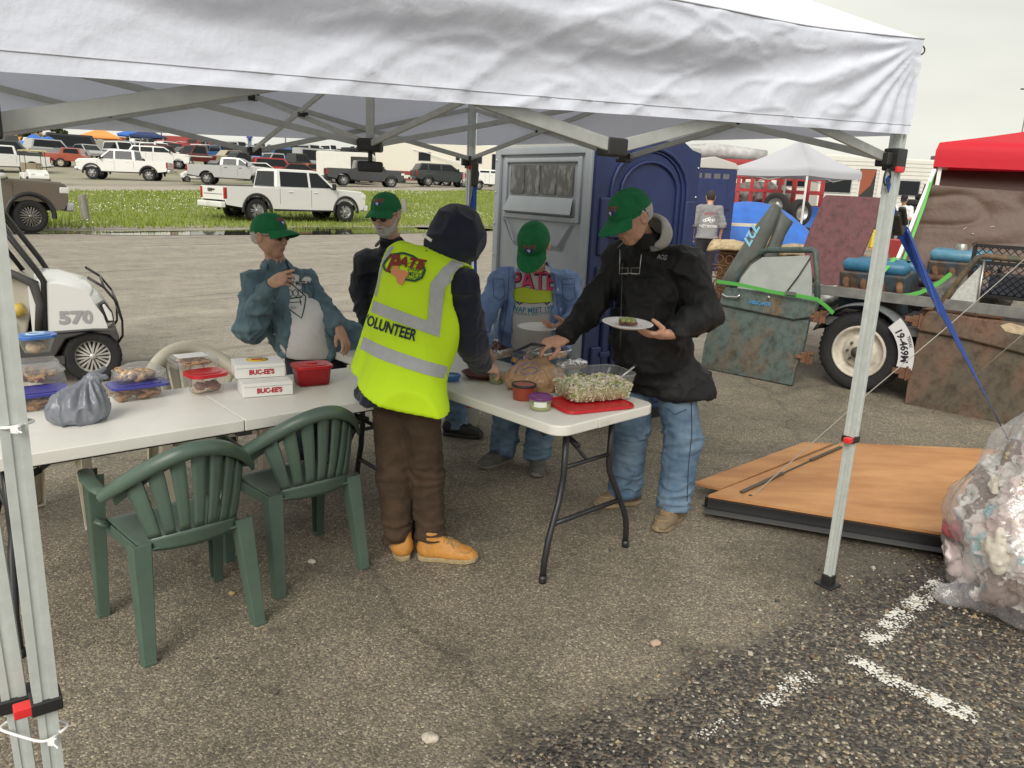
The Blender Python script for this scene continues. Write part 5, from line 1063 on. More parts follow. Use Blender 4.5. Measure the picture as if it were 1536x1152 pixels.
arms=[(sR,eR,wR,.060,.076,.045),(sL,eL,wL,.058,.060,.050)]; hem=V(0,0,.70); base=lambda cut:up_sdf(pel,ch,sL,sR,nk,f,.165,.150,.78,.12,.066,hem,(0,0,1),arms,.022,.060,cut); tee=up_sdf(pel,ch,sL,sR,nk,f,.155,.140,.78,.12,.058,V(0,0,.70),(0,0,1),(),.05,.052)
cc=A3((ch+pel)/2); o=p.sdf('t_shirt',tee,[pel,sL,sR,nk,hem],.2,.0085,M_WT,lambda v:.005*fbm(v*8,2)+.004*((1-np.abs(vn(v*np.array((12,12,5)))))**3-.3)); tsrc=p.last
o2=p.sdf('denim_shirt',base(lambda P:wedge(P,cc,f,l,.11,.065,.75,1.2,.01)),[pel,sL,sR,nk,eR,wR,eL,wL,hem],.2,.0085,M_DSH,cloth_fold(1.15,8.5,41)); collar(p,nk,f,l,M_DSH,.062,.045,.045,'collar',o2)
pr_=Print(at(430,460,4.1),f,l); th=mat('denim_thread',(.03,.055,.07),.9)
pr_.line([(466,428),(468,450),(474,455),(481,450),(479,428),(466,428)],.003,th); pr_.line([(466,434),(479,434)],.003,th); pr_.line([(468,412),(484,470),(490,520)],.003,th); pr_.line([(410,440),(412,480),(420,530)],.003,th)
for q_ in ((411,452),(413,480),(418,510)): pr_.poly([(q_[0]+1.4*math.cos(a_),q_[1]+1.4*math.sin(a_)) for a_ in (0,1.05,2.1,3.14,4.2,5.2)],bt)
pr_.done('stitching',p,p.last,o2)
pr_=Print(at(442,460,4.15),f,l); g=M_DGR; pr_.line([(434,422),(418,454),(454,479),(466,450),(434,422)],.006,g); pr_.text('PATE SWAP MEET',415,434,468,432,M_BLK,.026,bold=.02,curve=.006)
for cx in (428,436,443,451,459): pr_.line([(cx-4,448),(cx-3,443),(cx,441),(cx+3,443),(cx+4,448),(cx,451),(cx-4,448)],.004,g)
pr_.line([(426,455),(460,451)],.006,g); pr_.line([(428,460),(458,457)],.004,g); pr_.line([(431,456),(432,464)],.006,g); pr_.line([(456,453),(456,461)],.006,g); pr_.text('EST.',441,466,450,465,g,.012); pr_.done('lettering',p,tsrc,o)
lf=legs_sdf(hL,kL,aL,hR,kR,aR,pel,.095,.075,.068,.14,tuple(f),.85,.06); p.sdf('trousers',lf,[pel,aL,aR,kL,kR],.2,.012,mat('dark_trousers',(.018,.022,.035),.85),leg_fold(1,.40,3))
p.hair(low=-.05); p.cap(-.16); p.glasses(M_BLK,True)
p.shoe(V(aR.x,aR.y,0),math.atan2(-.9,.4),M_BSH,mat('white_sole',(.6,.6,.58),.7),'slip'); p.shoe(V(aL.x,aL.y,0),math.atan2(-.9,.4),M_BSH,mat('white_sole',(.6,.6,.58),.7),'slip')
# ------------------------------------------------------------------ vehicles
M_TYRE=mat('tyre_rubber',(.018,.018,.018),.85,noise=.2,nscale=30,bump=.3,bscale=80); M_GLS=mat('dark_glass',(.012,.015,.017),.12,spec=.25); M_GLS2=mat('cabin_glass',(.05,.06,.062),.1,spec=.8); M_CHR=mat('chrome',(.6,.6,.6),.18,metal=.9)
M_ALW=mat('alloy_rim',(.50,.50,.50),.3,metal=.7); M_RDL=mat('tail_light',(.32,.008,.008),.2); M_HDL=mat('head_light',(.7,.7,.68),.15,spec=.8); M_UND=mat('underbody',(.012,.012,.012),.8); M_AMB=mat('amber_light',(.7,.25,.03),.3)
def paintm(n,c,r=.28,**k): return mat('paint_'+n,c,r,coat=.6,spec=.5,**k)
P_WHT=paintm('white',(.72,.72,.70)); P_BRZ=paintm('bronze',(.17,.145,.115),metal=.4); P_GRY=paintm('graphite',(.055,.060,.062),metal=.3); P_DRK=paintm('dark_green_grey',(.03,.038,.038)); P_SIL=paintm('silver',(.45,.46,.46),metal=.4); P_RED=paintm('red',(.38,.02,.02)); P_MAR=paintm('maroon',(.14,.02,.02)); P_BLK=paintm('black',(.012,.012,.014)); P_BLU=paintm('blue',(.03,.09,.28)); P_TAN=paintm('tan',(.36,.30,.2))
def wheel(par,c,R_,w,side,rim=None,spokes=6,name='wheel',rimk=.62,rimmat2=None,dish=.0):
    e=empty(name,c,0,parent=par); s=side
    mb=MB(); pr=[(R_*rimk,-w*.42),(R_*.80,-w*.5),(R_*.93,-w*.48),(R_*.985,-w*.40),(R_,-w*.25),(R_,w*.25),(R_*.985,w*.40),(R_*.93,w*.48),(R_*.80,w*.5),(R_*rimk,w*.42)]
    T=Matrix.Rotation(PI/2,3,'X'); mb.lathe(pr,n=32,M=T)
    for k in range(32):
        a=2*PI*k/32; q=V(math.cos(a)*R_*.995,0,math.sin(a)*R_*.995); mb.box(q,(R_*.10,w*.9,R_*.02),0,Matrix.Rotation(-a+PI/2,3,'Y'))
    mb.build('tyre',M_TYRE,e)
    mb=MB(); r=R_*rimk; y=-s*w*.40 if False else s*w*.40; o=lambda q:q
    mb.lathe([(r*1.02,s*-w*.45),(r*1.03,-s*w*.38),(r*.95,-s*w*.30),(r*.90,s*w*.05),(.001,s*w*.05)],n=28,M=T); 
    # T maps z -> -y, so the outer face is at z=-s
    for k in range(spokes):
        a=2*PI*k/spokes; d=V(math.cos(a),0,math.sin(a)); t=V(-math.sin(a),0,math.cos(a)); y0=s*w*.34; y1=s*w*.26
        for q in (-1,1):
            mb.add([d*r*.15+t*q*r*.10+V(0,y0,0),d*r*.15+t*q*r*.02+V(0,y0,0),d*r*.93+t*q*r*.07+V(0,y1,0),d*r*.93+t*q*r*.20+V(0,y1,0),d*r*.15+t*q*r*.10+V(0,0,0),d*r*.15+t*q*r*.02+V(0,0,0),d*r*.93+t*q*r*.07+V(0,0,0),d*r*.93+t*q*r*.20+V(0,0,0)],[(0,1,2,3),(0,4,5,1),(1,5,6,2),(2,6,7,3),(3,7,4,0)],0)
    mb.lathe([(.0001,-s*w*.40),(r*.16,-s*w*.40),(r*.20,-s*w*.33),(r*.20,0)],n=12,M=T); mb.build('rim',rim or M_ALW,e)
    return e
def arch(cx,r,z0,n=10,a0=0,a1=180): return [(cx+r*math.cos(math.radians(a0+(a1-a0)*k/n)),z0+r*math.sin(math.radians(a0+(a1-a0)*k/n))) for k in range(n+1)]
def pickup(loc,rz,lab,pm,grp=None,L=5.9,H=1.95,R_=.42,rim=None,spokes=6,suv=False,tail='',gls=M_GLS,flare=True,name='pickup_truck',wb=None,grille=M_BLK,bump=M_CHR,hi=.0,dual=False):
    t=empty(name,loc,rz,lab,'suv' if suv else 'pickup truck',grp); w=1.0; xf=L*.5; xr=-L*.5; af=xf-.98; ar=xr+1.22+.05; z0=.50+hi; zs=1.28+hi; zh=1.24+hi
    if suv: ar=xr+1.05; L_=L
    ra=R_+.10; cz=R_+.02
    def skin_(zt):
        lo=[(xr+.06,z0+.12),(ar-ra-.0,z0+.02)]+[(x,max(z,z0)) for x,z in reversed(arch(ar,ra,cz))]+[(af-ra,z0-.03)]+[(x,max(z,z0-.03)) for x,z in reversed(arch(af,ra,cz))]+[(xf-.12,z0+.02),(xf-.02,z0+.22)]
        return lo+zt
    nose=[(xf,.80+hi),(xf-.01,zh-.10),(xf-.09,zh-.015),(xf-.6,zh+.01),(xf-1.30,zh+.045)]
    backt=[(xf-1.45,zs+.02),(xr+.04,zs+.0),(xr,zs-.05),(xr+.01,z0+.3)]
    mb=MB(); pol=skin_(nose+backt)
    for s in (-1,1): mb.prism(pol,s*(w-.09),s*w,'y')
    o=mb.build('body',pm,t,bevel=.035,seg=3)
    # core: engine bay, hood, cabin floor, bed floor
    cabr=xr+(2.12 if not suv else .03)
    mb=MB(); mb.prism([(xf-.03,z0+.2),(xf-.02,zh-.09),(xf-.12,zh+.025),(xf-.6,zh+.055),(xf-1.42,zh+.085),(xf-1.5,z0+.2)],-(w-.085),w-.085,'y'); mb.prism([(xf-1.5,z0+.2),(xf-1.5,zs+.03),(cabr,zs+.03),(cabr,z0+.2)],-(w-.085),w-.085,'y')
    mb.build('hood',pm,o,bevel=.03)
    mb=MB(); mb.box(((ar+af)/2,0,z0+.08),(af-ar+1.6,1.3,.22)); mb.box((ar,0,R_),(.12,1.5,.12)); mb.box((af,0,R_),(.12,1.5,.12)); mb.box((xr+.5,0,z0+.12),(.8,1.2,.2)); mb.build('underbody',M_UND,t)
    if not suv:
        mb=MB(); mb.box(((cabr+xr)/2+.02,0,z0+.40),(cabr-xr-.06,1.8,.05)); mb.build('bed_floor',M_UND,t); mb=MB(); mb.box((xr+.045,0,(zs+z0)/2+.13),(.07,1.83,zs-z0-.3)); tg=mb.build('tailgate',pm,t,bevel=.02)
        mb=MB(); mb.box((xr+.005,0,zs-.13),(.012,.30,.06)); mb.box((xr+.008,0,(zs+z0)/2+.10),(.006,1.5,.02)); mb.build('tailgate_handle',M_BLK,tg)
        if tail:
            mb=MB(); textflat(mb,tail,(xr-.0,.22,zs-.15),(0,-1,0),(0,0,1),.16,bold=.01,off=-.012 if False else .010); mb.build('lettering',mat('badge_dark',(.03,.03,.03),.4),tg,fixn=False)
    # greenhouse
    wf=xf-1.35; roof0=xf-2.15; roof1=cabr+.10 if not suv else xr+.42; rb=cabr-.0 if not suv else xr+.10; zr=H+hi; wt=.735; wbm=.90
    def gh(x,z,k): yy=wbm+(wt-wbm)*(z-zs)/(zr-zs); return V(x,k*yy,z)
    prof=[(wf,zs+.03),(roof0,zr-.03),(roof0-.25,zr),(roof1+.2,zr),(roof1,zr-.035),(rb,zs+.03)]
    mb=MB(); n=len(prof); vs=[gh(x,z,-1) for x,z in prof]+[gh(x,z,1) for x,z in prof]; mb.add(vs,[tuple(range(n)),tuple(reversed(range(n,2*n)))]+[((i+1)%n,i,i+n,(i+1)%n+n) for i in range(n)]); mb.build('cab',pm,t,bevel=.05,seg=3)
    def win(nm,pts2,k,m=gls):
        mb=MB(); a=[gh(x,z,k)+V(0,k*.006,0) for x,z in pts2]; b=[p-V(0,k*.004,0) for p in a]; nn=len(a); mb.add(a+b,[tuple(range(nn))]+[((i+1)%nn,i,i+nn,(i+1)%nn+nn) for i in range(nn)]); return mb.build(nm,m,t)
    zb,zt=zs+.07,zr-.10; f_=lambda z:wf+(roof0-wf)*(z-zs-.03)/(zr-zs-.06); r_=lambda z:rb+(roof1-rb)*(z-zs-.03)/(zr-zs-.07)
    m1=(wf+rb)/2+.12; 
    for k in (-1,1):
        if suv:
            q=r_(zb)+.95; win('window',[(f_(zb)-.16,zb),(f_(zt)-.12,zt),(m1+.12,zt),(m1+.12,zb)],k); win('window',[(m1+.02,zb),(m1+.02,zt),(q+.06,zt),(q+.06,zb)],k); win('window',[(q-.04,zb),(q-.04,zt),(r_(zt)+.18,zt),(r_(zb)+.18,zb)],k)
        else: win('window',[(f_(zb)-.16,zb),(f_(zt)-.12,zt),(m1+.05,zt),(m1+.05,zb)],k); win('window',[(m1-.05,zb),(m1-.05,zt),(r_(zt)+.16,zt),(r_(zb)+.20,zb)],k)
    mb=MB(); d=V(.012,0,.008); mb.add([V(f_(zb),-.80,zb)+d,V(f_(zb),.80,zb)+d,V(f_(zt+.04),.66,zt+.04)+d,V(f_(zt+.04),-.66,zt+.04)+d],[(0,1,2,3)]); mb.build('windscreen',gls,t)
    mb=MB(); d=V(-.012,0,.0); mb.add([V(r_(zb),-.76,zb)+d,V(r_(zb),.76,zb)+d,V(r_(zt),.64,zt)+d,V(r_(zt),-.64,zt)+d],[(0,1,2,3)]); mb.build('rear_window',gls,t)
    for k in (-1,1):
        for x in (m1,)+(() if suv else ()): 
            mb=MB(); mb.box((x,k*w,.93+hi),(.012,.006,.68)); mb.box((wf-.02,k*w,.90+hi),(.012,.006,.6)); mb.box((cabr+.12 if not suv else ar+.5,k*w,.98+hi),(.012,.006,.56)); mb.build('door_gap',mat('gap',(.05,.05,.05),.8),o)
        for x in (m1+.20,(m1+rb)/2-.16):
            mb=MB(); mb.box((x,k*(w+.012),zs-.12),(.19,.03,.035)); mb.build('door_handle',pm if pm is P_WHT else M_BLK,t,bevel=.01)
        mb=MB(); mb.box((wf-.28,k*(w+.13),zs+.13),(.11,.18,.26)); mb.bar((wf-.28,k*.9,zs+.04),(wf-.28,k*(w+.08),zs+.06),.06,.06); mb.build('wing_mirror',M_BLK,t,bevel=.03)
        mb=MB(); mb.box((xf-.09,k*(w-.145),zh-.20),(.26,.31,.18)); mb.build('headlight',M_HDL,t,bevel=.03)
        mb=MB(); mb.box((xr+.03,k*(w-.07),zs-.24),(.09,.15,.42)); mb.build('taillight',M_RDL,t,bevel=.02)
        mb=MB(); mb.bar((af-.7,k*(w-.03),z0-.05),(ar+.75,k*(w-.03),z0-.05),.14,.06); mb.build('side_step',M_BLK,t,bevel=.01)
        if flare:
            for cx in (af,ar):
                a=arch(cx,ra+.015,cz,14,-8,188); mb=MB(); vs=[]
                for x,z in a:
                    dx,dz=(x-cx)/(ra+.015),(z-cz)/(ra+.015); vs+=[(x-dx*.03,k*(w-.05),z-dz*.03),(x,k*(w+.035),z),(x+dx*.085,k*(w+.025),z+dz*.085),(x+dx*.095,k*(w-.03),z+dz*.095)]
                mb.add(vs,[(4*i+j,4*i+j+1,4*i+j+5,4*i+j+4) for i in range(len(a)-1) for j in range(3)],0,True); mb.build('wheel_arch',M_BLK,t)
    mb=MB(); mb.box((xf+.02,0,.92+hi),(.08,1.30,.42)); gr=mb.build('grille',grille,t,bevel=.02); mb=MB()
    for j in range(4): mb.box((xf+.065,0,.77+hi+j*.1),(.015,1.24,.03))
    mb.build('grille_bar',M_CHR if grille is M_CHR else M_ALW if grille is not M_BLK else M_BLK,gr)
    mb=MB(); mb.box((xf+.05,0,.58+hi),(.22,1.96,.24)); mb.build('front_bumper',bump,t,bevel=.05); mb=MB(); mb.box((xr-.08,0,.62+hi),(.22,1.90,.22)); rbp=mb.build('rear_bumper',bump,t,bevel=.04)
    mb=MB(); mb.box((xr-.195,0,.63+hi),(.006,.30,.15)); mb.build('number_plate',mat('plate_white',(.6,.6,.6),.5),rbp)
    for cx in (af,ar):
        for k in (-1,1): wheel(t,(cx,k*(w-.16),R_),R_,.28,k,rim,spokes)
    return t
h48=math.radians(47)
A=atz(371,338);B_=atz(522,338); c=(A+B_)/2; c.z=gnd(c.x,c.y)+.03; nn=V(-math.sin(h48),math.cos(h48),0); c+=nn*.95
pickup(c,h48,'white crew cab pickup with a closed tailgate parked beside the roadside puddle',P_WHT,None,6.25,2.02,.43,None,6,tail='GMC',bump=P_WHT)
A=atz(48,349); dF=math.radians(50); c=V(A.x,A.y,0)-V(math.cos(dF),math.sin(dF),0)*(5.9/2-.98)+V(-math.sin(dF),math.cos(dF),0)*.9
pickup(c,dF,'bronze pickup with big black wheels at the left edge, only its front showing',P_BRZ,None,5.9,2.0,.44,mat('dark_alloy',(.25,.24,.22),.3,metal=.8),10,bump=P_SIL,hi=.12)
c=spot(192,57); pickup(c+V(0,0,.04),PI+.05+.12,'white lifted crew cab pickup on the far side of the verge, facing left',P_WHT,None,6.0,2.0,.44,None,6,hi=.1)
c=spot(546,62); pickup(c+V(0,0,.03),.36,'dark grey crew cab pickup parked in front of the white box trailer',P_GRY,None,5.9,1.96,.42,None,6,flare=False,bump=M_BLK)
c=spot(664,69); pickup(c+V(0,0,.03),.42,'dark green-grey suv parked in front of the cream motorhome',P_DRK,None,5.3,1.90,.41,None,6,suv=True,name='suv',flare=False,bump=P_DRK)
c=spot(350,55); pickup(c+V(0,0,.02),.15,'silver pickup with an empty bed parked behind the white pickup by the puddle',P_SIL,None,5.6,1.85,.40,None,6,flare=False,bump=P_SIL)
c=spot(8,58); pickup(c,PI-.1+.9,'white pickup cab behind the parked golf cart at the far left',P_WHT,None,5.8,1.95,.4,None,6,flare=False)
c=spot(243,72); pickup(c,.3,'white estate wagon with many side windows behind the white lifted pickup',P_WHT,None,5.2,1.85,.38,None,6,suv=True,name='suv',flare=False)
c=spot(740,64); pickup(c,.2,'white car nose between the grey toilet wall and the dark suv',P_WHT,None,4.8,1.6,.35,None,6,suv=True,name='suv',flare=False)
# ------------------------------------------------------------------ golf carts
def golf_cart(loc,rz,lab,roofm,bodym,grp=None,small=True):
    t=empty('golf_cart',loc,rz,lab,'golf cart',grp); G_=mat('cart_grey',(.06,.058,.055),.6)
    mb=MB(); mb.prism([(.15,.28),(.15,.62),(.45,.80),(.62,.86),(1.0,.72),(1.22,.55),(1.25,.36),(1.1,.3)],-.5,.5,'y'); mb.build('front_cowl',bodym,t,bevel=.05,seg=3)
    mb=MB(); mb.prism([(-1.2,.35),(-1.2,.62),(-1.1,.68),(-.15,.68),(-.1,.3)],-.56,.56,'y'); mb.build('rear_body',bodym,t,bevel=.05)
    mb=MB(); mb.box((0,0,.27),(2.1,1.1,.07)); mb.build('floor',G_,t); mb=MB(); mb.box((-.45,0,.74),(.5,1.05,.10)); mb.box((-.72,0,1.0),(.10,1.05,.42)); mb.build('seat',mat('cart_seat',(.35,.3,.22),.6),t,bevel=.03)
    mb=MB(); mb.box((-.1,0,1.86),(1.75,1.15,.06)); mb.build('roof',roofm,t,bevel=.03)
    for k in (-1,1):
        for a,b in (((.60,k*.50,.85),(.42,k*.5,1.84)),((-.85,k*.52,.65),(-.75,k*.52,1.84))): mb=MB(); mb.tube([a,b],.018,6); mb.build('post',M_BLK,t)
        for x in (.82,-.82): wheel(t,(x,k*.47,.23),.23,.2,k,None,6)
        mb=MB(); mb.box((1.2,k*.32,.6),(.05,.16,.09)); mb.build('headlight',M_HDL,t)
    mb=MB(); pts=[V(.22,.25,1.0)+V(.05*math.sin(a)*.5,.17*math.cos(a),.15*math.sin(a)) for a in np.linspace(0,2*PI,15)]; mb.tube(pts,.014,5); mb.tube([(.22,.25,1),(.5,.25,.75)],.018,5); mb.build('steering_wheel',M_BLK,t); return t
c=spot(54,45); golf_cart(c,math.radians(-48),'white golf cart with a pale yellow roof parked left of the verge',mat('pale_yellow',(.6,.56,.3),.5),P_WHT)
c=spot(298,58); golf_cart(c,math.radians(-150),'white golf cart with a pale roof beside the silver pickup',P_WHT,P_WHT)
# the near cart, number 570
def near_cart():
    Wf=atz(137,577); Wf.z=.0; R_=.215; hd=math.radians(30)     # front wheel, near side; nose to the right
    t=empty('golf_cart',(Wf.x,Wf.y+.06,0),hd,'white golf cart numbered 570 with black dash and brush guard at the left','golf cart'); D_=mat('cart_grey',(.06,.058,.055),.6); w=.12
    wheel(t,(0,.10,R_),R_,.19,-1,mat('cart_rim',(.55,.54,.50),.35,metal=.4),10,rimk=.60); wheel(t,(0,.92,R_),R_,.19,1,None,10,rimk=.6); wheel(t,(-1.62,.10,R_),R_,.19,-1,None,10,rimk=.6); wheel(t,(-1.62,.92,R_),R_,.19,1,None,10,rimk=.6)
    # cowl: hood profile lofted across, narrower at the nose
    prof=[(-.40,.50),(-.40,1.02),(-.33,1.06),(-.20,1.05),(.0,.97),(.16,.84),(.26,.70),(.30,.56),(.27,.52)]
    mb=MB(); K=9; vs=[]; n=len(prof)
    for j in range(K):
        f=-1+2*j/(K-1); y=.51+f*.50; cr=1-abs(f)**3*.10
        for (x,z) in prof:
            tx=x-(abs(f)**2.5)*.10*(1 if x>.05 else 0); vs.append((tx,y,.50+(z-.50)*cr))
    mb.add(vs,[(j*n+i,j*n+i+1,(j+1)*n+i+1,(j+1)*n+i) for j in range(K-1) for i in range(n-1)]+[tuple(range(n)),tuple(reversed(range((K-1)*n,K*n)))],0,True); cw=mb.build('front_cowl',P_WHT,t); cw.modifiers.new('e','EDGE_SPLIT').split_angle=math.radians(50)
    tb=MB(); textflat(tb,'570',(-.09,.008,.66),(1,0,0),(0,0,1),.165,bold=.008,off=.003); tb.build('lettering',mat('grey_number',(.33,.33,.34),.5),cw,fixn=False)
    mb=MB(); mb.prism([(-.62,.30),(-.50,.44),(-.44,.53),(.05,.55),(.28,.54),(.33,.46),(.30,.40),(.22,.48),(.0,.52),(-.18,.46),(-.26,.30),(-.34,.24),(-.60,.24)],-.02,1.04,'y'); mb.build('lower_skirt',D_,t,bevel=.015)
    mb=MB(); mb.prism([(.215,.62),(.155,.78),(.185,.795),(.262,.70),(.275,.62)],-.004,.14,'y'); mb.build('headlight',M_HDL,t,bevel=.008); mb=MB(); mb.prism([(.20,.60),(.14,.79),(.19,.81),(.275,.70),(.285,.61)],.0,.13,'y'); mb.build('headlight_surround',M_BLK,t)
    mb=MB(); 
    for y in (.1,.9): mb.tube([(.02,y,1.04),(.20,y,.94),(.34,y,.78),(.385,y,.60),(.375,y,.44),(.28,y,.34)],.016,6)
    for a in ((.20,.94),(.34,.78),(.385,.60)): mb.tube([(a[0],.1,a[1]),(a[0],.9,a[1])],.016,6)
    mb.build('brush_guard',M_BLK,t)
    # dash and windscreen frame leaning back
    mb=MB(); mb.prism([(-.66,.55),(-.60,.95),(-.56,1.12),(-.44,1.13),(-.36,1.04),(-.36,.86),(-.42,.62),(-.46,.40)],.06,.96,'y'); mb.build('dashboard',mat('cream_panel',(.42,.40,.33),.5),t,bevel=.02)
    mb=MB(); mb.tube([(-.66,.02,1.10),(-.50,.02,1.10),(-.36,.02,1.0),(-.33,.02,.80),(-.36,.02,.55)],[.02,.035,.04,.035,.03],8); mb.build('dash_edge',D_,t); mb=MB(); mb.box((-.58,.30,.98),(.14,.42,.16)); mb.build('cubby',M_BLK,t,bevel=.02); mb=MB(); mb.tube([(-.50,.04,.80),(-.47,.04,.70)],.05,8); mb.build('yellow_cup',mat('yellow_thing',(.6,.42,.08),.5),t)
    mb=MB(); mb.box((-.74,.12,.80),(.13,.13,.05)); mb.tube([(-.58,.06,.64),(-.58,.06,.58)],.07,10); mb.build('cup_holder',M_BLK,t,bevel=.01)
    mb=MB(); mb.tube([(-.60,.30,.72),(-.88,.30,1.04)],.022,6); pts=[V(-.90,.30,1.06)+V(.11*math.sin(a),.19*math.cos(a),.12*math.sin(a)) for a in np.linspace(0,2*PI,21)]; mb.tube(pts,.016,6); mb.build('steering_wheel',M_BLK,t)
    for y in (.02,.99): mb=MB(); mb.tube([(-.32,y,.42),(-.29,y,1.02),(-.33,y,1.12),(-.72,y,1.92)],.024,8); mb.build('windscreen_post',M_BLK,t)
    mb=MB(); mb.tube([(-.42,.06,1.12),(-.80,.06,1.90)],.02,6); mb.build('inner_post',M_BLK,t)
    mb=MB(); mb.add([(-.38,.03,1.12),(-.38,.98,1.12),(-.74,.98,1.90),(-.74,.03,1.90)],[(0,1,2,3)]); mb.build('windscreen',film('screen_film',clear=.97,gloss=.0),t)
    mb=MB(); mb.box((-1.36,.5,1.97),(1.7,1.1,.06)); mb.build('roof',P_WHT,t,bevel=.02); mb=MB(); mb.box((-.95,.5,.25),(1.5,1.0,.08)); mb.build('floor',D_,t)
    mb=MB(); mb.prism([(-.70,.25),(-.62,.55),(-.55,.58),(-.50,.28)],.1,.9,'y'); mb.build('pedal_box',M_BLK,t)
    mb=MB(); mb.box((-1.3,.5,.62),(.5,.95,.2)); mb.box((-1.55,.5,.95),(.1,.95,.4)); mb.build('seat',mat('cart_seat',(.35,.3,.22),.6),t,bevel=.03)
near_cart()
for o in list(bpy.data.objects):
    if o.type=='MESH' and o.parent and (o.parent.get('category')=='golf cart' or (o.parent.parent and o.parent.parent.get('category')=='golf cart')) and 'numbered' in (o.parent.get('label') or (o.parent.parent.get('label') if o.parent.parent else '') or '') and o.name.split('.')[0] not in ('tyre','rim'):
        for v in o.data.vertices:
            if v.co.x>0: v.co.x*=.62
            v.co.z*=.82
# ------------------------------------------------------------------ portable toilets
def wallp(mb,O,x,W_,H_,holes=()): pass
def toilet():
    C=V(.09*5.39,5.39,0); a=math.radians(33.7); t=empty('portable_toilet',C,a,'portable toilet with a blue door front and grey side wall behind the food table','portable toilet')
    G_=mat('toilet_grey',(.33,.36,.385),.5,noise=.08,nscale=4,bump=.03,bscale=200); Bm=mat('toilet_blue',(.017,.030,.105),.5,noise=.15,nscale=4,bump=.04,bscale=200); Wd,Dp,Hh=1.05,1.22,2.12
    # front face lies on local y=0 (x 0..Wd); the grey side runs back along local y at x=0
    mb=MB(); mb.box((.02,Dp/2,Hh/2+.03),(.03,Dp-.08,Hh-.06)); sd=mb.build('side_wall',G_,t)
    mb=MB()   # raised frame and relief on the side wall, facing -x
    def sb(y0,y1,z0,z1,d=.03): mb.box((.005-d/2,(y0+y1)/2,(z0+z1)/2),(d,y1-y0,z1-z0))
    sb(.0,.07,.05,Hh,.035); sb(Dp-.07,Dp,.05,Hh,.035); sb(.07,Dp-.07,Hh-.06,Hh,.03); sb(.07,Dp-.07,.05,.16,.03); sb(.12,.16,1.56,Hh-.08,.025); sb(Dp-.16,Dp-.12,1.56,Hh-.08,.025); sb(.16,Dp-.16,2.0,2.035,.025); sb(.16,Dp-.16,1.56,1.60,.028)
    mb.build('wall_frame',G_,sd,bevel=.008)
    mb=MB(); q=-.012
    A_=[(.16,1.54),(.30,1.34),(Dp-.30,1.34),(Dp-.16,1.54)]; 
    mb.add([(q-.0,y,z) for y,z in A_]+[(q-.03,.16,1.56),(q-.035,.31,1.38),(q-.035,Dp-.31,1.38),(q-.03,Dp-.16,1.56)],[(0,1,5,4),(1,2,6,5),(2,3,7,6)])
    mb.build('wall_relief',G_,sd,bevel=.008); mb=MB()
    hexa=[(.16,.62),(.40,.84),(Dp-.40,.84),(Dp-.16,.62),(Dp-.16,.2),(.16,.2)]; mb.prism([(y,z) for y,z in hexa],q-.028,q+.02,'x'); mb.build('wall_relief',G_,sd,bevel=.012)
    mb=MB(); mb.add([(-.004,.17,1.60),(-.004,Dp-.17,1.60),(-.055,Dp-.17,1.62),(-.055,.17,1.62)],[(0,1,2,3)]); mb.add([(-.055,.17,1.62),(-.055,Dp-.17,1.62),(-.01,Dp-.2,1.74),(-.01,.2,1.74)],[(0,1,2,3)]); mb.build('vent_hood',G_,sd)
    mm=mat('vent_mesh',(.10,.10,.095),.6,col2=(.22,.22,.21),nscale=9,stretch=(1,2,1),thr=(.5,.62)); mb=MB(); 
    for k in range(4): y0=.20+k*(Dp-.40)/4; mb.box((-.006,y0+(Dp-.40)/8,1.87),(.01,(Dp-.40)/4-.02,.22))
    mb.build('vent_screen',mm,sd)
    mb=MB()
    for k in range(8): mb.lathe([(.0001,.006),(.008,.004),(.009,0)],(-.036,Dp-.03,.2+k*.26),8,M=Matrix.Rotation(-PI/2,3,'Y'))
    mb.build('rivets',M_CHR,sd)
    mb=MB(); mb.box((Wd-.02,Dp/2,Hh/2+.03),(.03,Dp-.08,Hh-.06)); mb.build('side_wall',G_,t); mb=MB(); mb.box((Wd/2,Dp-.02,Hh/2),(Wd-.04,.03,Hh-.04)); mb.build('back_wall',G_,t); mb=MB(); mb.box((Wd/2,Dp/2,.05),(Wd,Dp,.10)); mb.build('base',M_BLK,t)
    # blue front: frame with an arched door
    mb=MB(); ar=[(.0,.1),(.0,Hh+.0),(.12,Hh+.02),(.30,Hh+.10),(.56,Hh+.16),(.80,Hh+.10),(.95,Hh+.02),(Wd,Hh),(Wd,.1)]
    hole=[(.20,.14)]+[(.54-.34*math.cos(math.radians(k*15)),1.80+.30*math.sin(math.radians(k*15))) for k in range(13)]+[(.88,.14)]
    vs=[(x,-.01,z) for x,z in ar]+[(x,-.01,z) for x,z in hole]
    bm=bmesh.new(); o_=[bm.verts.new((x,-.03,z)) for x,z in ar]; i_=[bm.verts.new((x,-.03,z)) for x,z in hole]
    for L_ in (o_,i_):
        for a_,b_ in zip(L_,L_[1:]+L_[:1]): bm.edges.new((a_,b_))
    r=bmesh.ops.triangle_fill(bm,use_beauty=True,edges=bm.edges[:]); g=bmesh.ops.extrude_face_region(bm,geom=bm.faces[:]); 
    for v in [e for e in g['geom'] if isinstance(e,bmesh.types.BMVert)]: v.co.y+=.06
    bmesh.ops.recalc_face_normals(bm,faces=bm.faces); me=bpy.data.meshes.new('front_frame'); bm.to_mesh(me); bm.free(); me.materials.append(Bm); o=bpy.data.objects.new('front_frame',me); COL.objects.link(o); o.parent=t
    mb=MB(); mb.prism([(x*1.0,z) for x,z in hole],-.02,.02,'y'); dr=mb.build('door',Bm,t,bevel=.01)
    mb=MB(); 
    def arcp(r1,r2,z0): return [(.54-r1*math.cos(math.radians(k*15)),1.80+r2*math.sin(math.radians(k*15))) for k in range(13)]
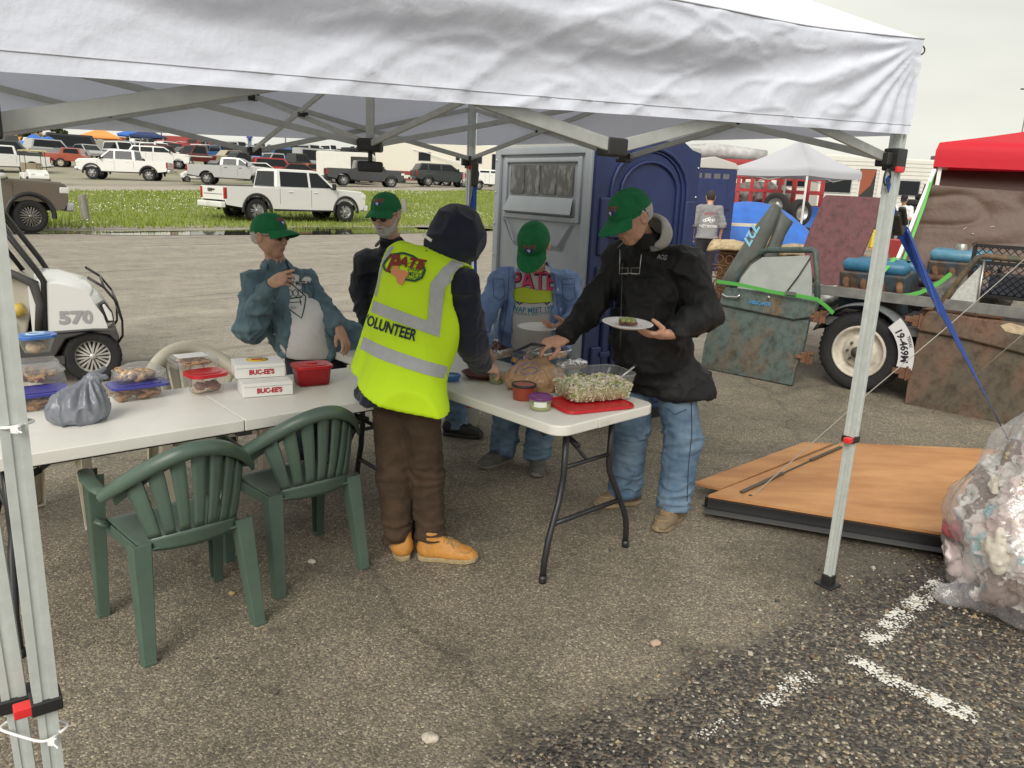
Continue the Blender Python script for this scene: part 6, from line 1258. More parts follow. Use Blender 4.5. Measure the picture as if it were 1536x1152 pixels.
    pts=[(.27,-.03,.25)]+[(x,-.03,z) for x,z in arcp(.29,.23,0)]+[(.83,-.03,.25)]; mb.tube(pts,.014,6,flat=.8); pts=[(.16,-.038,.2)]+[(x,-.038,z) for x,z in arcp(.39,.33,0)]+[(.94,-.038,.2)]; mb.tube(pts,.018,6,flat=.6); mb.build('door_moulding',Bm,dr)
    for z in (.45,1.05,1.55):
        for x_ in (.10,.965): mb=MB(); mb.box((x_,-.04,z),(.10,.03,.42)); mb.build('side_panel',Bm,t,bevel=.015)
    mb=MB(); mb.box((.175,-.055,1.50),(.10,.04,.05)); mb.box((.175,-.055,1.10),(.10,.03,.04)); mb.box((.175,-.055,.6),(.10,.03,.04)); mb.build('hinge',Bm,dr,bevel=.006); mb=MB(); mb.box((.245,-.055,1.53),(.025,.05,.11)); mb.build('closer',mat('cream_plastic',(.6,.58,.5),.5),dr,bevel=.005); mb=MB(); mb.tube([(.245,-.06,1.585),(.33,-.06,1.585)],.007,6); mb.build('closer_rod',M_CHR,dr)
    mb=MB()
    for k in range(9): mb.lathe([(.0001,.006),(.008,.004),(.009,0)],(Wd-.02,-.032,.25+k*.22),8,M=Matrix.Rotation(PI/2,3,'X'))
    mb.build('rivets',M_CHR,t)
    mb=MB(); mb.box((Wd/2,Dp/2,Hh+.02),(Wd+.03,Dp+.03,.05)); mb.prism([(.02,Hh+.04),(.3,Hh+.12),(.56,Hh+.155),(.82,Hh+.12),(Wd-.02,Hh+.04)],.04,Dp-.04,'y'); mb.build('roof',mat('roof_white',(.6,.6,.57),.5,translucent=.2),t,bevel=.01)
toilet()
[q for q in bpy.data.objects if q.name=='portable_toilet'][0].scale=(.93,1,.945)
def small_toilet(loc,rz,lab):
    t=empty('portable_toilet',loc,rz,lab,'portable toilet'); Bm=mat('toilet_blue',(.02,.027,.105),.5)
    mb=MB(); mb.box((0,0,1.05),(1.1,1.1,2.1)); b=mb.build('wall',Bm,t,bevel=.03); mb=MB(); mb.prism([(-.57,2.1),(-.5,2.22),(0,2.34),(.5,2.22),(.57,2.1)],-.57,.57,'y'); mb.build('roof',mat('roof_white',(.6,.6,.57),.5),t,bevel=.02)
    mb=MB(); mb.box((0,-.56,1.0),(.7,.03,1.8)); d=mb.build('door',Bm,t,bevel=.02); mb=MB(); mb.box((.25,-.585,1.1),(.08,.02,.05)); mb.build('latch',M_WHT,d)
    mb=MB()
    for k in range(4): mb.box((-.3+k*.2,-.56,1.95),(.14,.01,.1))
    mb.build('vent',mat('vent_mesh2',(.12,.12,.13),.6),t)
    mb=MB()
    for k in range(3): mb.box((0,-.565,.5+k*.4),(.9,.02,.03))
    mb.build('panel_rib',Bm,t)
c=spot(1052,17.2); small_toilet(c,.15,'second blue portable toilet with a white roof, far behind the first')
# ------------------------------------------------------------------ far lot
def far_car(kind,pm,name='parked_car'):
    L={'car':4.6,'suv':4.8,'pickup':5.6,'van':5.6}[kind]; h={'car':1.45,'suv':1.8,'pickup':1.85,'van':2.3}[kind]; z0=.35; zb=.95 if kind!='car' else .85; w=.9; mb=MB()
    x0,x1=-L/2,L/2
    mb.prism([(x0,z0),(x0,zb),(x1-.3,zb),(x1,zb-.25),(x1,z0)],-w,w,'y',0)
    cab={'car':[(-1.6,zb),(-1.1,h-.03),(.3,h),(1.1,zb)],'suv':[(x0+.1,zb),(x0+.35,h),(.5,h),(1.1,zb)],'pickup':[(-.7,zb),(-.6,h),(.6,h),(1.2,zb)],'van':[(x0+.1,zb),(x0+.15,h),(1.3,h),(1.8,zb)]}[kind]
    n=len(cab); vs=[(x,-w+.04+.14*(z-zb)/(h-zb),z) for x,z in cab]+[(x,w-.04-.14*(z-zb)/(h-zb),z) for x,z in cab]; mb.add(vs,[tuple(range(n)),tuple(reversed(range(n,2*n)))]+[((i+1)%n,i,i+n,(i+1)%n+n) for i in range(n)],0)
    def inset(pts,k): 
        cx=sum(p[0] for p in pts)/len(pts); cz=sum(p[1] for p in pts)/len(pts); return [(cx+(x-cx)*.88,cz+(z-cz)*.72+.02) for x,z in pts]
    g=inset(cab,.8)
    for s in (-1,1): mb.add([(x,s*(w-.02+.0-.14*(z-zb)/(h-zb)),z) for x,z in g],[tuple(range(n))],1)
    (xa,za),(xb,zb2)=cab[3],cab[2]; mb.add([(xa+.02-.1*(xa-xb),-w+.16,za+.06),(xa+.02-.1*(xa-xb),w-.16,za+.06),(xb+.03+.1*(xa-xb),w-.24,zb2-.08),(xb+.03+.1*(xa-xb),-w+.24,zb2-.08)],[(0,1,2,3)],1)
    for cx in (x0+.9,x1-.9):
        for s in (-1,1): mb.lathe([(.001,.12),(.18,.12),(.33,.1),(.34,-.1),(.001,-.1)],(cx,s*(w-.08),.34),10,2,Matrix.Rotation(PI/2,3,'X')); mb.lathe([(.001,.13),(.19,.125)],(cx,s*(w-.08),.34),8,3,Matrix.Rotation(PI/2,3,'X')); mb.lathe([(.19,-.125),(.001,-.13)],(cx,s*(w-.08),.34),8,3,Matrix.Rotation(PI/2,3,'X'))
    mb.box((x0-.01,.7,zb-.15),(.03,.2,.14),4); mb.box((x0-.01,-.7,zb-.15),(.03,.2,.14),4)
    return mb.build(name,[pm,M_GLS,M_TYRE,M_ALW,M_RDL])
cols={'white':P_WHT,'silver':P_SIL,'black':P_BLK,'red':P_RED,'blue':P_BLU,'dark grey':P_GRY,'tan':P_TAN,'maroon':P_MAR}; wts=[.30,.20,.13,.08,.07,.13,.05,.04]
base={}; cn=list(cols)
kn={'car':'car','suv':'suv','pickup':'pickup truck','van':'van'}
NF=0
for row in range(17):
    s=58+row*7.2*(1+row*.035); t=-30+RNG.uniform(0,8)
    while t<230 and NF<335:
        t+=RNG.uniform(2.5,5.6) if row<6 else RNG.uniform(3.0,6.5)*(1+row*.10)
        x,y=xy(s+RNG.uniform(-1,1),t); 
        if y<73: continue
        u=768+x/y*F_PX
        if not(-30<u<745): continue
        if y<84 and (u>575 or u<0): continue
        k=['car','suv','pickup','van'][RNG.choice(4,p=[.3,.3,.3,.1])]; c=cn[RNG.choice(8,p=wts)]
        lab='distant %s %s parked among the rows on the far hillside'%(c,kn[k]); rot=math.radians(52)+RNG.choice([0,PI/2,PI,-PI/2])+RNG.uniform(-.15,.15)
        if (k,c) not in base: o=far_car(k,cols[c],{'car':'parked_car','suv':'parked_suv','pickup':'parked_pickup','van':'parked_van'}[k]); base[(k,c)]=o
        else: o=base[(k,c)].copy(); COL.objects.link(o)
        o.location=(x,y,gnd(x,y)+.05); o.rotation_euler=(0,0,rot); tag(o,lab,kn[k],'distant vehicles on the far hillside, %s %ss'%(c,kn[k])); NF+=1
def canopy_s(loc,rz,lab,m,W_=3.,zb=2.0,pk=3.1,val=.28,legs=True,name='canopy_tent',grp=None,lean=0):
    t=empty(name,loc,rz,lab,'canopy',grp); mb=MB(); h=W_/2
    cr=[(-h,-h),(h,-h),(h,h),(-h,h)]
    for i in range(4):
        a,b=cr[i],cr[(i+1)%4]
        def fn(p,q):
            x=a[0]+(b[0]-a[0])*p; y=a[1]+(b[1]-a[1])*p; sg=math.sin(PI*p)
            if q<.25: c=q/.25; return V(x*1.01,y*1.01,zb+val*c-.03*sg+ (.03*math.sin(p*22)*(1-c) if 0 else 0))
            c=(q-.25)/.75; r=V(x,y,zb+val-.03*sg).lerp(V(0,0,pk),c); r.z-=.16*math.sin(PI*c)*(.4+.6*sg); return r
        mb.grid(fn,10,12)
    mb.build('canopy_top',m,t)
    for x,y in cr: mb=MB(); mb.bar((x*.98,y*.98,0),(x*.98+lean,y*.98,zb+val),.04,.04); mb.build('leg',M_WHT,t)
    for i in range(4):
        a,b=cr[i],cr[(i+1)%4]; mb=MB(); mb.bar((a[0]*.97,a[1]*.97,zb+.1),((a[0]+b[0])/2*.97,(a[1]+b[1])/2*.97,zb-.12),.02,.02); mb.bar((b[0]*.97,b[1]*.97,zb+.1),((a[0]+b[0])/2*.97,(a[1]+b[1])/2*.97,zb-.12),.02,.02); mb.build('truss',M_BAR,t)
    return t
M_GFAB=mat('grey_white_fabric',(.55,.56,.60),.8,translucent=.2); M_RFAB=mat('red_fabric',(.62,.012,.03),.7,translucent=.15,bump=.15,bscale=12); M_OFAB=mat('orange_fabric',(.75,.30,.08),.8); M_BFAB=mat('blue_tarp',(.03,.14,.52),.6,noise=.2,nscale=3,bump=.5,bscale=5)
canopy_s(spot(158,105),.4,'orange canopy roof above the far rows of cars',M_OFAB,4.5,2.0,3.4); canopy_s(spot(205,120),.4,'bright blue canopy high on the far hillside',M_BFAB,4,2.4,3.6)
canopy_s(spot(228,92),.3,'dark blue canopy beside the bright blue one on the hillside',mat('navy_fabric',(.02,.04,.12),.8),3.5,2.4,3.4)
mb=MB(); c0=spot(66,76); mb.grid(lambda a,b:V((a-.5)*5,(b-.5)*3,1.1+1.1*math.sin(PI*a)*math.sin(PI*b)+.15*math.sin(a*20)),20,8); o=mb.build('tarp',M_BFAB); o.location=c0; tag(o,'blue tarpaulin draped over a load behind the pale golf cart','tarpaulin')
# trailers
def box_trailer(loc,rz,lab,m,L=6,H=2.2,W_=2.1,openm=None,name='box_trailer',stripe=None,wins=(),roofm=None,wheels=2):
    t=empty(name,loc,rz,lab,'trailer'); mb=MB(); mb.prism([(-L/2,.5),(-L/2,.5+H-.12),(-L/2+.1,.5+H),(L/2-.25,.5+H),(L/2,.5+H-.3),(L/2,.5)],-W_/2,W_/2,'y'); mb.build('body',m,t,bevel=.04)
    mb=MB(); mb.box((0,0,.44),(L-.1,W_-.1,.10)); mb.build('chassis',M_UND,t)
    if roofm: mb=MB(); mb.box((0,0,.5+H+.04),(L*.95,W_*.9,.05)); mb.box((-.8,0,.5+H+.15),(.9,.7,.2)); mb.build('roof_unit',roofm,t)
    if stripe: 
        for s in (-1,1): mb=MB(); mb.box((0,s*(W_/2+.01),1.0),(L-.15,.012,.35)); mb.build('stripe',stripe,t)
    for (x,z,w,h) in wins:
        for s in (-1,1): mb=MB(); mb.box((x,s*(W_/2+.012),z),(w,.02,h)); f_=mb.build('window',M_GLS,t); mb=MB(); mb.box((x,s*(W_/2+.006),z),(w+.10,.02,h+.10)); mb.build('window_frame',M_ALW,f_)
    if openm: mb=MB(); mb.box((L/2-.9,-(W_/2+.01),1.5),(1.5,.02,1.5)); mb.build('open_door',openm,t)
    for i in range(wheels):
        for s in (-1,1): wheel(t,(-.3-.45+i*.9,s*(W_/2-.02),.36),.36,.2,s,None,5)
    mb=MB(); mb.bar((L/2,0,.45),(L/2+1.0,0,.45),.1,.1); mb.build('tongue',M_UND,t); return t
M_CRM=mat('rv_cream',(.66,.63,.54),.5); M_RVR=mat('rv_maroon',(.22,.03,.035),.5); M_RVW=mat('trailer_white',(.64,.63,.58),.55,noise=.05,nscale=2)
box_trailer(spot(520,68),-.05,'white box trailer with a dark open hatch behind the dark grey pickup',M_RVW,4.6,2.1,openm=mat('dark_opening',(.03,.03,.03),.8),wins=())
t=box_trailer(spot(668,76),.02,'cream motorhome with a maroon skirt stripe behind the dark suv',M_CRM,13,3.25,2.5,name='motorhome',stripe=M_RVR,wins=((-1.9,2.55,1.1,.75),(1.2,2.6,.35,.5),(3.0,2.5,.9,.7),(4.8,2.3,.8,1.5)),roofm=M_WHT); t['category']='motorhome'
mb=MB(); mb.prism([(-6.4,.35),(-6.4,.95),(6.4,.95),(6.4,.35)],-1.22,1.22,'y'); mb.build('skirt',M_RVR,t)
mb=MB(); mb.bar((-3.0,-1.4,3.2),(3.5,-1.9,1.7),.05,.05); mb.bar((-3.0,-1.27,3.2),(-3.0,-1.27,3.2),.05,.05); mb.build('awning_arm',M_WHT,t)
box_trailer(spot(272,140),.1,'red box trailer with a dark open end on the far lot',paintm('trailer_red',(.30,.035,.03)),7,2.2,openm=mat('dark_opening',(.03,.03,.03),.8)); box_trailer(spot(346,150),.0,'low red trailer carrying a load, right of the first red trailer',paintm('trailer_red',(.30,.035,.03)),7,1.5)
box_trailer(spot(152,95),-.1,'long grey flat-sided trailer behind the white lifted pickup',mat('trailer_grey',(.25,.25,.22),.7),9,1.4)
# red machine with dual wheels
t=empty('tractor',spot(106,66),.2,'orange-red tractor with cream wheels left of the white lifted pickup','tractor'); Rm=paintm('orange_red',(.32,.07,.04)); t.scale=(.75,.75,.75)
mb=MB(); mb.prism([(-2.2,.7),(-2.3,1.5),(-.6,1.5),(-.4,2.1),(1.4,2.1),(1.6,1.4),(2.2,1.3),(2.2,.7)],-.8,.8,'y'); mb.build('body',Rm,t,bevel=.05); mb=MB(); mb.prism([(-.2,1.55),(-.1,2.0),(1.25,2.0),(1.4,1.5)],-.82,.82,'y'); mb.build('window',M_GLS,t)
for x in (-1.6,-.5,1.6):
    for s in (-1,1): wheel(t,(x,s*.8,.5),.5,.28,s,mat('cream_rim',(.6,.57,.45),.5),5)
t=empty('excavator',spot(28,125),.2,'orange construction machine at the far left of the hillside','machine'); mb=MB(); mb.prism([(-2.5,0),(-2.5,2.2),(-1,2.8),(1,2.4),(2.5,1.2),(2.5,0)],-1.2,1.2,'y'); mb.build('body',mat('pale_orange',(.55,.28,.10),.7,noise=.4,nscale=1.5),t); mb=MB(); mb.tube([(0,0,2.2),(2.5,0,4),(4,0,2)],.25,6); mb.build('boom',mat('pale_orange',(.55,.28,.10),.7),t)
box_trailer(spot(8,150),.1,'pale grey storage shed at the far left skyline',mat('shed_grey',(.45,.46,.47),.7),12,4.5,5,name='shed',wheels=0)['category']='shed'
for u,y,pm,lab,k in ((418,72,P_RED,'red suv behind the cab of the white pickup by the puddle','suv'),(452,70,P_MAR,'dull red car left of the dark grey pickup','car'),(476,74,mat('rust_orange',(.3,.1,.04),.7),'rusty orange old car left of the white box trailer','car'),(395,66,P_WHT,'white saloon just behind the cab of the white pickup','car'),(122,80,P_BLK,'black van up the slope behind the tractor','van'),(25,66,P_GRY,'dark suv above the white pickup cab at the far left','suv')):
    o=far_car(k,pm,{'suv':'suv','car':'car','van':'van'}[k]); o.location=spot(u,y)+V(0,0,.06); o.rotation_euler=(0,0,.3+.5*random.random()); tag(o,lab,k)
# person on the red trailer
def far_person(loc,rz,lab,shirt,legm,H=1.75,sit=False,capm=None,hairm=None,printed=False,bend=0):
    p=Person(lab,tuple(loc)); o=A3(loc); R=np.array(Matrix.Rotation(rz,3,'Z')); T=lambda v:o+R@(np.array(v,dtype=float))
    if sit: pel=T((0,0,.5)); ch=T((.05,0,.85)); nk=T((.08,0,1.08)); hd=T((.13,0,1.24)); sh=[T((.06,s*.18,1.0)) for s in (1,-1)]; el=[T((.12,s*.24,.76)) for s in (1,-1)]; wr=[T((.36,s*.10,.68)) for s in (1,-1)]; hp=[T((.02,s*.09,.47)) for s in (1,-1)]; kn_=[T((.43,s*.12,.50)) for s in (1,-1)]; an=[T((.45,s*.12,.10)) for s in (1,-1)]
    else: pel=T((0,0,.93)); ch=T((.02,0,1.25)); nk=T((.0,0,1.47)); hd=T((.03,0,1.62)); sh=[T((0,s*.18,1.40)) for s in (1,-1)]; el=[T((.0,s*.26,1.12)) for s in (1,-1)]; wr=[T((.12,s*.25,.90)) for s in (1,-1)]; hp=[T((0,s*.09,.9)) for s in (1,-1)]; kn_=[T((.03,s*.10,.5)) for s in (1,-1)]; an=[T((0,s*.10,.09)) for s in (1,-1)]
    fv=R@np.array((1,0,0)); lv=R@np.array((0,1,0))
    p.head(hd,V(*(fv+np.array((0,0,-.35 if sit else -.1)))),(0,0,1))
    p.body.append(hand_mesh(wr[0],V(*(fv*.5+np.array((0,0,-.8)))),V(*lv),True)); p.body.append(hand_mesh(wr[1],V(*(fv*.5+np.array((0,0,-.8)))),V(*-lv),False))
    p.finish(bodyfn(pel,ch,sh[0],sh[1],nk,hd,[(sh[i],el[i],wr[i]) for i in (0,1)],[(hp[i],kn_[i],an[i]) for i in (0,1)]),[pel,hd]+sh+wr+an+kn_,SK2,.016)
    arms=[(sh[i],el[i],el[i]+(wr[i]-el[i])*.15,.066,.066,.06) for i in (0,1)]; p.sdf('t_shirt',up_sdf(pel,ch,sh[0],sh[1],nk,fv,.165,.16,.8,.1,.07,pel+(0,0,-.06),(0,0,1),arms,.03,.06),[pel]+sh+el,.22,.014,shirt,cloth_fold(.8)); src=p.last
    p.sdf('trousers',legs_sdf(hp[0],kn_[0],an[0],hp[1],kn_[1],an[1],pel-np.array((0,0,.04)),.10,.08,.07,.145,tuple(fv),.85,float(loc[2])+.06),[pel]+an+kn_,.2,.015,legm)
    for a in an: p.shoe((a[0],a[1],loc[2]),rz,M_BSH,M_SOLE,'slip')
    if capm: 
        p.cap(0,.004,False,capm)
    if hairm: p.hair(hairm,low=-.06)
    if printed:
        O=V(*ch)-V(*fv)*.15; pr=Print(O,-V(*fv),-V(*lv) if True else 0); pr.it=[]; 
        for (t_,y,h,m_) in (('NETWORK',-.16,.05,M_WT),):
            vs,fs=textverts(t_,h*1.3,.002); pr.it.append(([(a,b+y) for a,b in vs],fs,pr.col(m_)))
        for k in range(5): pr.it.append((*ring2(.03+.01*(k%2),.026,.012,14,(-.08+.04*k,.02*(k%3)-.06)),pr.col(M_WT)))
        for k in range(4): pr.it.append((*ring2(.035,.022,.012,14,(-.06+.04*k,.06+.015*(k%2))),pr.col(mat('print_dull_red',(.3,.06,.07),.8))))
        pr.done('lettering',p,src,p.r,.003)
    return p
far_person(spot(377,86)+V(0,0,1.6),-1.2,'tiny person in a blue top standing on the red trailer far off',mat('tee_blue',(.05,.07,.3),.9),M_JEAN)
# posts in the verge
def post(u,v,h,lab):
    p=atz(u,v); p.z=gnd(p.x,p.y); mb=MB(); mb.lathe([(.13,-.1),(.125,h*.5),(.12,h-.03),(.10,h),(.001,h+.01)],n=14); o=mb.build('bollard',mat('weathered_wood',(.22,.21,.18),.9,noise=.4,nscale=9,stretch=(1,1,.2),bump=.5,bscale=20)); o.location=p; o.rotation_euler=(0,-.08,0); tag(o,lab,'bollard','wooden bollards along the verge')
post(130,338,.88,'weathered wooden bollard at the left end of the verge'); p=atz(607,325); post(607,331,.72,'wooden bollard just right of the bearded person in the cap')
# long building wall on the skyline, trees, poles
t=empty('grandstand_wall',(0,0,0),0,'long low pale building running along the skyline at the left','building'); mb=MB(); n=40; a=at(-60,215,340); b=at(520,240,440); M_BLD=mat('pale_cladding',(.42,.43,.43),.8)
for k in range(n):
    p=a.lerp(b,k/n); q=a.lerp(b,(k+.97)/n); z0=gnd(p.x,p.y)-.5; h=4.6
    mb.add([V(p.x,p.y,z0),V(q.x,q.y,z0),V(q.x,q.y,z0+h),V(p.x,p.y,z0+h),V(p.x,p.y+8,z0),V(q.x,q.y+8,z0),V(q.x,q.y+8,z0+h+.8),V(p.x,p.y+8,z0+h+.8)],[(0,1,2,3),(3,2,6,7),(4,7,6,5),(0,3,7,4),(1,5,6,2)])
mb.build('wall',M_BLD,t); mb=MB()
for k in range(n):
    p=a.lerp(b,(k+.3)/n); q=a.lerp(b,(k+.62)/n); z0=gnd(p.x,p.y)+1.5; mb.add([V(p.x,p.y-.15,z0),V(q.x,q.y-.15,z0),V(q.x,q.y-.15,z0+1.3),V(p.x,p.y-.15,z0+1.3)],[(0,1,2,3)])
o=mb.build('window_row',M_GLS2,t); o['kind']='stuff'
def tree(u,y,h,r,lab,n=2600):
    c=spot(u,y); t=empty('tree',c,0,lab,'tree'); mb=MB(); mb.tube([(0,0,-.2),(.1,0,h*.3),(0,.1,h*.6),(.05,0,h*.9)],[.22,.17,.1,.03],7)
    rs=np.random.RandomState(int(u)); cl=[]
    for k in range(26):
        z=h*(.28+.70*rs.rand()); rr=r*(1-.55*abs(z/h-.5)*1.6); an=rs.rand()*6.28; q=rr*rs.rand()**.5; pp=V(q*math.cos(an),q*math.sin(an),z); cl.append((pp,r*(.25+.2*rs.rand()))); mb.tube([(0,0,z*.75),tuple(pp)],[.06,.02],4)
    mb.build('trunk',mat('bark',(.09,.07,.05),.9),t); vs=[];fs=[];mi=[]
    for i in range(n):
        c_,s_=cl[rs.randint(len(cl))]; d=rs.randn(3); d/=np.linalg.norm(d); pp=A3(c_)+d*s_*rs.rand()**.4; a_=rs.randn(3)*.16; b_=rs.randn(3)*.16; k=len(vs); vs+=[tuple(pp+a_),tuple(pp+b_),tuple(pp-a_),tuple(pp-b_)]; fs.append((k,k+1,k+2,k+3)); mi.append(rs.randint(3))
    m=MB(); m.v=vs;m.f=fs;m.m=mi;m.sm=[False]*len(fs); m.build('crown',[mat('leaf_a',(.035,.06,.02),.8,translucent=.2),mat('leaf_b',(.06,.09,.03),.8,translucent=.2),mat('leaf_c',(.10,.13,.05),.8,translucent=.2)],t,fixn=False)
tree(52,118,5.6,2.0,'loose-crowned green tree standing among the far rows at the left'); tree(94,190,5.2,1.8,'small dark conical tree on the skyline right of the larger tree',1600); tree(208,165,3.5,1.6,'small round tree between the two blue canopies on the hillside',1200)
def lamp(u,y,h,lab,head=False):
    c=spot(u,y); t=empty('lamp_post',c,0,lab,'lamp post','thin poles on the skyline'); mb=MB(); mb.tube([(0,0,0),(0,0,h)],[.14,.08],6); mb.build('pole',mat('pole_grey',(.16,.16,.15),.7),t)
    mb=MB(); 
    for s in (-1,1): mb.bar((0,0,h),(s*.9,0,h+.08),.07,.07); mb.box((s*1.1,0,h+.05),(.5,.3,.16))
    mb.build('lamp_head',M_BLK,t)
lamp(13,170,9,'dark pole on the far left skyline'); lamp(247,170,12,'tall dark pole on the skyline above the red trailer'); lamp(1517,120,17.5,'twin-headed floodlight post against the sky at the far right')
c=spot(430,100); t=empty('sign',c,0,'thin post with a small white rectangular sign on the skyline','sign'); mb=MB(); mb.bar((0,0,0),(0,0,6.0),.12,.12); mb.build('pole',mat('pole_grey',(.16,.16,.15),.7),t); mb=MB(); mb.box((0,-.1,5.5),(1.0,.05,1.6)); mb.build('sign_plate',mat('sign_pale',(.6,.6,.55),.6),t)
c=V(-.365,5.42,0); t=empty('bucket',c,0,'white plastic bucket with red print behind the far table legs','bucket'); mb=MB(); mb.lathe([(.001,0),(.125,0),(.15,.34),(.158,.34),(.158,.36),(.146,.36),(.12,.02),(.001,.02)],n=28); mb.build('pail',M_WHT,t); mb=MB(); mb.add([(.143*math.cos(a)*1.0,.143*math.sin(a),z) for z in (.16,.27) for a in np.linspace(-2.4,-.7,12)],[(i,i+1,i+13,i+12) for i in range(11)],0,True); mb.build('label',mat('bucket_red',(.45,.06,.05),.6),t)
# ------------------------------------------------------------------ salvage on the right
M_RUST=mat('rust',(.10,.05,.03),.9,col2=(.21,.105,.055),nscale=9,bump=.4,bscale=60)
def patina(name,c,r,sc=3.2,thr=(.50,.62),stretch=(1,1,.6),rough=.6):
    if name in _M: return _M[name]
    m=mat(name,c,rough,col2=r,nscale=sc,thr=thr,stretch=stretch,bump=.15,bscale=30,det=8); nt=m.node_tree; L=nt.links.new; b=nt.nodes['Principled BSDF']; src=b.inputs['Base Color'].links[0].from_socket
    tc=N(nt,'ShaderNodeTexCoord'); n=N(nt,'ShaderNodeTexNoise'); n.inputs['Scale'].default_value=13; n.inputs['Detail'].default_value=8; n.inputs['Roughness'].default_value=.75; L(tc.outputs['Object'],n.inputs[0]); rr=N(nt,'ShaderNodeValToRGB'); rr.color_ramp.elements[0].position=.46; rr.color_ramp.elements[1].position=.68; rr.color_ramp.elements[0].color=(1,1,1,1); rr.color_ramp.elements[1].color=(.42,.34,.27,1); L(n.outputs[0],rr.inputs[0])
    mx=N(nt,'ShaderNodeMixRGB',blend_type='MULTIPLY'); mx.inputs[0].default_value=1; L(src,mx.inputs[1]); L(rr.outputs[0],mx.inputs[2]); L(mx.outputs[0],b.inputs['Base Color']); return m
M_D1=patina('patina_green',(.085,.118,.108),(.17,.105,.06),thr=(.52,.72)); M_D2=patina('patina_brown',(.15,.082,.052),(.085,.070,.048),2.6,(.42,.60)); M_D2F=patina('patina_frame',(.075,.07,.045),(.19,.10,.045),5)
M_OLDGL=mat('dusty_glass',(.34,.36,.34),.25,noise=.12,nscale=5); M_SPRAY=mat('blue_marking',(.05,.22,.42),.8)
def pxs(name,px,O,n,th,m,parent=None,bevel=.006,base=None,back=True):
    O=V(*O); n=V(*n).normalized(); P=[onplane(u,v,O,n) for u,v in px]; b=base or V(0,0,0); k=len(P); f=[p-b for p in P]; g=[p-b-n*th for p in P]
    mb=MB(); mb.add(f+g,[tuple(range(k)),tuple(reversed(range(k,2*k)))]+[(i,(i+1)%k,(i+1)%k+k,i+k) for i in range(k)]); return mb.build(name,m,parent,bevel=bevel)
def pxt(mb,px,O,n,r,base,off=0,mi=0,nn=6): 
    n=V(*n).normalized(); mb.tube([onplane(u,v,V(*O)+n*off,n)-base for u,v in px],r,nn,mi)
T_=V(.735,-.678,0).normalized(); NB=V(-T_.y,T_.x,0)      # along the trailer; NB points away from the viewer
NB=NB if NB.y>0 else -NB
def lean(a): return (-NB*math.cos(a)+V(0,0,1)*math.sin(a)).normalized()
# green door
A=atz(1050,552); n1=lean(.16); t=empty('truck_door',A,0,'old green truck door with rust patches and intact glass standing on the asphalt','truck door')
pn=pxs('door_panel',[(1050,552),(1187,579),(1193,552),(1204,524),(1213,480),(1190,478),(1150,470),(1078,455),(1066,480),(1056,515)],A,n1,.06,M_D1,t,.012,A)
pxs('upper_panel',[(1078,457),(1150,472),(1190,480),(1215,476),(1222,466),(1226,452),(1160,438),(1088,430),(1082,440)],A+n1*.035,n1,.08,M_D1,t,.018,A)
fr=MB(); pxt(fr,[(1097,434),(1106,413),(1122,392),(1140,379),(1152,375),(1218,375),(1223,378),(1226,412),(1226,450)],A,n1,.030,A); fr.build('window_frame',patina('patina_frame_green',(.055,.085,.08),(.10,.09,.06)),t)
pxs('window_glass',[(1104,437),(1112,416),(1127,397),(1143,386),(1214,383),(1218,414),(1218,448)],A-n1*.012,n1,.006,M_OLDGL,t,0,A)
mb=MB(); pxt(mb,[(1176,443),(1198,414),(1216,386)],A,n1,.007,A,.004); mb.build('vent_divider',M_BLK,t)
mb=MB(); pxt(mb,[(1083,441),(1090,445),(1106,446),(1110,442)],A,n1,.010,A,.07); mb.build('handle',M_CHR,t)
mb=MB(); mb.lathe([(.0001,.01),(.014,.006),(.016,0)],onplane(1153,446,A+n1*.075,n1)-A,10,M=frame(n1)@Matrix.Rotation(PI/2,3,'Y')); mb.build('lock',M_STEEL,t)
mb=MB(); tt=textverts('-10GC-MTR',.045,.002); o=onplane(1139,455,A+n1*.045,n1)-A; y_=n1.cross(T_); y_=y_ if y_.z>0 else -y_; mb.add([o+T_*a+y_*b for a,b in tt[0]],tt[1]); mb.build('chalk_marking',M_SPRAY,t,fixn=False)
for (u,v) in ((1229,476),(1210,537)):
    c=onplane(u,v,A,n1)-A; mb=MB(); F_=frame(T_); mb.box(c,(.11,.03,.10),0,F_); mb.box(c+V(.03,-.03,.05),(.04,.05,.03),0,F_); mb.box(c-T_*.07,(.06,.05,.03),0,F_); mb.tube([c+V(0,-.03,-.06),c+V(0,-.03,.07)],.012,6); mb.build('hinge',M_RUST,t,bevel=.006)
# brown door
B=atz(1358,606); n2=lean(.14); t=empty('truck_door',B,0,'brown rusted truck door with a bare window frame at the right edge','truck door')
pxs('door_panel',[(1356,606),(1540,652),(1640,678),(1640,560),(1536,530),(1450,508),(1377,496),(1364,552)],B,n2,.06,M_D2,t,.012,B)
pxs('upper_panel',[(1375,496),(1450,510),(1536,532),(1640,558),(1640,505),(1536,484),(1470,477),(1402,466),(1391,466),(1383,478)],B+n2*.04,n2,.09,M_D2,t,.02,B)
fr=MB(); pxt(fr,[(1403,466),(1425,438),(1447,408),(1466,387),(1476,384),(1640,400)],B,n2,.028,B); fr.build('window_frame',M_D2F,t); mb=MB(); pxt(mb,[(1477,388),(1470,430),(1464,475)],B,n2,.012,B); mb.build('vent_post',M_STEEL,t)
pxs('vent_glass',[(1414,464),(1436,434),(1474,396),(1461,470)],B-n2*.01,n2,.006,mat('frosted_dirt',(.42,.43,.40),.6,noise=.2,nscale=40),t,0,B)
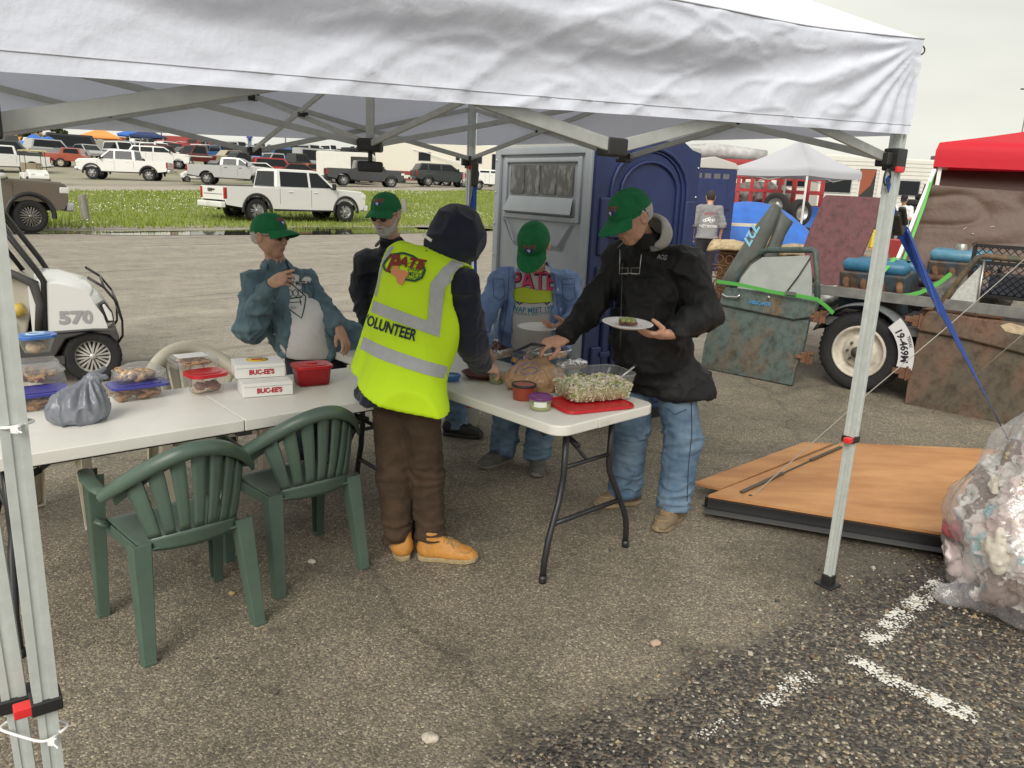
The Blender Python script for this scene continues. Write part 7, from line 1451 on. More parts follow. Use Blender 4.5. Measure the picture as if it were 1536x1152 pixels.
for (u,v) in ((1377,482),(1357,560)):
    c=onplane(u,v,B+n2*.02,n2)-B; mb=MB(); F_=frame(T_); mb.box(c,(.09,.03,.10),0,F_); mb.box(c-T_*.07+V(0,0,.01),(.07,.04,.05),0,F_); mb.tube([c+V(0,-.03,-.06),c+V(0,-.03,.07)],.012,6); mb.build('hinge',M_RUST,t,bevel=.006)
pxs('bare_patch',[(1500,470+18),(1515,484),(1545,492),(1548,505),(1520,500),(1508,497)],B+n2*.0425,n2,.002,mat('bare_tan',(.42,.33,.22),.8,noise=.3,nscale=30),t,0,B)
# the utility trailer
Wc=atz(1278,586); Wc=V(Wc.x,Wc.y,0); ang=math.atan2(T_.y,T_.x); t=empty('utility_trailer',Wc,ang,'flat utility trailer with a cream-rimmed wheel and white number plate, loaded with engines','trailer'); R_=.37
M_CRIM=mat('cream_wheel',(.52,.48,.40),.55,noise=.25,nscale=14)
w=empty('wheel',(0,.12,R_),0,parent=t); MT=Matrix.Rotation(PI/2,3,'X'); mb=MB(); mb.lathe([(.235,.10),(.27,.125),(.33,.13),(.352,.115),(.37,.09),(.372,-.07),(.35,-.11),(.24,-.10)],n=40,M=MT)
for k in range(26):
    a=2*PI*k/44
    for s in (-.06,0.03,.075): mb.box((math.cos(a+s)*R_,-s,math.sin(a+s)*R_),(.03,.05,.012),0,Matrix.Rotation(-a+PI/2,3,'Y'))
mb.build('tyre',M_TYRE,w)
mb=MB(); mb.lathe([(.245,.10),(.243,.125),(.228,.128),(.215,.11),(.205,.06),(.165,.045),(.15,.075),(.135,.09),(.075,.085),(.07,.10),(.045,.105),(.045,.16),(.001,.165)],n=36,M=MT); mb.build('rim',M_CRIM,w)
mb=MB()
for k in range(8): a=2*PI*k/8; mb.lathe([(.012,.08),(.012,.115),(.001,.118)],(math.cos(a)*.105,0,math.sin(a)*.105),6,M=MT)
mb.lathe([(.052,.10),(.05,.165),(.001,.17)],n=12,M=MT); mb.build('hub',mat('greasy_hub',(.10,.085,.07),.5,metal=.4),w)
mb=MB(); vs=[]; K=26
for k in range(K):
    a=math.radians(-12+ (172)*k/(K-1)); r=.44; 
    for y in (-.13,.0,.10,.12): rr=r+(.012 if -.1<y<.1 else 0); vs.append((rr*math.cos(a),y+.06,R_+rr*math.sin(a)))
mb.add(vs,[(4*i+j,4*i+j+1,4*i+j+5,4*i+j+4) for i in range(K-1) for j in range(3)],0,True); fd=mb.build('fender',mat('worn_fender',(.10,.11,.115),.6,noise=.35,nscale=10),t,solid=.012,fixn=False)
# number plate bolted on the curved front of the fender
mb=MB(); a0_,a1_=math.radians(-8),math.radians(48); mb.grid(lambda p,q:V((.4605)*math.cos(a1_+(a0_-a1_)*p),-.085+.15*q,R_+.4605*math.sin(a1_+(a0_-a1_)*p)),16,2); M_PL=mat('plate_white',(.62,.62,.6),.5)
# face plate turned to the viewer so that the number is read from the side
mb=MB(); vs=[]
for k in range(17):
    a=a1_+(a0_-a1_)*k/16
    for r in (.375,.505): vs.append((r*math.cos(a)*1.0,-.082,R_+r*math.sin(a)))
mb.add(vs,[(2*i,2*i+1,2*i+3,2*i+2) for i in range(16)]); pl=mb.build('number_plate',M_PL,t,solid=.004,fixn=False)
def arct(s,size,rad,amid,dirn=-1,bold=.003):
    vs,fs=textverts(s,size,bold,maxe=.03); out=[]
    for x,y in vs: a=amid-x/rad; out.append(((rad+y)*math.cos(a),-.0855,R_+(rad+y)*math.sin(a)))
    return out,fs
mb=MB(); mb.add(*arct('19-469M',.085,.425,math.radians(19))); mb.add(*arct('TEXAS',.035,.482,math.radians(22),bold=.001)); mb.build('lettering',mat('plate_black',(.02,.02,.025),.6),pl,fixn=False)
M_RAIL=mat('trailer_rail',(.16,.16,.15),.6,noise=.3,nscale=8); M_FRM=mat('trailer_black',(.02,.018,.017),.8)
for y,nm in ((.02,'side_rail'),(1.7,'side_rail')):
    mb=MB(); mb.bar((-.75,y,.90),(3.2,y,.90),.03,.09); mb.bar((-.75,y+.05,.62),(3.2,y+.05,.62),.06,.08); mb.build(nm,M_RAIL,t,bevel=.004)
mb=MB(); 
for x in (-.7,.62,1.3,2.2,3.1): mb.bar((x,.05,.60),(x,.05,.88),.06,.06)
mb.build('upright',M_RAIL,t); mb=MB(); mb.box((1.2,.9,.64),(4.0,1.6,.05)); mb.bar((0,.1,R_),(0,1.7,R_),.07,.07); mb.bar((.5,.15,.42),(.95,.1,.42),.12,.06); mb.bar((-.4,.2,.5),(1.0,.2,.5),.08,.1); mb.build('deck',M_FRM,t)
mb=MB(); mb.tube([(.55,.12,.52),(.85,.12,.72),(1.1,.12,.72)],.05,8); mb.box((.75,.2,.75),(.6,.2,.15)); mb.build('rusty_bracket',M_RUST,t)
wheel(t,(0,1.75,R_),R_,.22,1,M_CRIM,5)
def onT(x,y,z): return Wc+V(T_.x*x+NB.x*y,T_.y*x+NB.y*y,z)
# engines
def engine(c,rz,lab,blue):
    t=empty('engine',c,rz,lab,'engine'); 
    mb=MB(); mb.prism([(-.16,.0),(-.20,.12),(-.26,.36),(-.05,.40),(.05,.40),(.26,.36),(.20,.12),(.16,0)],-.30,.30,'x'); mb.build('block',patina('engine_block',(.045,.07,.09),(.10,.07,.045),7),t,bevel=.02)
    for s in (-1,1):
        mb=MB(); pts=[(-.29,s*.17,.41),(-.26,s*.17,.42),(.26,s*.17,.42),(.29,s*.17,.41)]; mb.tube(pts,[.05,.085,.085,.05],12,flat=.8); mb.build('valve_cover',mat('engine_blue%g'%blue[2],tuple(min(1,x*.95) for x in blue),.45,noise=.25,nscale=12),t)
        mb=MB()
        for k in range(4): x=-.24+.16*k; mb.tube([(x,s*.20,.30),(x+.02,s*.27,.26),(x+.04,s*.29,.19)],[.035,.032,.03],8)
        mb.tube([(-.28,s*.29,.19),(.30,s*.29,.18)],.035,8); mb.build('exhaust_manifold',M_RUST,t)
    mb=MB(); mb.box((0,0,.43),(.42,.16,.07)); mb.lathe([(.07,0),(.07,.05),(.055,.09),(.001,.09)],(-.02,0,.46),14); mb.build('intake',M_STEEL,t,bevel=.01); mb=MB(); mb.lathe([(.10,-.03),(.10,.03),(.03,.03),(.03,.05),(.001,.05)],(.36,0,.14),18,M=Matrix.Rotation(PI/2,3,'Y')); mb.lathe([(.06,-.02),(.06,.02),(.001,.02)],(.36,.05,.32),14,M=Matrix.Rotation(PI/2,3,'Y')); mb.build('pulley',M_BLK,t)
    return t
p=onT(-.05,.45,.72); engine(p,ang,'blue V8 engine strapped on the trailer above the cream wheel',(.035,.15,.26)); p=onT(.25,2.0,.80); engine(p,ang+.2,'second pale blue engine behind the first, half hidden by the canopy leg',(.09,.24,.34))
M_GRS=mat('green_webbing',(.10,.42,.08),.6)
p0=onplane(1080,424,A+n1*.09,n1); sg=empty('ratchet_strap',p0,0,'bright green strap tied across the green truck door window','strap'); mb=MB(); pts=[onplane(u,v,A+n1*.09,n1)-p0 for u,v in ((1075,422),(1110,427),(1160,438),(1200,444),(1226,449),(1240,460),(1250,470))]; ribbon(mb,pts,.035,V(0,-.2,1)); mb.build('webbing',M_GRS,sg); mb=MB(); mb.box(onplane(1186,440,A+n1*.11,n1)-p0,(.10,.03,.03),0,frame(T_)); mb.build('buckle',M_STEEL,sg)
p0=onT(.2,.12,1.2); sg=empty('ratchet_strap',p0,0,'bright green strap over the blue engine on the trailer','strap'); mb=MB(); ribbon(mb,[onT(.08,.08,.90)-p0,onT(.06,.12,1.10)-p0,onT(.10,.30,1.24)-p0,onT(.15,.6,1.2)-p0],.04,T_); pts=[onT(.04+.60*k/8,.06,.93+.23*(k/8)**3-.02*math.sin(PI*k/8))-p0 for k in range(9)]; ribbon(mb,pts,.035,V(0,0,1)); mb.build('webbing',M_GRS,sg)
# sheet metal leaning on the trailer load
C_=onT(-.35,.9,0); n3=(lean(.30)+V(.10,0,0)).normalized(); o=pxs('bonnet_panel',[(1236,294),(1240,292),(1322,296),(1326,301),(1312,340),(1296,378),(1280,412),(1268,432),(1245,442),(1226,436),(1204,372),(1215,342)],C_,n3,.03,patina('patina_maroon',(.135,.042,.05),(.11,.045,.045),6,(.4,.7)),None,.01,C_); o.location=C_; tag(o,'large dull maroon bonnet panel leaning above the trailer','car panel')
mb=MB(); 
C2=onT(-1.35,1.2,0); n4=(lean(.25)+V(-.25,0,0)).normalized(); Mf=mat('grey_fender_paint',(.085,.095,.085),.6,noise=.2,nscale=8)
def fender(px1,px2,O,n,lab,m):
    t=empty('fender_panel',O,0,lab,'car panel'); n=V(*n).normalized(); a=[onplane(u,v,O,n)-O for u,v in px1]; b=[onplane(u,v,O+n*.0,n)-O for u,v in px2]; mb=MB(); k=len(a); vs=[]
    for i in range(k):
        for j in range(9): f=j/8; p=a[i].lerp(b[i],f)+n*(.10*math.sin(PI*f)); vs.append(p)
    mb.add(vs,[(9*i+j,9*i+j+1,9*i+j+10,9*i+j+9) for i in range(k-1) for j in range(8)],0,True); mb.build('panel',m,t,solid=.012,fixn=False); return t
ft=fender([(1166,300),(1138,333),(1112,372),(1092,404),(1078,430)],[(1172,312),(1160,345),(1145,378),(1125,410),(1112,432)],C2,n4,'long grey-green fender standing on end with pale blue numbers',Mf)
mb=MB(); tt=textverts('727',.17,.006); o=onplane(1126,352,C2+n4*.11,n4)-C2; xd=(onplane(1118,366,C2,n4)-onplane(1132,340,C2,n4)).normalized(); yd=n4.cross(xd); mb.add([o+xd*a+yd*b for a,b in tt[0]],tt[1]); mb.build('chalk_marking',mat('chalk_blue',(.2,.45,.6),.8),ft,fixn=False)
fender([(1172,310),(1162,345),(1148,378),(1140,405)],[(1190,333),(1178,352),(1170,375),(1160,405)],C2+NB*.15,n4,'second shorter grey fender behind the tall one',Mf)
# bed springs
C5=onT(-2.0,2.0,0); t=empty('bed_springs',C5,ang,'rusty coil spring mattress base with a torn tan cover','bed springs'); mb=MB()
for k in range(9):
    for j in range(5):
        x=-.55+.14*k; z=.30+.16*j; mb.tube([(x+.055*math.cos(a)*(1),-.04-.02*a/12,z+.055*math.sin(a)) for a in np.linspace(0,12.6,18)],.008,4)
for j in range(6): mb.tube([(-.65,-.05,.22+.16*j),(.65,-.05,.22+.16*j)],.009,4)
mb.build('coils',M_RUST,t); mb=MB(); mb.box((0,.12,.6),(1.3,.10,1.1)); mb.build('padding',mat('old_padding',(.12,.065,.03),.95,noise=.5,nscale=18,bump=.8,bscale=25),t,bevel=.03)
mb=MB(); mb.grid(lambda a,b:V(-.70+1.4*a,-.14+.38*b,1.17+.05*float(fbm(np.array([a*7,b*3,0.])))-.10*abs(2*b-1)**3),24,8); mb.build('torn_cover',mat('tan_cloth',(.42,.33,.20),.95,noise=.4,nscale=20,bump=.6,bscale=25),t,solid=.03)
# pile of axle parts and scrap between things, built as separate pieces
def scrap(name,c,r,lab,m,cat,seed=0,st=(1,1,1)):
    fn=lambda P:ell(P,(0,0,r*.55),(r*st[0],r*st[1],r*.6*st[2]))+r*.28*fbm(P/r*1.7+seed,3)
    o=sdfobj(name,fn,(-r*1.6*st[0],-r*1.6*st[1],0),(r*1.6*st[0],r*1.6*st[1],r*1.9*st[2]),r/11,m); o.location=c; return tag(o,lab,cat)
M_SCR=mat('scrap_dark',(.06,.045,.035),.8,col2=(.22,.13,.08),nscale=12,bump=.6,bscale=30)
scrap('scrap_heap',onT(-.9,.7,.6),.24,'heap of rusty small parts on the trailer left of the blue engine',M_SCR,'scrap',2,(1.6,1,1)); scrap('scrap_heap',onT(-.75,2.0,.75),.35,'heap of brown castings behind the maroon bonnet panel',mat('scrap_brown',(.16,.10,.07),.85,col2=(.35,.26,.2),nscale=8),'scrap',5,(1.6,1,.9))
scrap('gearbox',onT(.55,1.2,.72),.28,'greasy dark gearbox right of the canopy leg on the trailer',mat('greasy',(.05,.05,.048),.4,col2=(.14,.12,.10),nscale=10,bump=.5,bscale=40),'gearbox',8,(1.5,.9,1.1)); scrap('plastic_bundle',onT(-.52,.35,.72),.17,'crumpled pale plastic bundle left of the blue engine',mat('pale_plastic',(.55,.55,.53),.4,bump=.8,bscale=20),'bundle',3,(1.2,.9,1.1))
mb=MB(); mb.tube([(0,0,0),(.1,0,.25),(.2,0,.42),(.23,0,.60)],[.06,.08,.09,.03],8,flat=.3); mb.tube([(.25,0,0),(.3,0,.25),(.42,0,.45)],[.06,.08,.04],8,flat=.3); o=mb.build('fan_blade',M_RUST); o.location=onT(1.25,.7,.7); o.rotation_euler=(0,.2,ang); tag(o,'rust-brown blades sticking up left of the brown door window','fan blades')
# wire basket behind the brown door
c=onT(1.22,.35,.98); t=empty('wire_basket',c,ang,'black wire mesh basket seen through the brown door window frame','basket'); mb=MB()
for x in (-.5,0,.5,1.0): mb.bar((x,0,0),(x,0,.42),.03,.03)
for z in (0,.42,.28): mb.bar((-.5,0,z),(1.0,0,z),.03,.03)
mb.build('frame',M_BLK,t); mb=MB()
for k in range(34): x=-.95+.06*k; mb.tube([(max(-.5,x),0,max(0,-.5-x) if x<-.5 else 0),(min(1.0,x+.42),0,min(.42,1.0-x))],.004,4); mb.tube([(max(-.5,x),0,.42-(max(0,-.5-x) if x<-.5 else 0)),(min(1.0,x+.42),0,.42-min(.42,1.0-x))],.004,4)
mb.build('mesh',M_BLK,t); mb=MB(); mb.box((.25,.35,.0),(1.5,.7,.03)); mb.box((.25,.2,.10),(1.2,.4,.16)); mb.build('load',mat('dark_load',(.03,.035,.05),.7,noise=.5,nscale=9),t)
# red canopy with the brown tarpaulin
rc=at(1404,246,9.0); rb=V(rc.x,rc.y,0); a_=-.50; t=canopy_s(rb+Matrix.Rotation(a_,3,'Z')@V(2.3,2.3,0),a_,'bright red canopy at the right edge with a brown tarpaulin side',M_RFAB,4.6,rc.z-.03,rc.z+.92,.26)
tp=empty('tarpaulin',rb,a_,'brown tarpaulin hung as a side wall from the red canopy','tarpaulin'); mb=MB()
def tf(a,b):
    z=.98+(rc.z-.22-.98)*b; x=-.22+.14*b+2.9*a; y=-.02+.05*float(fbm(np.array([a*3,b*2.5,1.])))+.035*(1-abs(float(vn(np.array([a*5+b*2,b*3-a*2,4.])))))**4; return V(x,y-.25*(1-b)**2,z+(.0 if b<.5 else -.05*math.sin(PI*a)*(b-.5)*2))
mb.grid(tf,70,40); M_BT=mat('brown_tarp',(.105,.062,.045),.55,noise=.15,nscale=5,bump=.35,bscale=14); mb.build('sheet',M_BT,tp)
mb=MB(); mb.grid(lambda a,b:V(-.02+2.8*a,.03+.25*b,rc.z-.22-.16*(1-b)*math.sin(PI*min(1,a*1.2))*1.0+.17*b),30,5); mb.build('upper_sheet',mat('brown_tarp_dark',(.05,.03,.024),.6,bump=.3,bscale=14),tp)
mb=MB()
for q in range(5): a,b=RNG.uniform(.1,.6),RNG.uniform(.3,.75); p=tf(a,b)+V(0,-.012,0); mb.box(p,(.03*RNG.rand()+.01,.003,.006),0,Matrix.Rotation(RNG.uniform(-.9,.4),3,'Y'))
mb.build('tear',mat('tear_pale',(.6,.5,.48),.8),tp)
p=at(1402,255,8.95); g=at(1338,410,8.2); mb=MB(); mb.bar((0,0,0),g-p,.035,.035); o=mb.build('guy_pole',M_WHT); o.location=p; tag(o,'white pole slanting down from the corner of the red canopy','pole')
mb=MB(); q=at(1352,400,8.3); ribbon(mb,[V(0,0,0),at(1385,310,8.6)-p,q-p],.03,V(1,0,.3)); o=mb.build('guy_strap',M_GRS); o.location=p; tag(o,'bright green guy strap beside the slanting white pole','strap')
# ------------------------------------------------------------------ behind
canopy_s(spot(1192,23.5),.62,'pale grey pop-up canopy with a pointed roof in front of the white camper',M_GFAB,2.55,1.98,3.02,.22)
# camper with an open door
c=spot(1335,33); t=empty('camper_trailer',c,-.10,'white ribbed camper trailer with its door open showing orange curtains','camper'); mb=MB(); mb.prism([(-3.1,.5),(-3.2,2.2),(-3.0,2.85),(2.7,2.75),(3.1,2.3),(3.0,.5)],-1.1,1.1,'y'); mb.build('body',M_RVW,t,bevel=.08)
mb=MB()
for k in range(14): mb.box((0,-1.105,.65+k*.15),(6.0,.012,.02))
mb.build('siding_rib',mat('rib_grey',(.42,.42,.39),.6),t); mb=MB(); mb.box((-1.3,-1.12,1.45),(.62,.03,1.75)); d=mb.build('doorway',mat('dark_opening',(.03,.03,.03),.8),t); mb=MB(); mb.add([(-1.6,-1.14,2.3),(-1.0,-1.14,2.3),(-1.15,-1.14,1.7),(-1.6,-1.14,1.2)],[(0,1,2,3)]); mb.build('curtain',mat('orange_curtain',(.28,.08,.04),.8),d)
mb=MB(); mb.box((-.55,-1.14,1.45),(.66,.04,1.7)); d=mb.build('open_door',M_RVW,t,bevel=.02); mb=MB(); mb.box((-.55,-1.17,1.75),(.34,.02,.75)); mb.build('door_window',M_GLS2,d)
for x,w in ((-2.4,1.0),(.35,.75)): mb=MB(); mb.box((x,-1.13,1.65),(w,.03,.55)); f_=mb.build('window',M_GLS,t); mb=MB(); mb.box((x,-1.12,1.65),(w+.08,.02,.63)); mb.build('window_frame',M_ALW,f_)
mb=MB(); mb.box((-.2,0,2.95),(1.0,.7,.25)); mb.box((1.8,0,2.9),(.6,.5,.18)); mb.build('roof_vent',mat('vent_dark',(.10,.10,.10),.7),t)
for x in (.8,1.6): wheel(t,(x,-1.0,.36),.36,.2,-1,mat('cream_rim',(.6,.57,.45),.5),5)
t=box_trailer(spot(1195,38),-.03,'long white camper behind the pale grey canopy',M_RVW,7,2.0,wins=((-.6,1.75,1.3,.6),(2.2,1.7,.7,.5)),roofm=M_WHT)
# tyre helper
def tyre(loc,R_,w,rot,lab,grp,rim=True):
    t=empty('tyre',loc,0,lab,'tyre',grp); t.rotation_euler=rot; mb=MB(); mb.lathe([(R_*.58,w*.42),(R_*.75,w*.5),(R_*.93,w*.47),(R_,w*.28),(R_,-w*.28),(R_*.93,-w*.47),(R_*.75,-w*.5),(R_*.58,-w*.42)],n=28); mb.build('rubber',M_TYRE,t)
    if rim: mb=MB(); mb.lathe([(R_*.60,w*.40),(R_*.52,w*.30),(R_*.45,w*.05),(R_*.25,w*.18),(.001,w*.2)],n=24); mb.build('rim',mat('steel_rim',(.38,.37,.35),.4,metal=.6,noise=.3,nscale=9),t)
    return t
gt='loose truck tyres among the salvage'
c=spot(1204,22); tyre(c+V(0,0,1.02+.02),.37,.26,(PI/2,0,.45),'tyre with a steel wheel standing upright right of the leaning fenders',gt); c2=spot(1168,21.5); tyre(c2+V(0,0,1.22),.35,.26,(PI/2,0,-.6),'tyre standing higher, behind the tip of the grey fender',gt)
for k in range(2): tyre(spot(1174,21.6)+V(0,0,.50+.24*k),.35,.24,(0,0,0),'%s flat tyre of the pair under the higher standing tyre'%('lower','upper')[k],gt,False)
for k in range(3): tyre(spot(1206,21)+V(0,0,.12+.24*k),.38,.24,(0,0,0),'%s flat black tyre in the stack under the upright wheel'%('bottom','middle','top')[k],gt,False)
for j,(u,n_) in enumerate(((1375,7),(1392,8))):
    for k in range(n_): tyre(spot(u,27)+V(0,0,.1+.20*k),.34,.2,(0,0,0),'tyre number %d from the ground in the %s stack beside the white camper'%(k+1,('left','right')[j]),'stacked tyres beside the camper',False)
for u,lab in ((1382,'cream-rimmed trailer wheel left of the brown tarpaulin'),(1397,'cream-rimmed trailer wheel touching the brown tarpaulin edge')): c=spot(u,26); tyre(c+V(0,0,.36),.36,.22,(PI/2,0,.1),lab,'loose trailer wheels')
# blue tarpaulin mound, stake trailer, rolled liner
c=spot(1130,19.5); mb=MB(); mb.grid(lambda a,b:V(-1.6+3.4*a,-1+2*b,.35+1.02*math.sin(PI*min(1,a*1.05))**.6*math.sin(PI*b)**.5+.06*float(fbm(np.array([a*6,b*4,2.])))),40,20); o=mb.build('tarp',M_BFAB); o.location=c; tag(o,'bright blue tarpaulin over a mound behind the grey-shirted person','tarpaulin')
c=spot(1225,24); mb=MB(); mb.grid(lambda a,b:V(-1.3+2.6*a,-.8+1.6*b,.2+.95*math.sin(PI*a)**.4*math.sin(PI*b)**.5+.05*float(fbm(np.array([a*6,b*4,7.])))),30,14); o=mb.build('tarp',M_BFAB); o.location=c; tag(o,'second blue tarpaulin behind the upright wheel','tarpaulin')
c=spot(1112,27); t=empty('stake_trailer',c,-.35,'red stake-sided trailer beyond the blue tarpaulin','trailer'); Rr=paintm('stake_red',(.36,.02,.025),.5); mb=MB(); mb.box((0,0,.7),(5.4,2.0,.14)); mb.build('bed',Rr,t)
for s in (-1,1):
    mb=MB()
    for k in range(13): mb.bar((-2.6+k*.43,s*1.0,.7),(-2.6+k*.43,s*1.0,2.35),.12,.05)
    for z in (1.0,1.45,1.9,2.35): mb.bar((-2.65,s*1.03,z),(2.6,s*1.03,z),.04,.10)
    mb.build('stake_side',Rr,t)
for x in (-.5,.4):
    for s in (-1,1): wheel(t,(x,s*.9,.38),.38,.22,s,None,5)
mb=MB(); mb.tube([(-1.4,0,0),(-.5,0,.06),(.4,0,0),(1.3,0,-.04)],[.22,.26,.24,.20],12); o=mb.build('rolled_liner',mat('grey_roll',(.42,.42,.42),.6,noise=.3,nscale=4)); o.location=c+V(-.6,0,2.62); tag(o,'pale grey roll lying on top of the red stake trailer','roll')
scrap('load',c+V(0,0,.8),.8,'jumbled load inside the red stake trailer',mat('load_dark',(.06,.06,.06),.8,col2=(.3,.28,.26),nscale=5),'load',1,(2.2,.9,1.1))
c=spot(1118,17.5); t=empty('display_table',c,.05,'cream-edged table stacked with cream boxes left of the tall grey fender','table'); mb=MB(); mb.box((0,0,.95),(1.5,.7,.05)); mb.build('table_top',mat('cream_shelf',(.6,.55,.42),.6),t)
for x in (-.7,.7): mb=MB(); mb.bar((x,0,0),(x,0,.93),.05,.5); mb.build('leg',mat('cream_shelf',(.6,.55,.42),.6),t)
mb=MB(); mb.box((.45,-.1,.62),(.45,.4,.55)); o=mb.build('carton',mat('print_carton',(.55,.42,.26),.7,col2=(.30,.16,.08),nscale=7,thr=(.5,.56)),bevel=.01); o.location=c; tag(o,'patterned tan carton under the cream-edged display table','box')
o=mb=MB(); mb.box((0,0,.3),(.75,.5,.6)); o=mb.build('tool_box',mat('red_box',(.45,.04,.03),.5),bevel=.02); o.location=spot(1386,14)+V(0,0,.45); tag(o,'red metal box left of the brown tarpaulin','box')
mb=MB(); mb.add([(0,0,0),(.55,0,.0),(.50,0,.55),(.28,0,.62)],[(0,1,2,3)]); o=mb.build('blue_panel',mat('steel_blue',(.05,.12,.22),.5),solid=.02); o.location=at(1328,412,9.2); o.rotation_euler=(0,0,-.2); tag(o,'dull blue angular panel behind the canopy leg on the trailer load','car panel')
# people behind
far_person(spot(1068,14.6),PI/2-.15,'person in a grey printed T-shirt seen from behind beside the blue tarpaulin',mat('tee_grey',(.24,.24,.25),.9),mat('black_trousers',(.02,.02,.022),.9),hairm=M_HAIR2,printed=True)
s_=spot(1361,21.5)+V(0,0,.30); far_person(s_,-2.2,'seated person in a white T-shirt and black cap in front of the camper',M_WT,mat('black_shorts',(.02,.02,.022),.9),sit=True,hairm=M_HAIR2,capm=mat('black_cap_cloth',(.012,.012,.013),.85))
t=empty('folding_chair',s_,-2.2,'dark folding chair under the seated person in the white T-shirt','chair'); mb=MB(); mb.box((0,0,.40),(.5,.5,.04)); mb.build('seat',M_BLK,t); mb=MB(); mb.box((-.24,0,.7),(.04,.5,.4)); mb.build('backrest',M_BLK,t)
for x in (-.22,.22):
    for y in (-.22,.22): mb=MB(); mb.bar((x,y,-.25),(x,y,.4),.03,.03); mb.build('leg',M_BLK,t)
mb=MB(); mb.box((0,0,0),(.18,.18,.35)); mb.tube([(0,0,.17),(0,0,.25)],.05,8); o=mb.build('oil_jug',mat('jug_yellow',(.65,.5,.05),.5),bevel=.03); o.location=spot(1323,19)+V(0,0,.62); tag(o,'small yellow jug left of the canopy leg near the seated person','jug')
mb=MB(); mb.box((0,0,0),(1.4,.5,.04)); o=mb.build('plank',mat('plank',(.35,.24,.15),.8)); o.location=spot(1320,19)+V(0,0,.42); tag(o,'plank carrying the yellow jug','plank')
# ------------------------------------------------------------------ clear rubbish bag
bc=V(2.36,3.10,0); t=empty('rubbish_bag',bc,0,'clear plastic rubbish bag full of crumpled waste at the right edge','rubbish bag')
def bagf(P):
    z=P[...,2]; ang=np.arctan2(P[...,1],P[...,0]); r=np.sqrt(P[...,0]**2+P[...,1]**2); R=.375*np.clip(1-((z-.33)/.62)**2,0.02,1)**.5*np.clip(1.05-.25*np.clip((z-.35)/.5,0,1),.6,1.05); R=R+.018*np.sin(ang*9+3*z*5)*np.clip(z/.3,0,1)+.03*vn(np.stack([np.cos(ang)*2,np.sin(ang)*2,z*5],-1)); d=(r-R)*.8; d=smax(d,-(z-.012),.05); d=smax(d,z-.90,.05); d=smin(d,cap(P,(-.30,-.08,.08),(-.43,-.03,.05),.075,.04),.03); return d
vs,Q=nets(bagf,(-.56,-.52,-.01),(.5,.5,.95),.013); vs=relax(vs,Q,1); n_=vnorm(vs,Q); vs=vs+n_*(.012*fbm(vs*14,2)+.008*(1-np.abs(vn(vs*np.array((22,22,8)))))**4)[:,None]
npmesh('bag_film',vs,Q,film('bag_film',(.95,.93,.95),.78,.12,.55,30,.55),t)
wm=[('crumpled_napkin',(.80,.78,.74)),('crumpled_napkin',(.76,.74,.70)),('paper_plate',(.75,.70,.58)),('plastic_wrap',(.40,.58,.62)),('red_cup',(.35,.08,.09)),('brown_waste',(.30,.20,.14)),('yellow_tray',(.68,.60,.30)),('paper_towel',(.74,.62,.60)),('dark_waste',(.16,.11,.09))]
mw=mat('mixed_waste',(.62,.60,.57),.6,col2=(.50,.36,.34),nscale=6,thr=(.50,.64),bump=.5,bscale=30)
nw=mw.node_tree; bs=nw.nodes['Principled BSDF']; s0=bs.inputs['Base Color'].links[0].from_socket; tcw=N(nw,'ShaderNodeTexCoord')
for sc_w,col_w,th_w in ((8,(.22,.42,.46),.66),(6,(.16,.10,.07),.64),(9,(.55,.47,.22),.68)):
    nn_=N(nw,'ShaderNodeTexNoise'); nn_.inputs['Scale'].default_value=sc_w; nn_.inputs['Detail'].default_value=4; mq=N(nw,'ShaderNodeMapping'); mq.inputs['Location'].default_value=(sc_w*3,sc_w,2); nw.links.new(tcw.outputs['Object'],mq.inputs[0]); nw.links.new(mq.outputs[0],nn_.inputs[0]); rr_=N(nw,'ShaderNodeValToRGB'); rr_.color_ramp.elements[0].position=th_w-.06; rr_.color_ramp.elements[1].position=th_w-.04; nw.links.new(nn_.outputs[0],rr_.inputs[0]); mm_=N(nw,'ShaderNodeMixRGB'); nw.links.new(rr_.outputs[0],mm_.inputs[0]); nw.links.new(s0,mm_.inputs[1]); mm_.inputs[2].default_value=(*col_w,1); s0=mm_.outputs[0]
nw.links.new(s0,bs.inputs['Base Color'])
V2,Q2=nets(lambda P:bagf(P)+.060,(-.56,-.52,-.01),(.5,.5,.95),.011); V2=relax(V2,Q2,1); N2=vnorm(V2,Q2); V2=V2+N2*(.026*((1-np.abs(vn(V2*np.array((11,11,13))+.8*vn(V2*9)[:,None])))**5-.15)+.016*((1-np.abs(vn(V2*27+3)))**5-.15)+.010*vn(V2*8))[:,None]
o=npmesh('waste_heap',V2,Q2,mw,None,None,False); o.location=bc; tag(o,'mass of crumpled white, pink and teal waste pressed inside the clear rubbish bag','waste',kind='stuff')
rs=np.random.RandomState(5)
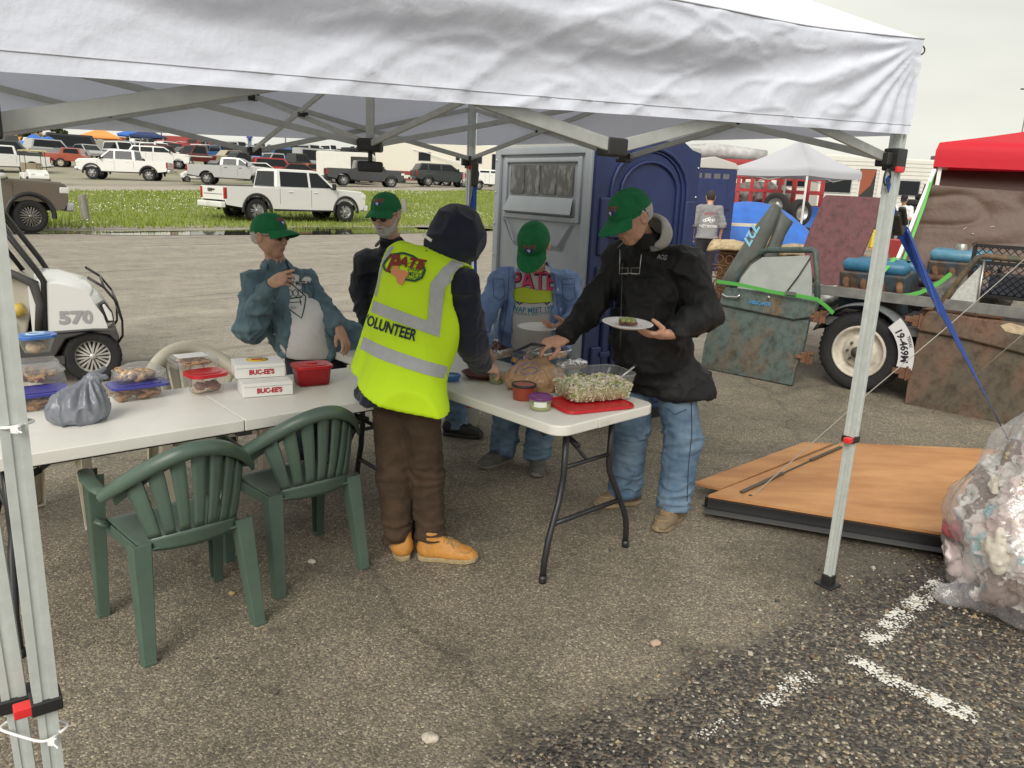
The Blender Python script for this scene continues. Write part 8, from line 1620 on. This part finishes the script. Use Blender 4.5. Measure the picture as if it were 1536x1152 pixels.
for k in range(26):
    nm,c=wm[rs.randint(len(wm))] if k>6 else wm[(5,8,5,2,8,1,7)[k]]; z=.10+.02*k if k>6 else .12+.03*rs.rand(); z=min(z,.72)
    R=.33*max(.25,1-((z-.33)/.62)**2)**.5*(1-.25*max(0,(z-.35)/.5)); a=rs.uniform(PI*.55,PI*1.75); q=R*(.95 if k>3 else .76); r=rs.uniform(.06,.12); sc3=(1,rs.uniform(.35,.8),rs.uniform(.5,1)); px,py=q*math.cos(a),q*math.sin(a); sd=rs.rand()*50
    r=min(r,max(.055,.42-q))
    fn=lambda P,r=r,s3=sc3,sd=sd:ell(P,(0,0,0),(r*s3[0],r*s3[1],r*s3[2]))+r*.40*(1-np.abs(vn(P/r*2.0+sd)))**3-r*.12+r*.22*(1-np.abs(vn(P/r*4.2+sd)))**3
    o=sdfobj(nm,fn,(-r*1.2,)*3,(r*1.2,)*3,r/8,mat('waste%d'%(wm.index((nm,c))),c,.6,noise=.15,nscale=20,bump=.3,bscale=60)); o.location=bc+V(px,py,z); o.rotation_euler=(rs.rand()*3,rs.rand()*3,rs.rand()*3)
    lab={'crumpled_napkin':'crumpled white paper waste inside the clear rubbish bag','paper_plate':'folded cream paper plate inside the clear rubbish bag','plastic_wrap':'teal plastic wrapping inside the clear rubbish bag','red_cup':'dark red plastic scrap inside the clear rubbish bag','brown_waste':'brown food waste low in the clear rubbish bag','yellow_tray':'yellowish foam tray piece inside the clear rubbish bag','paper_towel':'pinkish paper towel wad inside the clear rubbish bag','dark_waste':'nearly black waste low in the clear rubbish bag'}[nm]
    tag(o,lab,'waste','crumpled waste in the clear bag, '+nm.replace('_',' '))
# ------------------------------------------------------------------ food
TZ=.747
def tp(u,v): return atz(u,v,TZ)
M_CLR=film('clear_container',(.85,.85,.86),.88,.10,.0,30,.12); M_CLAM=film('clamshell',(.9,.9,.92),.86,.08,.5,60,.3); M_PURP=mat('violet_lid',(.05,.05,.28),.35); M_BLID=mat('blue_lid',(.05,.17,.50),.35); M_RLID=mat('red_lid',(.50,.012,.02),.3)
M_COOK=mat('cookie',(.50,.29,.15),.85,col2=(.30,.15,.08),nscale=30,bump=.6,bscale=90); M_CHOC=mat('oat_cookie',(.60,.37,.16),.9,col2=(.14,.06,.03),nscale=38,thr=(.52,.60),bump=.9,bscale=70)
def tub(t,W_,D_,H_,m,r=.03,tap=.86,z0=0,name='tub',lidm=None,lidh=.012,over=.008):
    K=28; pb=rrect(W_*tap,D_*tap,r*tap,6); pt=rrect(W_,D_,r,6); n=len(pb); vs=[]
    for (p,z) in ((pb,z0+.004),(pt,z0+H_)): vs+=[(x,y,z) for x,y in p]
    mb=MB(); mb.add(vs,[tuple(reversed(range(n)))]+[(i,(i+1)%n,(i+1)%n+n,i+n) for i in range(n)],0,True); o=mb.build(name,m,t,fixn=False)
    mb=MB(); 
    rim=[V(x,y,z0+H_) for x,y in pt]; mb.tube(rim+[rim[0]],.0028,5); mb.build('rim',m,o)
    if lidm:
        mb=MB(); p2=rrect(W_+over*2,D_+over*2,r+over,6); mb.prism(p2,z0+H_-.003,z0+H_+lidh,'z'); p3=rrect(W_*.80,D_*.80,r,6); mb.prism(p3,z0+H_+lidh,z0+H_+lidh+.003,'z'); l_=mb.build('lid',lidm,t,bevel=.003); return o,l_
    return o,None
def blobs(t,n,W_,D_,z0,z1,r,m,name,flat=.45,seed=0,kind=None):   # heaped pieces as one mesh of many
    rs=np.random.RandomState(seed); parts=[]; 
    for i in range(n):
        rr=r*rs.uniform(.8,1.2); c=np.array((rs.uniform(-W_/2+rr*.6,W_/2-rr*.6),rs.uniform(-D_/2+rr*.6,D_/2-rr*.6),rs.uniform(z0+rr*flat,z1))); sd=rs.rand()*40
        vs,Q=nets(lambda P:ell(P,(0,0,0),(rr,rr,rr*flat))+rr*.16*vn(P/rr*2.2+sd),(-rr*1.2,)*3,(rr*1.2,)*3,rr/4.5); R=np.array(Matrix.Rotation(rs.uniform(-.5,.5),3,'X')@Matrix.Rotation(rs.uniform(-.5,.5),3,'Y')); parts.append((vs@R.T+c,Q))
    vs,Q=joinq(parts); o=npmesh(name,vs,Q,m,t); 
    if kind: o['kind']=kind
    return o
def put(name,u,v,rz,lab,cat,grp=None,dz=0): p=tp(u,v); p.z+=dz; return empty(name,p,rz,lab,cat,grp)
aL=math.atan2(.658,.753)
# left table
t=put('food_container',208,595,aL,'clear violet-lidded container of dark cookies beside the grey carrier bag','container'); tub(t,.215,.13,.055,M_CLR,.02,.92,lidm=M_PURP,lidh=.008); blobs(t,26,.19,.11,.004,.042,.027,M_COOK,'cookies',.3,1)
t=put('cookie_pack',211,591,aL+.1,'clear pack of chunky oat cookies on the violet-lidded container','cookie pack',dz=.062); tub(t,.19,.12,.045,M_CLAM,.015,1.06); blobs(t,17,.17,.11,.0,.045,.028,M_CHOC,'cookies',.5,2)
fn=lambda P:smax(ell(P,(0,0,.03),(.105,.066,.052)),-(P[...,2]-.012),.01)+.007*fbm(P*28,2)
sdfobj('wrap_film',fn,(-.13,-.09,-.0),(.13,.09,.11),.006,M_CLAM,t)
t=put('food_container',52,610,aL,'clear violet-lidded container of dark cookies behind the canopy leg at the left','container'); tub(t,.24,.16,.06,M_CLR,.02,.92,lidm=M_PURP,lidh=.008); blobs(t,28,.21,.13,.004,.045,.027,M_COOK,'cookies',.3,3)
t=put('cookie_pack',52,598,aL,'clear clamshell of oat cookies under the blue-lidded tub','cookie pack',dz=.072); tub(t,.21,.145,.05,M_CLAM,.015,1.08); blobs(t,18,.19,.13,.0,.04,.028,M_CHOC,'cookies',.5,4); mb=MB(); mb.prism(rrect(.225,.16,.015,4),.052,.060,'z'); mb.prism(rrect(.19,.12,.015,4),.060,.092,'z'); mb.build('clamshell_lid',M_CLAM,t,bevel=.006)
t=put('food_container',62,585,aL+.15,'small tub with a light blue lid on top of the left stack','container',dz=.166); tub(t,.135,.11,.07,M_CLR,.035,.66,lidm=M_BLID,lidh=.010); mb=MB(); mb.lathe([(.03,.082),(.028,.086),(.022,.086),(.02,.083)],(0,0,0),24,sx=1.3); mb.build('lid_ring',mat('lid_pale',(.45,.6,.75),.3),t); blobs(t,5,.07,.05,.004,.035,.028,mat('pale_roll',(.55,.42,.28),.8,noise=.2,nscale=30),'rolls',.7,5)
# grey carrier bag
p=tp(118,632); t=empty('carrier_bag',p,aL,'knotted translucent grey carrier bag standing on the left table','carrier bag')
def bf(P):
    d=ell(P,(-.0,0,.045),(.105,.075,.075)); d=smin(d,cap(P,(.02,0,.08),(.065,.0,.165),.062,.022),.05); d=smin(d,cap(P,(.065,0,.165),(.105,.01,.195),.015,.010,((0,1,0),.6)),.012); d=smin(d,cap(P,(.065,0,.165),(.10,-.02,.165),.012,.008),.012); return smax(d,-(P[...,2]-.003),.012)
def bfold(v): a=np.arctan2(v[:,1],v[:,0]-.05); return .009*np.sin(a*13+v[:,2]*30)*np.clip(v[:,2]/.1,0,1)*np.exp(-((v[:,2]-.10)/.07)**2)+.006*(fbm(v*16,2))+.010*((1-np.abs(vn(v*np.array((24,24,7)))))**6-.2)+.004*(1-np.abs(vn(v*np.array((50,50,20)))))**6
sdfobj('bag_film',bf,(-.13,-.10,-.01),(.14,.1,.23),.0055,mat('grey_bag',(.33,.35,.40),.22,noise=.22,nscale=9,translucent=.45,spec=.6),t,bfold)
mb=MB(); tt=textverts('Walmart',.032,.0015); mb.add([V(-.055+b*.0-.0,-.078-.0,.0)+V(a*.6+.0,-.003,.085+b-a*1.0*.4) for a,b in tt[0]],tt[1]); mb.build('lettering',mat('bag_blue',(.03,.10,.25),.6),t,fixn=False) if False else None
# middle: red-lidded tub with clamshell
t=put('food_container',310,588,aL+.1,'clear tub with a bright red lid holding a few pale cookies','container'); tub(t,.155,.135,.082,M_CLR,.04,.80,lidm=M_RLID,lidh=.012); blobs(t,7,.11,.09,.006,.03,.030,mat('dark_bake',(.20,.11,.08),.8,noise=.3,nscale=30),'cookies',.45,6); blobs(t,3,.10,.08,.006,.012,.034,mat('pale_bake',(.55,.42,.3),.8),'pale_cookies',.3,16)
t=put('cookie_pack',292,580,aL+.0,'clear clamshell of cookies with a white label on the red-lidded tub','cookie pack',dz=.10); tub(t,.19,.13,.03,M_CLAM,.015,1.05); blobs(t,9,.15,.10,.0,.022,.028,M_CHOC,'cookies',.4,7); mb=MB(); mb.prism(rrect(.18,.12,.015,4),.031,.046,'z'); mb.build('clamshell_lid',M_CLAM,t,bevel=.006); mb=MB(); mb.box((-.01,.0,.0475),(.13,.09,.002)); mb.build('label',mat('white_label',(.72,.72,.70),.6),t)
# white boxes with red lettering
def cbox(u,v,dz,rz,lab,W_=.215,D_=.15,H_=.062,emb=False):
    t=put('pastry_box',u,v,rz,lab,'box','white pastry boxes with red lettering',dz); mb=MB(); mb.box((0,0,H_/2),(W_,D_,H_)); mb.build('carton',mat('white_card',(.78,.77,.75),.6),t,bevel=.003)
    mb=MB(); mb.box((0,-D_/2-.0012,H_-.016),(W_-.006,.0015,.0012)); mb.build('lid_seam',mat('seam_grey',(.4,.4,.4),.8),t)
    tb=MB(); textflat(tb,"BUC-EE'S",(.005,-D_/2,.026),(1,0,0),(0,0,1),.030,bold=.0014,sx=.92,off=.002); tb.build('lettering',mat('box_red',(.45,.01,.03),.6),t,fixn=False)
    if emb: mb=MB(); mb.lathe([(.0001,.0022),(.042,.002),(.042,.0)],(.0,.02,H_),30,0,sx=1.15); mb.build('round_logo',mat('logo_yellow',(.75,.55,.04),.6),t); mb=MB(); mb.box((0,.02,H_+.0028),(.05,.022,.001)); mb.build('logo_band',mat('box_red',(.45,.01,.03),.6),t); mb=MB(); vs,fs=ring2(.048,.042,.003,36); mb.add([V(a,b+.02,H_+.003) for a,b in vs],fs); mb.build('logo_ring',M_BLK,t,fixn=False)
cbox(398,588,0,aL-.22,"lower white pastry box lettered in red on the left table"); cbox(388,581,.0635,aL-.25,"upper white pastry box with a round yellow logo on its lid",emb=True)
t=put('food_container',468,575,aL-.15,'opaque red food container with a red lid right of the pastry boxes','container'); tub(t,.165,.125,.085,mat('red_tub',(.42,.012,.02),.25,translucent=.15),.03,.90,lidm=M_RLID,lidh=.010); mb=MB(); mb.prism(rrect(.05,.03,.012,4),.098,.103,'z'); mb.build('lid_tab',M_RLID,t)
# ------------------------------------------------------------ serving table
eTd=math.atan2(eT.y,eT.x)
t=put('serving_tray',884,607,eTd-.30+.02,'flat red lid used as a tray under the salad tub','tray'); mb=MB(); mb.prism(rrect(.37,.245,.05,6),0,.010,'z'); mb.build('lid_plate',M_RLID,t,bevel=.004); mb=MB(); r_=[V(x,y,.011) for x,y in rrect(.36,.235,.05,6)]; mb.tube(r_+[r_[0]],.004,6); mb.build('lid_lip',M_RLID,t)
t=put('salad_tub',888,598,eTd-.30,'large clear tub of chopped salad standing on a red lid','tub',dz=.013); tub(t,.36,.235,.118,film('milky_tub',(.95,.97,.95),.86,.15,.0,30,.05),.055,.86)
mb=MB(); kk=[(.862,.006),(.93,.060)]; vs=[(x*k*.985,y*k*.98,z) for k,z in kk for x,y in rrect(.36,.235,.055,6)]; n=len(vs)//2; mb.add(vs+[(0,0,.075)],[tuple(reversed(range(n)))]+[(i,(i+1)%n,(i+1)%n+n,i+n) for i in range(n)]+[(n+i,n+(i+1)%n,2*n) for i in range(n)],0,True); mb.build('salad_bulk',mat('salad_bulk',(.60,.56,.36),.7,col2=(.34,.38,.14),nscale=60,bump=.9,bscale=140,thr=(.42,.6)),t,fixn=False)
rs=np.random.RandomState(9); sal=[mat('salad_pale',(.62,.60,.40),.6),mat('salad_green',(.22,.34,.06),.6),mat('salad_cream',(.68,.60,.42),.6),mat('salad_carrot',(.62,.32,.12),.6),mat('salad_purple',(.16,.07,.12),.6),mat('salad_white',(.72,.70,.60),.6)]; mb=MB()
for k in range(2600):
    f=rs.rand(); z=.006+.066*f; a=rs.uniform(-1,1); b=rs.uniform(-1,1); kk=.86+.14*z/.118; edge=rs.rand()<.75
    if edge:
        if rs.rand()<.5: a=math.copysign(.96,a)
        else: b=math.copysign(.96,b)
    if abs(a)>.8 and abs(b)>.8: a*=.93; b*=.93
    if rs.rand()<.3: z=.066+.016*rs.rand()+.012*float(vn(np.array([a*2,b*2,0.]))); a=rs.uniform(-.93,.93); b=rs.uniform(-.93,.93)
    R=Matrix.Rotation(rs.rand()*6,3,'Z')@Matrix.Rotation(rs.rand()*3,3,'X'); mb.box((a*.176*kk,b*.113*kk,z),(.016*rs.uniform(.4,1.2),.010*rs.uniform(.4,1.2),.004*rs.uniform(.5,1.6)),int(rs.choice(6,p=[.34,.15,.24,.05,.02,.20])),R)
o=mb.build('chopped_salad',sal,t,fixn=False); o['kind']='stuff'
M_SPN=mat('pale_steel',(.62,.62,.58),.25,metal=.7); c=tp(915,590); tip=at(952,549,3.60); sp=empty('serving_spoon',c,0,'steel-handled serving spoon leaning in the salad tub','spoon'); a_=V(0,0,.04); b_=tip-c; mb=MB(); mb.tube([a_,a_.lerp(b_,.5),b_],[.008,.010,.011],8,flat=.5); mb.build('handle',M_SPN,sp); mb=MB(); mb.tube([b_*.985+a_*.015,b_*1.04],.011,8,flat=.6); mb.build('grip_end',M_BLK,sp); mb=MB(); mb.lathe([(.001,-.01),(.02,-.008),(.03,0)],a_+V(-.01,-.01,-.005),14,sx=1.3); mb.build('bowl',M_SPN,sp)
def pot(u,v,r,h,body,lid,lab,lc=None,labelm=None,clear=False):
    t=put('dip_tub',u,v,0,lab,'dip tub'); mb=MB(); mb.lathe([(.001,.0),(r*.86,.0),(r*.88,.004),(r*.97,h)],n=28); mb.build('pot',film('dip_clear',(.8,.82,.75),.7,.12,0,30,.25) if clear else body,t)
    if clear: mb=MB(); mb.lathe([(.001,.003),(r*.83,.003),(r*.86,h*.5),(r*.5,h*.56),(.001,h*.52)],n=24); mb.build('dip',body,t)
    mb=MB(); mb.lathe([(r*.98,h-.004),(r*1.04,h-.002),(r*1.04,h+.007),(r*.97,h+.009),(r*.92,h+.004),(.001,h+.004)],n=32); l_=mb.build('lid',lid,t)
    if lc: mb=MB(); mb.lathe([(r*.88,h+.0055),(.001,h+.0065)],n=28); mb.build('lid_label',lc,l_)
    if labelm: mb=MB(); mb.add([(r*.935*math.cos(a),r*.935*math.sin(a)-.001,z) for z in (h*.35,h*.8) for a in np.linspace(-2.2,-1.0,12)],[(i,i+1,i+13,i+12) for i in range(11)],0,True); mb.build('side_label',labelm,t)
    return t
M_LBW=mat('label_white',(.72,.74,.68),.5)
pot(785,598,.055,.064,mat('salsa_red',(.30,.05,.025),.4),M_BLK,'dark-rimmed tub of red salsa at the near side of the salad',mat('salsa_lid',(.34,.12,.09),.4,noise=.4,nscale=30),None)
pot(810,613,.053,.052,mat('guacamole',(.34,.38,.05),.5,noise=.2,nscale=40),mat('purple_lid',(.14,.025,.15),.35),'small clear tub of green dip with a purple lid at the table corner',mat('purple_lid2',(.20,.05,.22),.35,noise=.3,nscale=25),M_LBW,True)
pot(745,574,.042,.06,mat('pickle_green',(.20,.24,.03),.5,noise=.3,nscale=40),film('clear_lid',(.8,.82,.78),.7,.1,0,30,.4),'open cup of green relish beside the brown bread bag',None,None,True)
# brown bread bag
p=tp(797,583); t=empty('bread_bag',p,0,'brown translucent plastic grocery bag slumped on the serving table','plastic bag')
def bg(P):
    d=ell(P,(.03,.0,.055),(.115,.095,.075)); d=smin(d,ell(P,(-.06,-.01,.045),(.075,.06,.05)),.05); d=smin(d,cap(P,(-.03,.02,.07),(.05,.07,.115),.05,.035),.04); return smax(d,-(P[...,2]-.004),.012)
sdfobj('bag_film',bg,(-.16,-.13,-.01),(.17,.15,.17),.006,mat('brown_bag',(.52,.33,.19),.28,noise=.25,nscale=10,translucent=.3,spec=.6),t,lambda v:.008*fbm(v*20+3,2)+.016*((1-np.abs(vn(v*np.array((15,15,22))+.7*vn(v*14)[:,None])))**5-.2)+.006*(1-np.abs(vn(v*48)))**5)
pr_=Print(p+V(.02,-.1,.06),-ray(795,560),V(1,-.1,0)); pr_.O=p+V(.02,-.1,.08); vsb=[v.co+p for v in t.children[0].data.vertices]; mbl=mat('bag_print',(.12,.14,.30),.6)
pr_.line([(772,560),(778,549),(792,543),(806,546),(812,553),(800,560),(786,562),(780,557)],.004,mbl); pr_.line([(782,555),(795,550),(806,553)],.004,mbl)
d=decal('lettering',pr_.it,BVHTree.FromPolygons([tuple(v) for v in vsb],[tuple(q.vertices) for q in t.children[0].data.polygons]),pr_.O,pr_.x,pr_.y,pr_.m,None,.002)
for v in d.data.vertices: v.co-=p
d.parent=t
# foil trays
M_FOIL=mat('foil',(.78,.78,.78),.22,metal=.95,bump=.6,bscale=50)
def foiltray(u,v,rz,lab,W_,D_,H_,meat=True):
    t=put('foil_tray',u,v,rz,lab,'foil tray'); K=64; vs=[]; rs=np.random.RandomState(int(u)); po=rrect(W_,D_,.03,8); n=len(po)
    for r,(k,z) in enumerate(((.80,.003),(.86,H_*.5),(.93,H_),(1.0,H_+.004),(1.04,H_-.004))):
        for i,(x,y) in enumerate(po): w_=1+.012*rs.randn()*(r>0); vs.append((x*k*w_,y*k*w_,z+.004*rs.randn()*(r>1)))
    mb=MB(); mb.add(vs,[tuple(range(n))]+[(r*n+i,r*n+(i+1)%n,(r+1)*n+(i+1)%n,(r+1)*n+i) for r in range(4) for i in range(n)],0,False); mb.build('tray',M_FOIL,t,solid=.001,fixn=False)
    if meat: o=blobs(t,150,W_*.80,D_*.80,.02,H_*.95,.019,mat('brisket',(.075,.028,.018),.4,col2=(.20,.085,.045),nscale=35,bump=.5,bscale=90),'chopped_meat',.6,8); o['kind']='stuff'
    return t
foiltray(742,532,eTd+.2,'foil tray heaped with dark chopped meat',.30,.24,.055)
t=foiltray(822,536,eTd,'crumpled foil covered tray between the meat and the salad',.26,.15,.045,False)
fn=lambda P:ell(P,(0,0,.02),(.10,.05,.03))+.012*fbm(P*26,3); o=sdfobj('crumpled_foil',fn,(-.14,-.08,-.01),(.14,.08,.07),.005,M_FOIL,None,lambda v:.004*(1-np.abs(vn(v*60)))**2); o.location=tp(858,551); o.rotation_euler=(0,0,eTd-.2); tag(o,'loose crumpled foil lying behind the salad tub','foil')
p=tp(778,548); t=empty('sausage_pack',p,eTd+.4,'blue and yellow food packet leaning by the foil tray','packet'); fn=lambda P:ell(P,(0,0,.035),(.085,.028,.045))+.004*fbm(P*30,2); sdfobj('packet',fn,(-.1,-.05,-.02),(.1,.05,.1),.005,mat('packet_blue',(.02,.06,.22),.35,col2=(.60,.36,.04),nscale=9,thr=(.50,.53),stretch=(.4,1,2.2)),t); mb=MB(); mb.lathe([(.0001,.002),(.024,.001)],(.02,-.030,.045),18,M=Matrix.Rotation(PI/2,3,'X')@Matrix.Identity(3),sx=1.5); mb.build('round_logo',M_WHT,t); tb=MB(); textflat(tb,'Kraft',(.02,-.0335,.045),(1,0,0),(0,0,1),.022,bold=.0006); tb.build('lettering',mat('box_red2',(.45,.01,.03),.6),t,fixn=False)
p=tp(727,520); t=empty('salad_bag',p,0,'clear bag of green salad leaves behind the meat tray','plastic bag'); fn=lambda P:smax(ell(P,(0,0,.05),(.10,.06,.075)),-(P[...,2]-.003),.01)+.008*fbm(P*20,2); sdfobj('bag_film',fn,(-.13,-.09,-.01),(.13,.09,.15),.007,film('clear_bag',(.9,.92,.9),.82,.12,.4,40,.3),t); blobs(t,22,.11,.06,.01,.06,.026,mat('lettuce',(.20,.42,.05),.6,noise=.3,nscale=40),'leaves',.35,12)
o=MB(); o.lathe([(.001,.0),(.075,.0),(.10,.022),(.104,.024),(.098,.026),(.072,.006),(.001,.006)],n=30); q=o.build('dark_bowl',mat('dark_red_bowl',(.10,.02,.015),.4)); q.location=tp(722,565); tag(q,'dark red shallow bowl under the volunteer hand','bowl')
q=pot(677,570,.045,.02,M_BLID,M_BLID,'small blue lid near the vest at the table edge'); 
# plates in hands
M_PLT=mat('paper_plate',(.74,.73,.70),.7)
def plate(c,tilt,lab,food=False):
    t=empty('paper_plate',c,0,lab,'plate'); t.rotation_euler=tilt; mb=MB(); mb.lathe([(.001,.0),(.078,.0),(.088,.006),(.112,.014),(.115,.013),(.090,.003),(.078,-.003),(.001,-.003)],n=40); mb.build('plate',M_PLT,t)
    if food: blobs(t,26,.09,.07,.004,.014,.012,mat('brisket',(.075,.028,.018),.4),'meat',.6,21); blobs(t,16,.07,.05,.012,.024,.012,mat('broccoli_green',(.20,.26,.06),.8,col2=(.42,.44,.22),nscale=60,bump=.6,bscale=120),'greens',.8,22)
plate(at(941,488,3.41),(.06,.02,0),'white paper plate of meat and greens held by the person in the black jacket',True)
plate(at(808,493,4.08),(.03,-.02,0),'empty white paper plate held by the person in the blue overshirt')
# tongs held over the meat
wq=J2['wR']; a_=wq+V(-.12,-.045,-.045); t=empty('tongs',a_,0,'black serving tongs in the hand of the person in the black jacket','tongs'); tipp=at(772,527,3.86)-a_; hb=V(.03,.0,.015)
mb=MB(); mb.tube([hb,V(-.04,0,.02),tipp*.5+V(0,0,.018),tipp],[.010,.016,.017,.013],8,flat=.45); mb.build('upper_jaw',M_BLK,t); mb=MB(); mb.tube([hb,V(-.04,-.012,-.012),tipp*.5+V(0,-.02,-.018),tipp+V(.01,-.01,-.015)],[.008,.012,.013,.012],8,flat=.45); mb.build('lower_jaw',M_STEEL,t)
fn=lambda P:smax(ell(P,(0,0,.03),(.09,.05,.045)),-(P[...,2]-.002),.01)+.006*fbm(P*24,2)
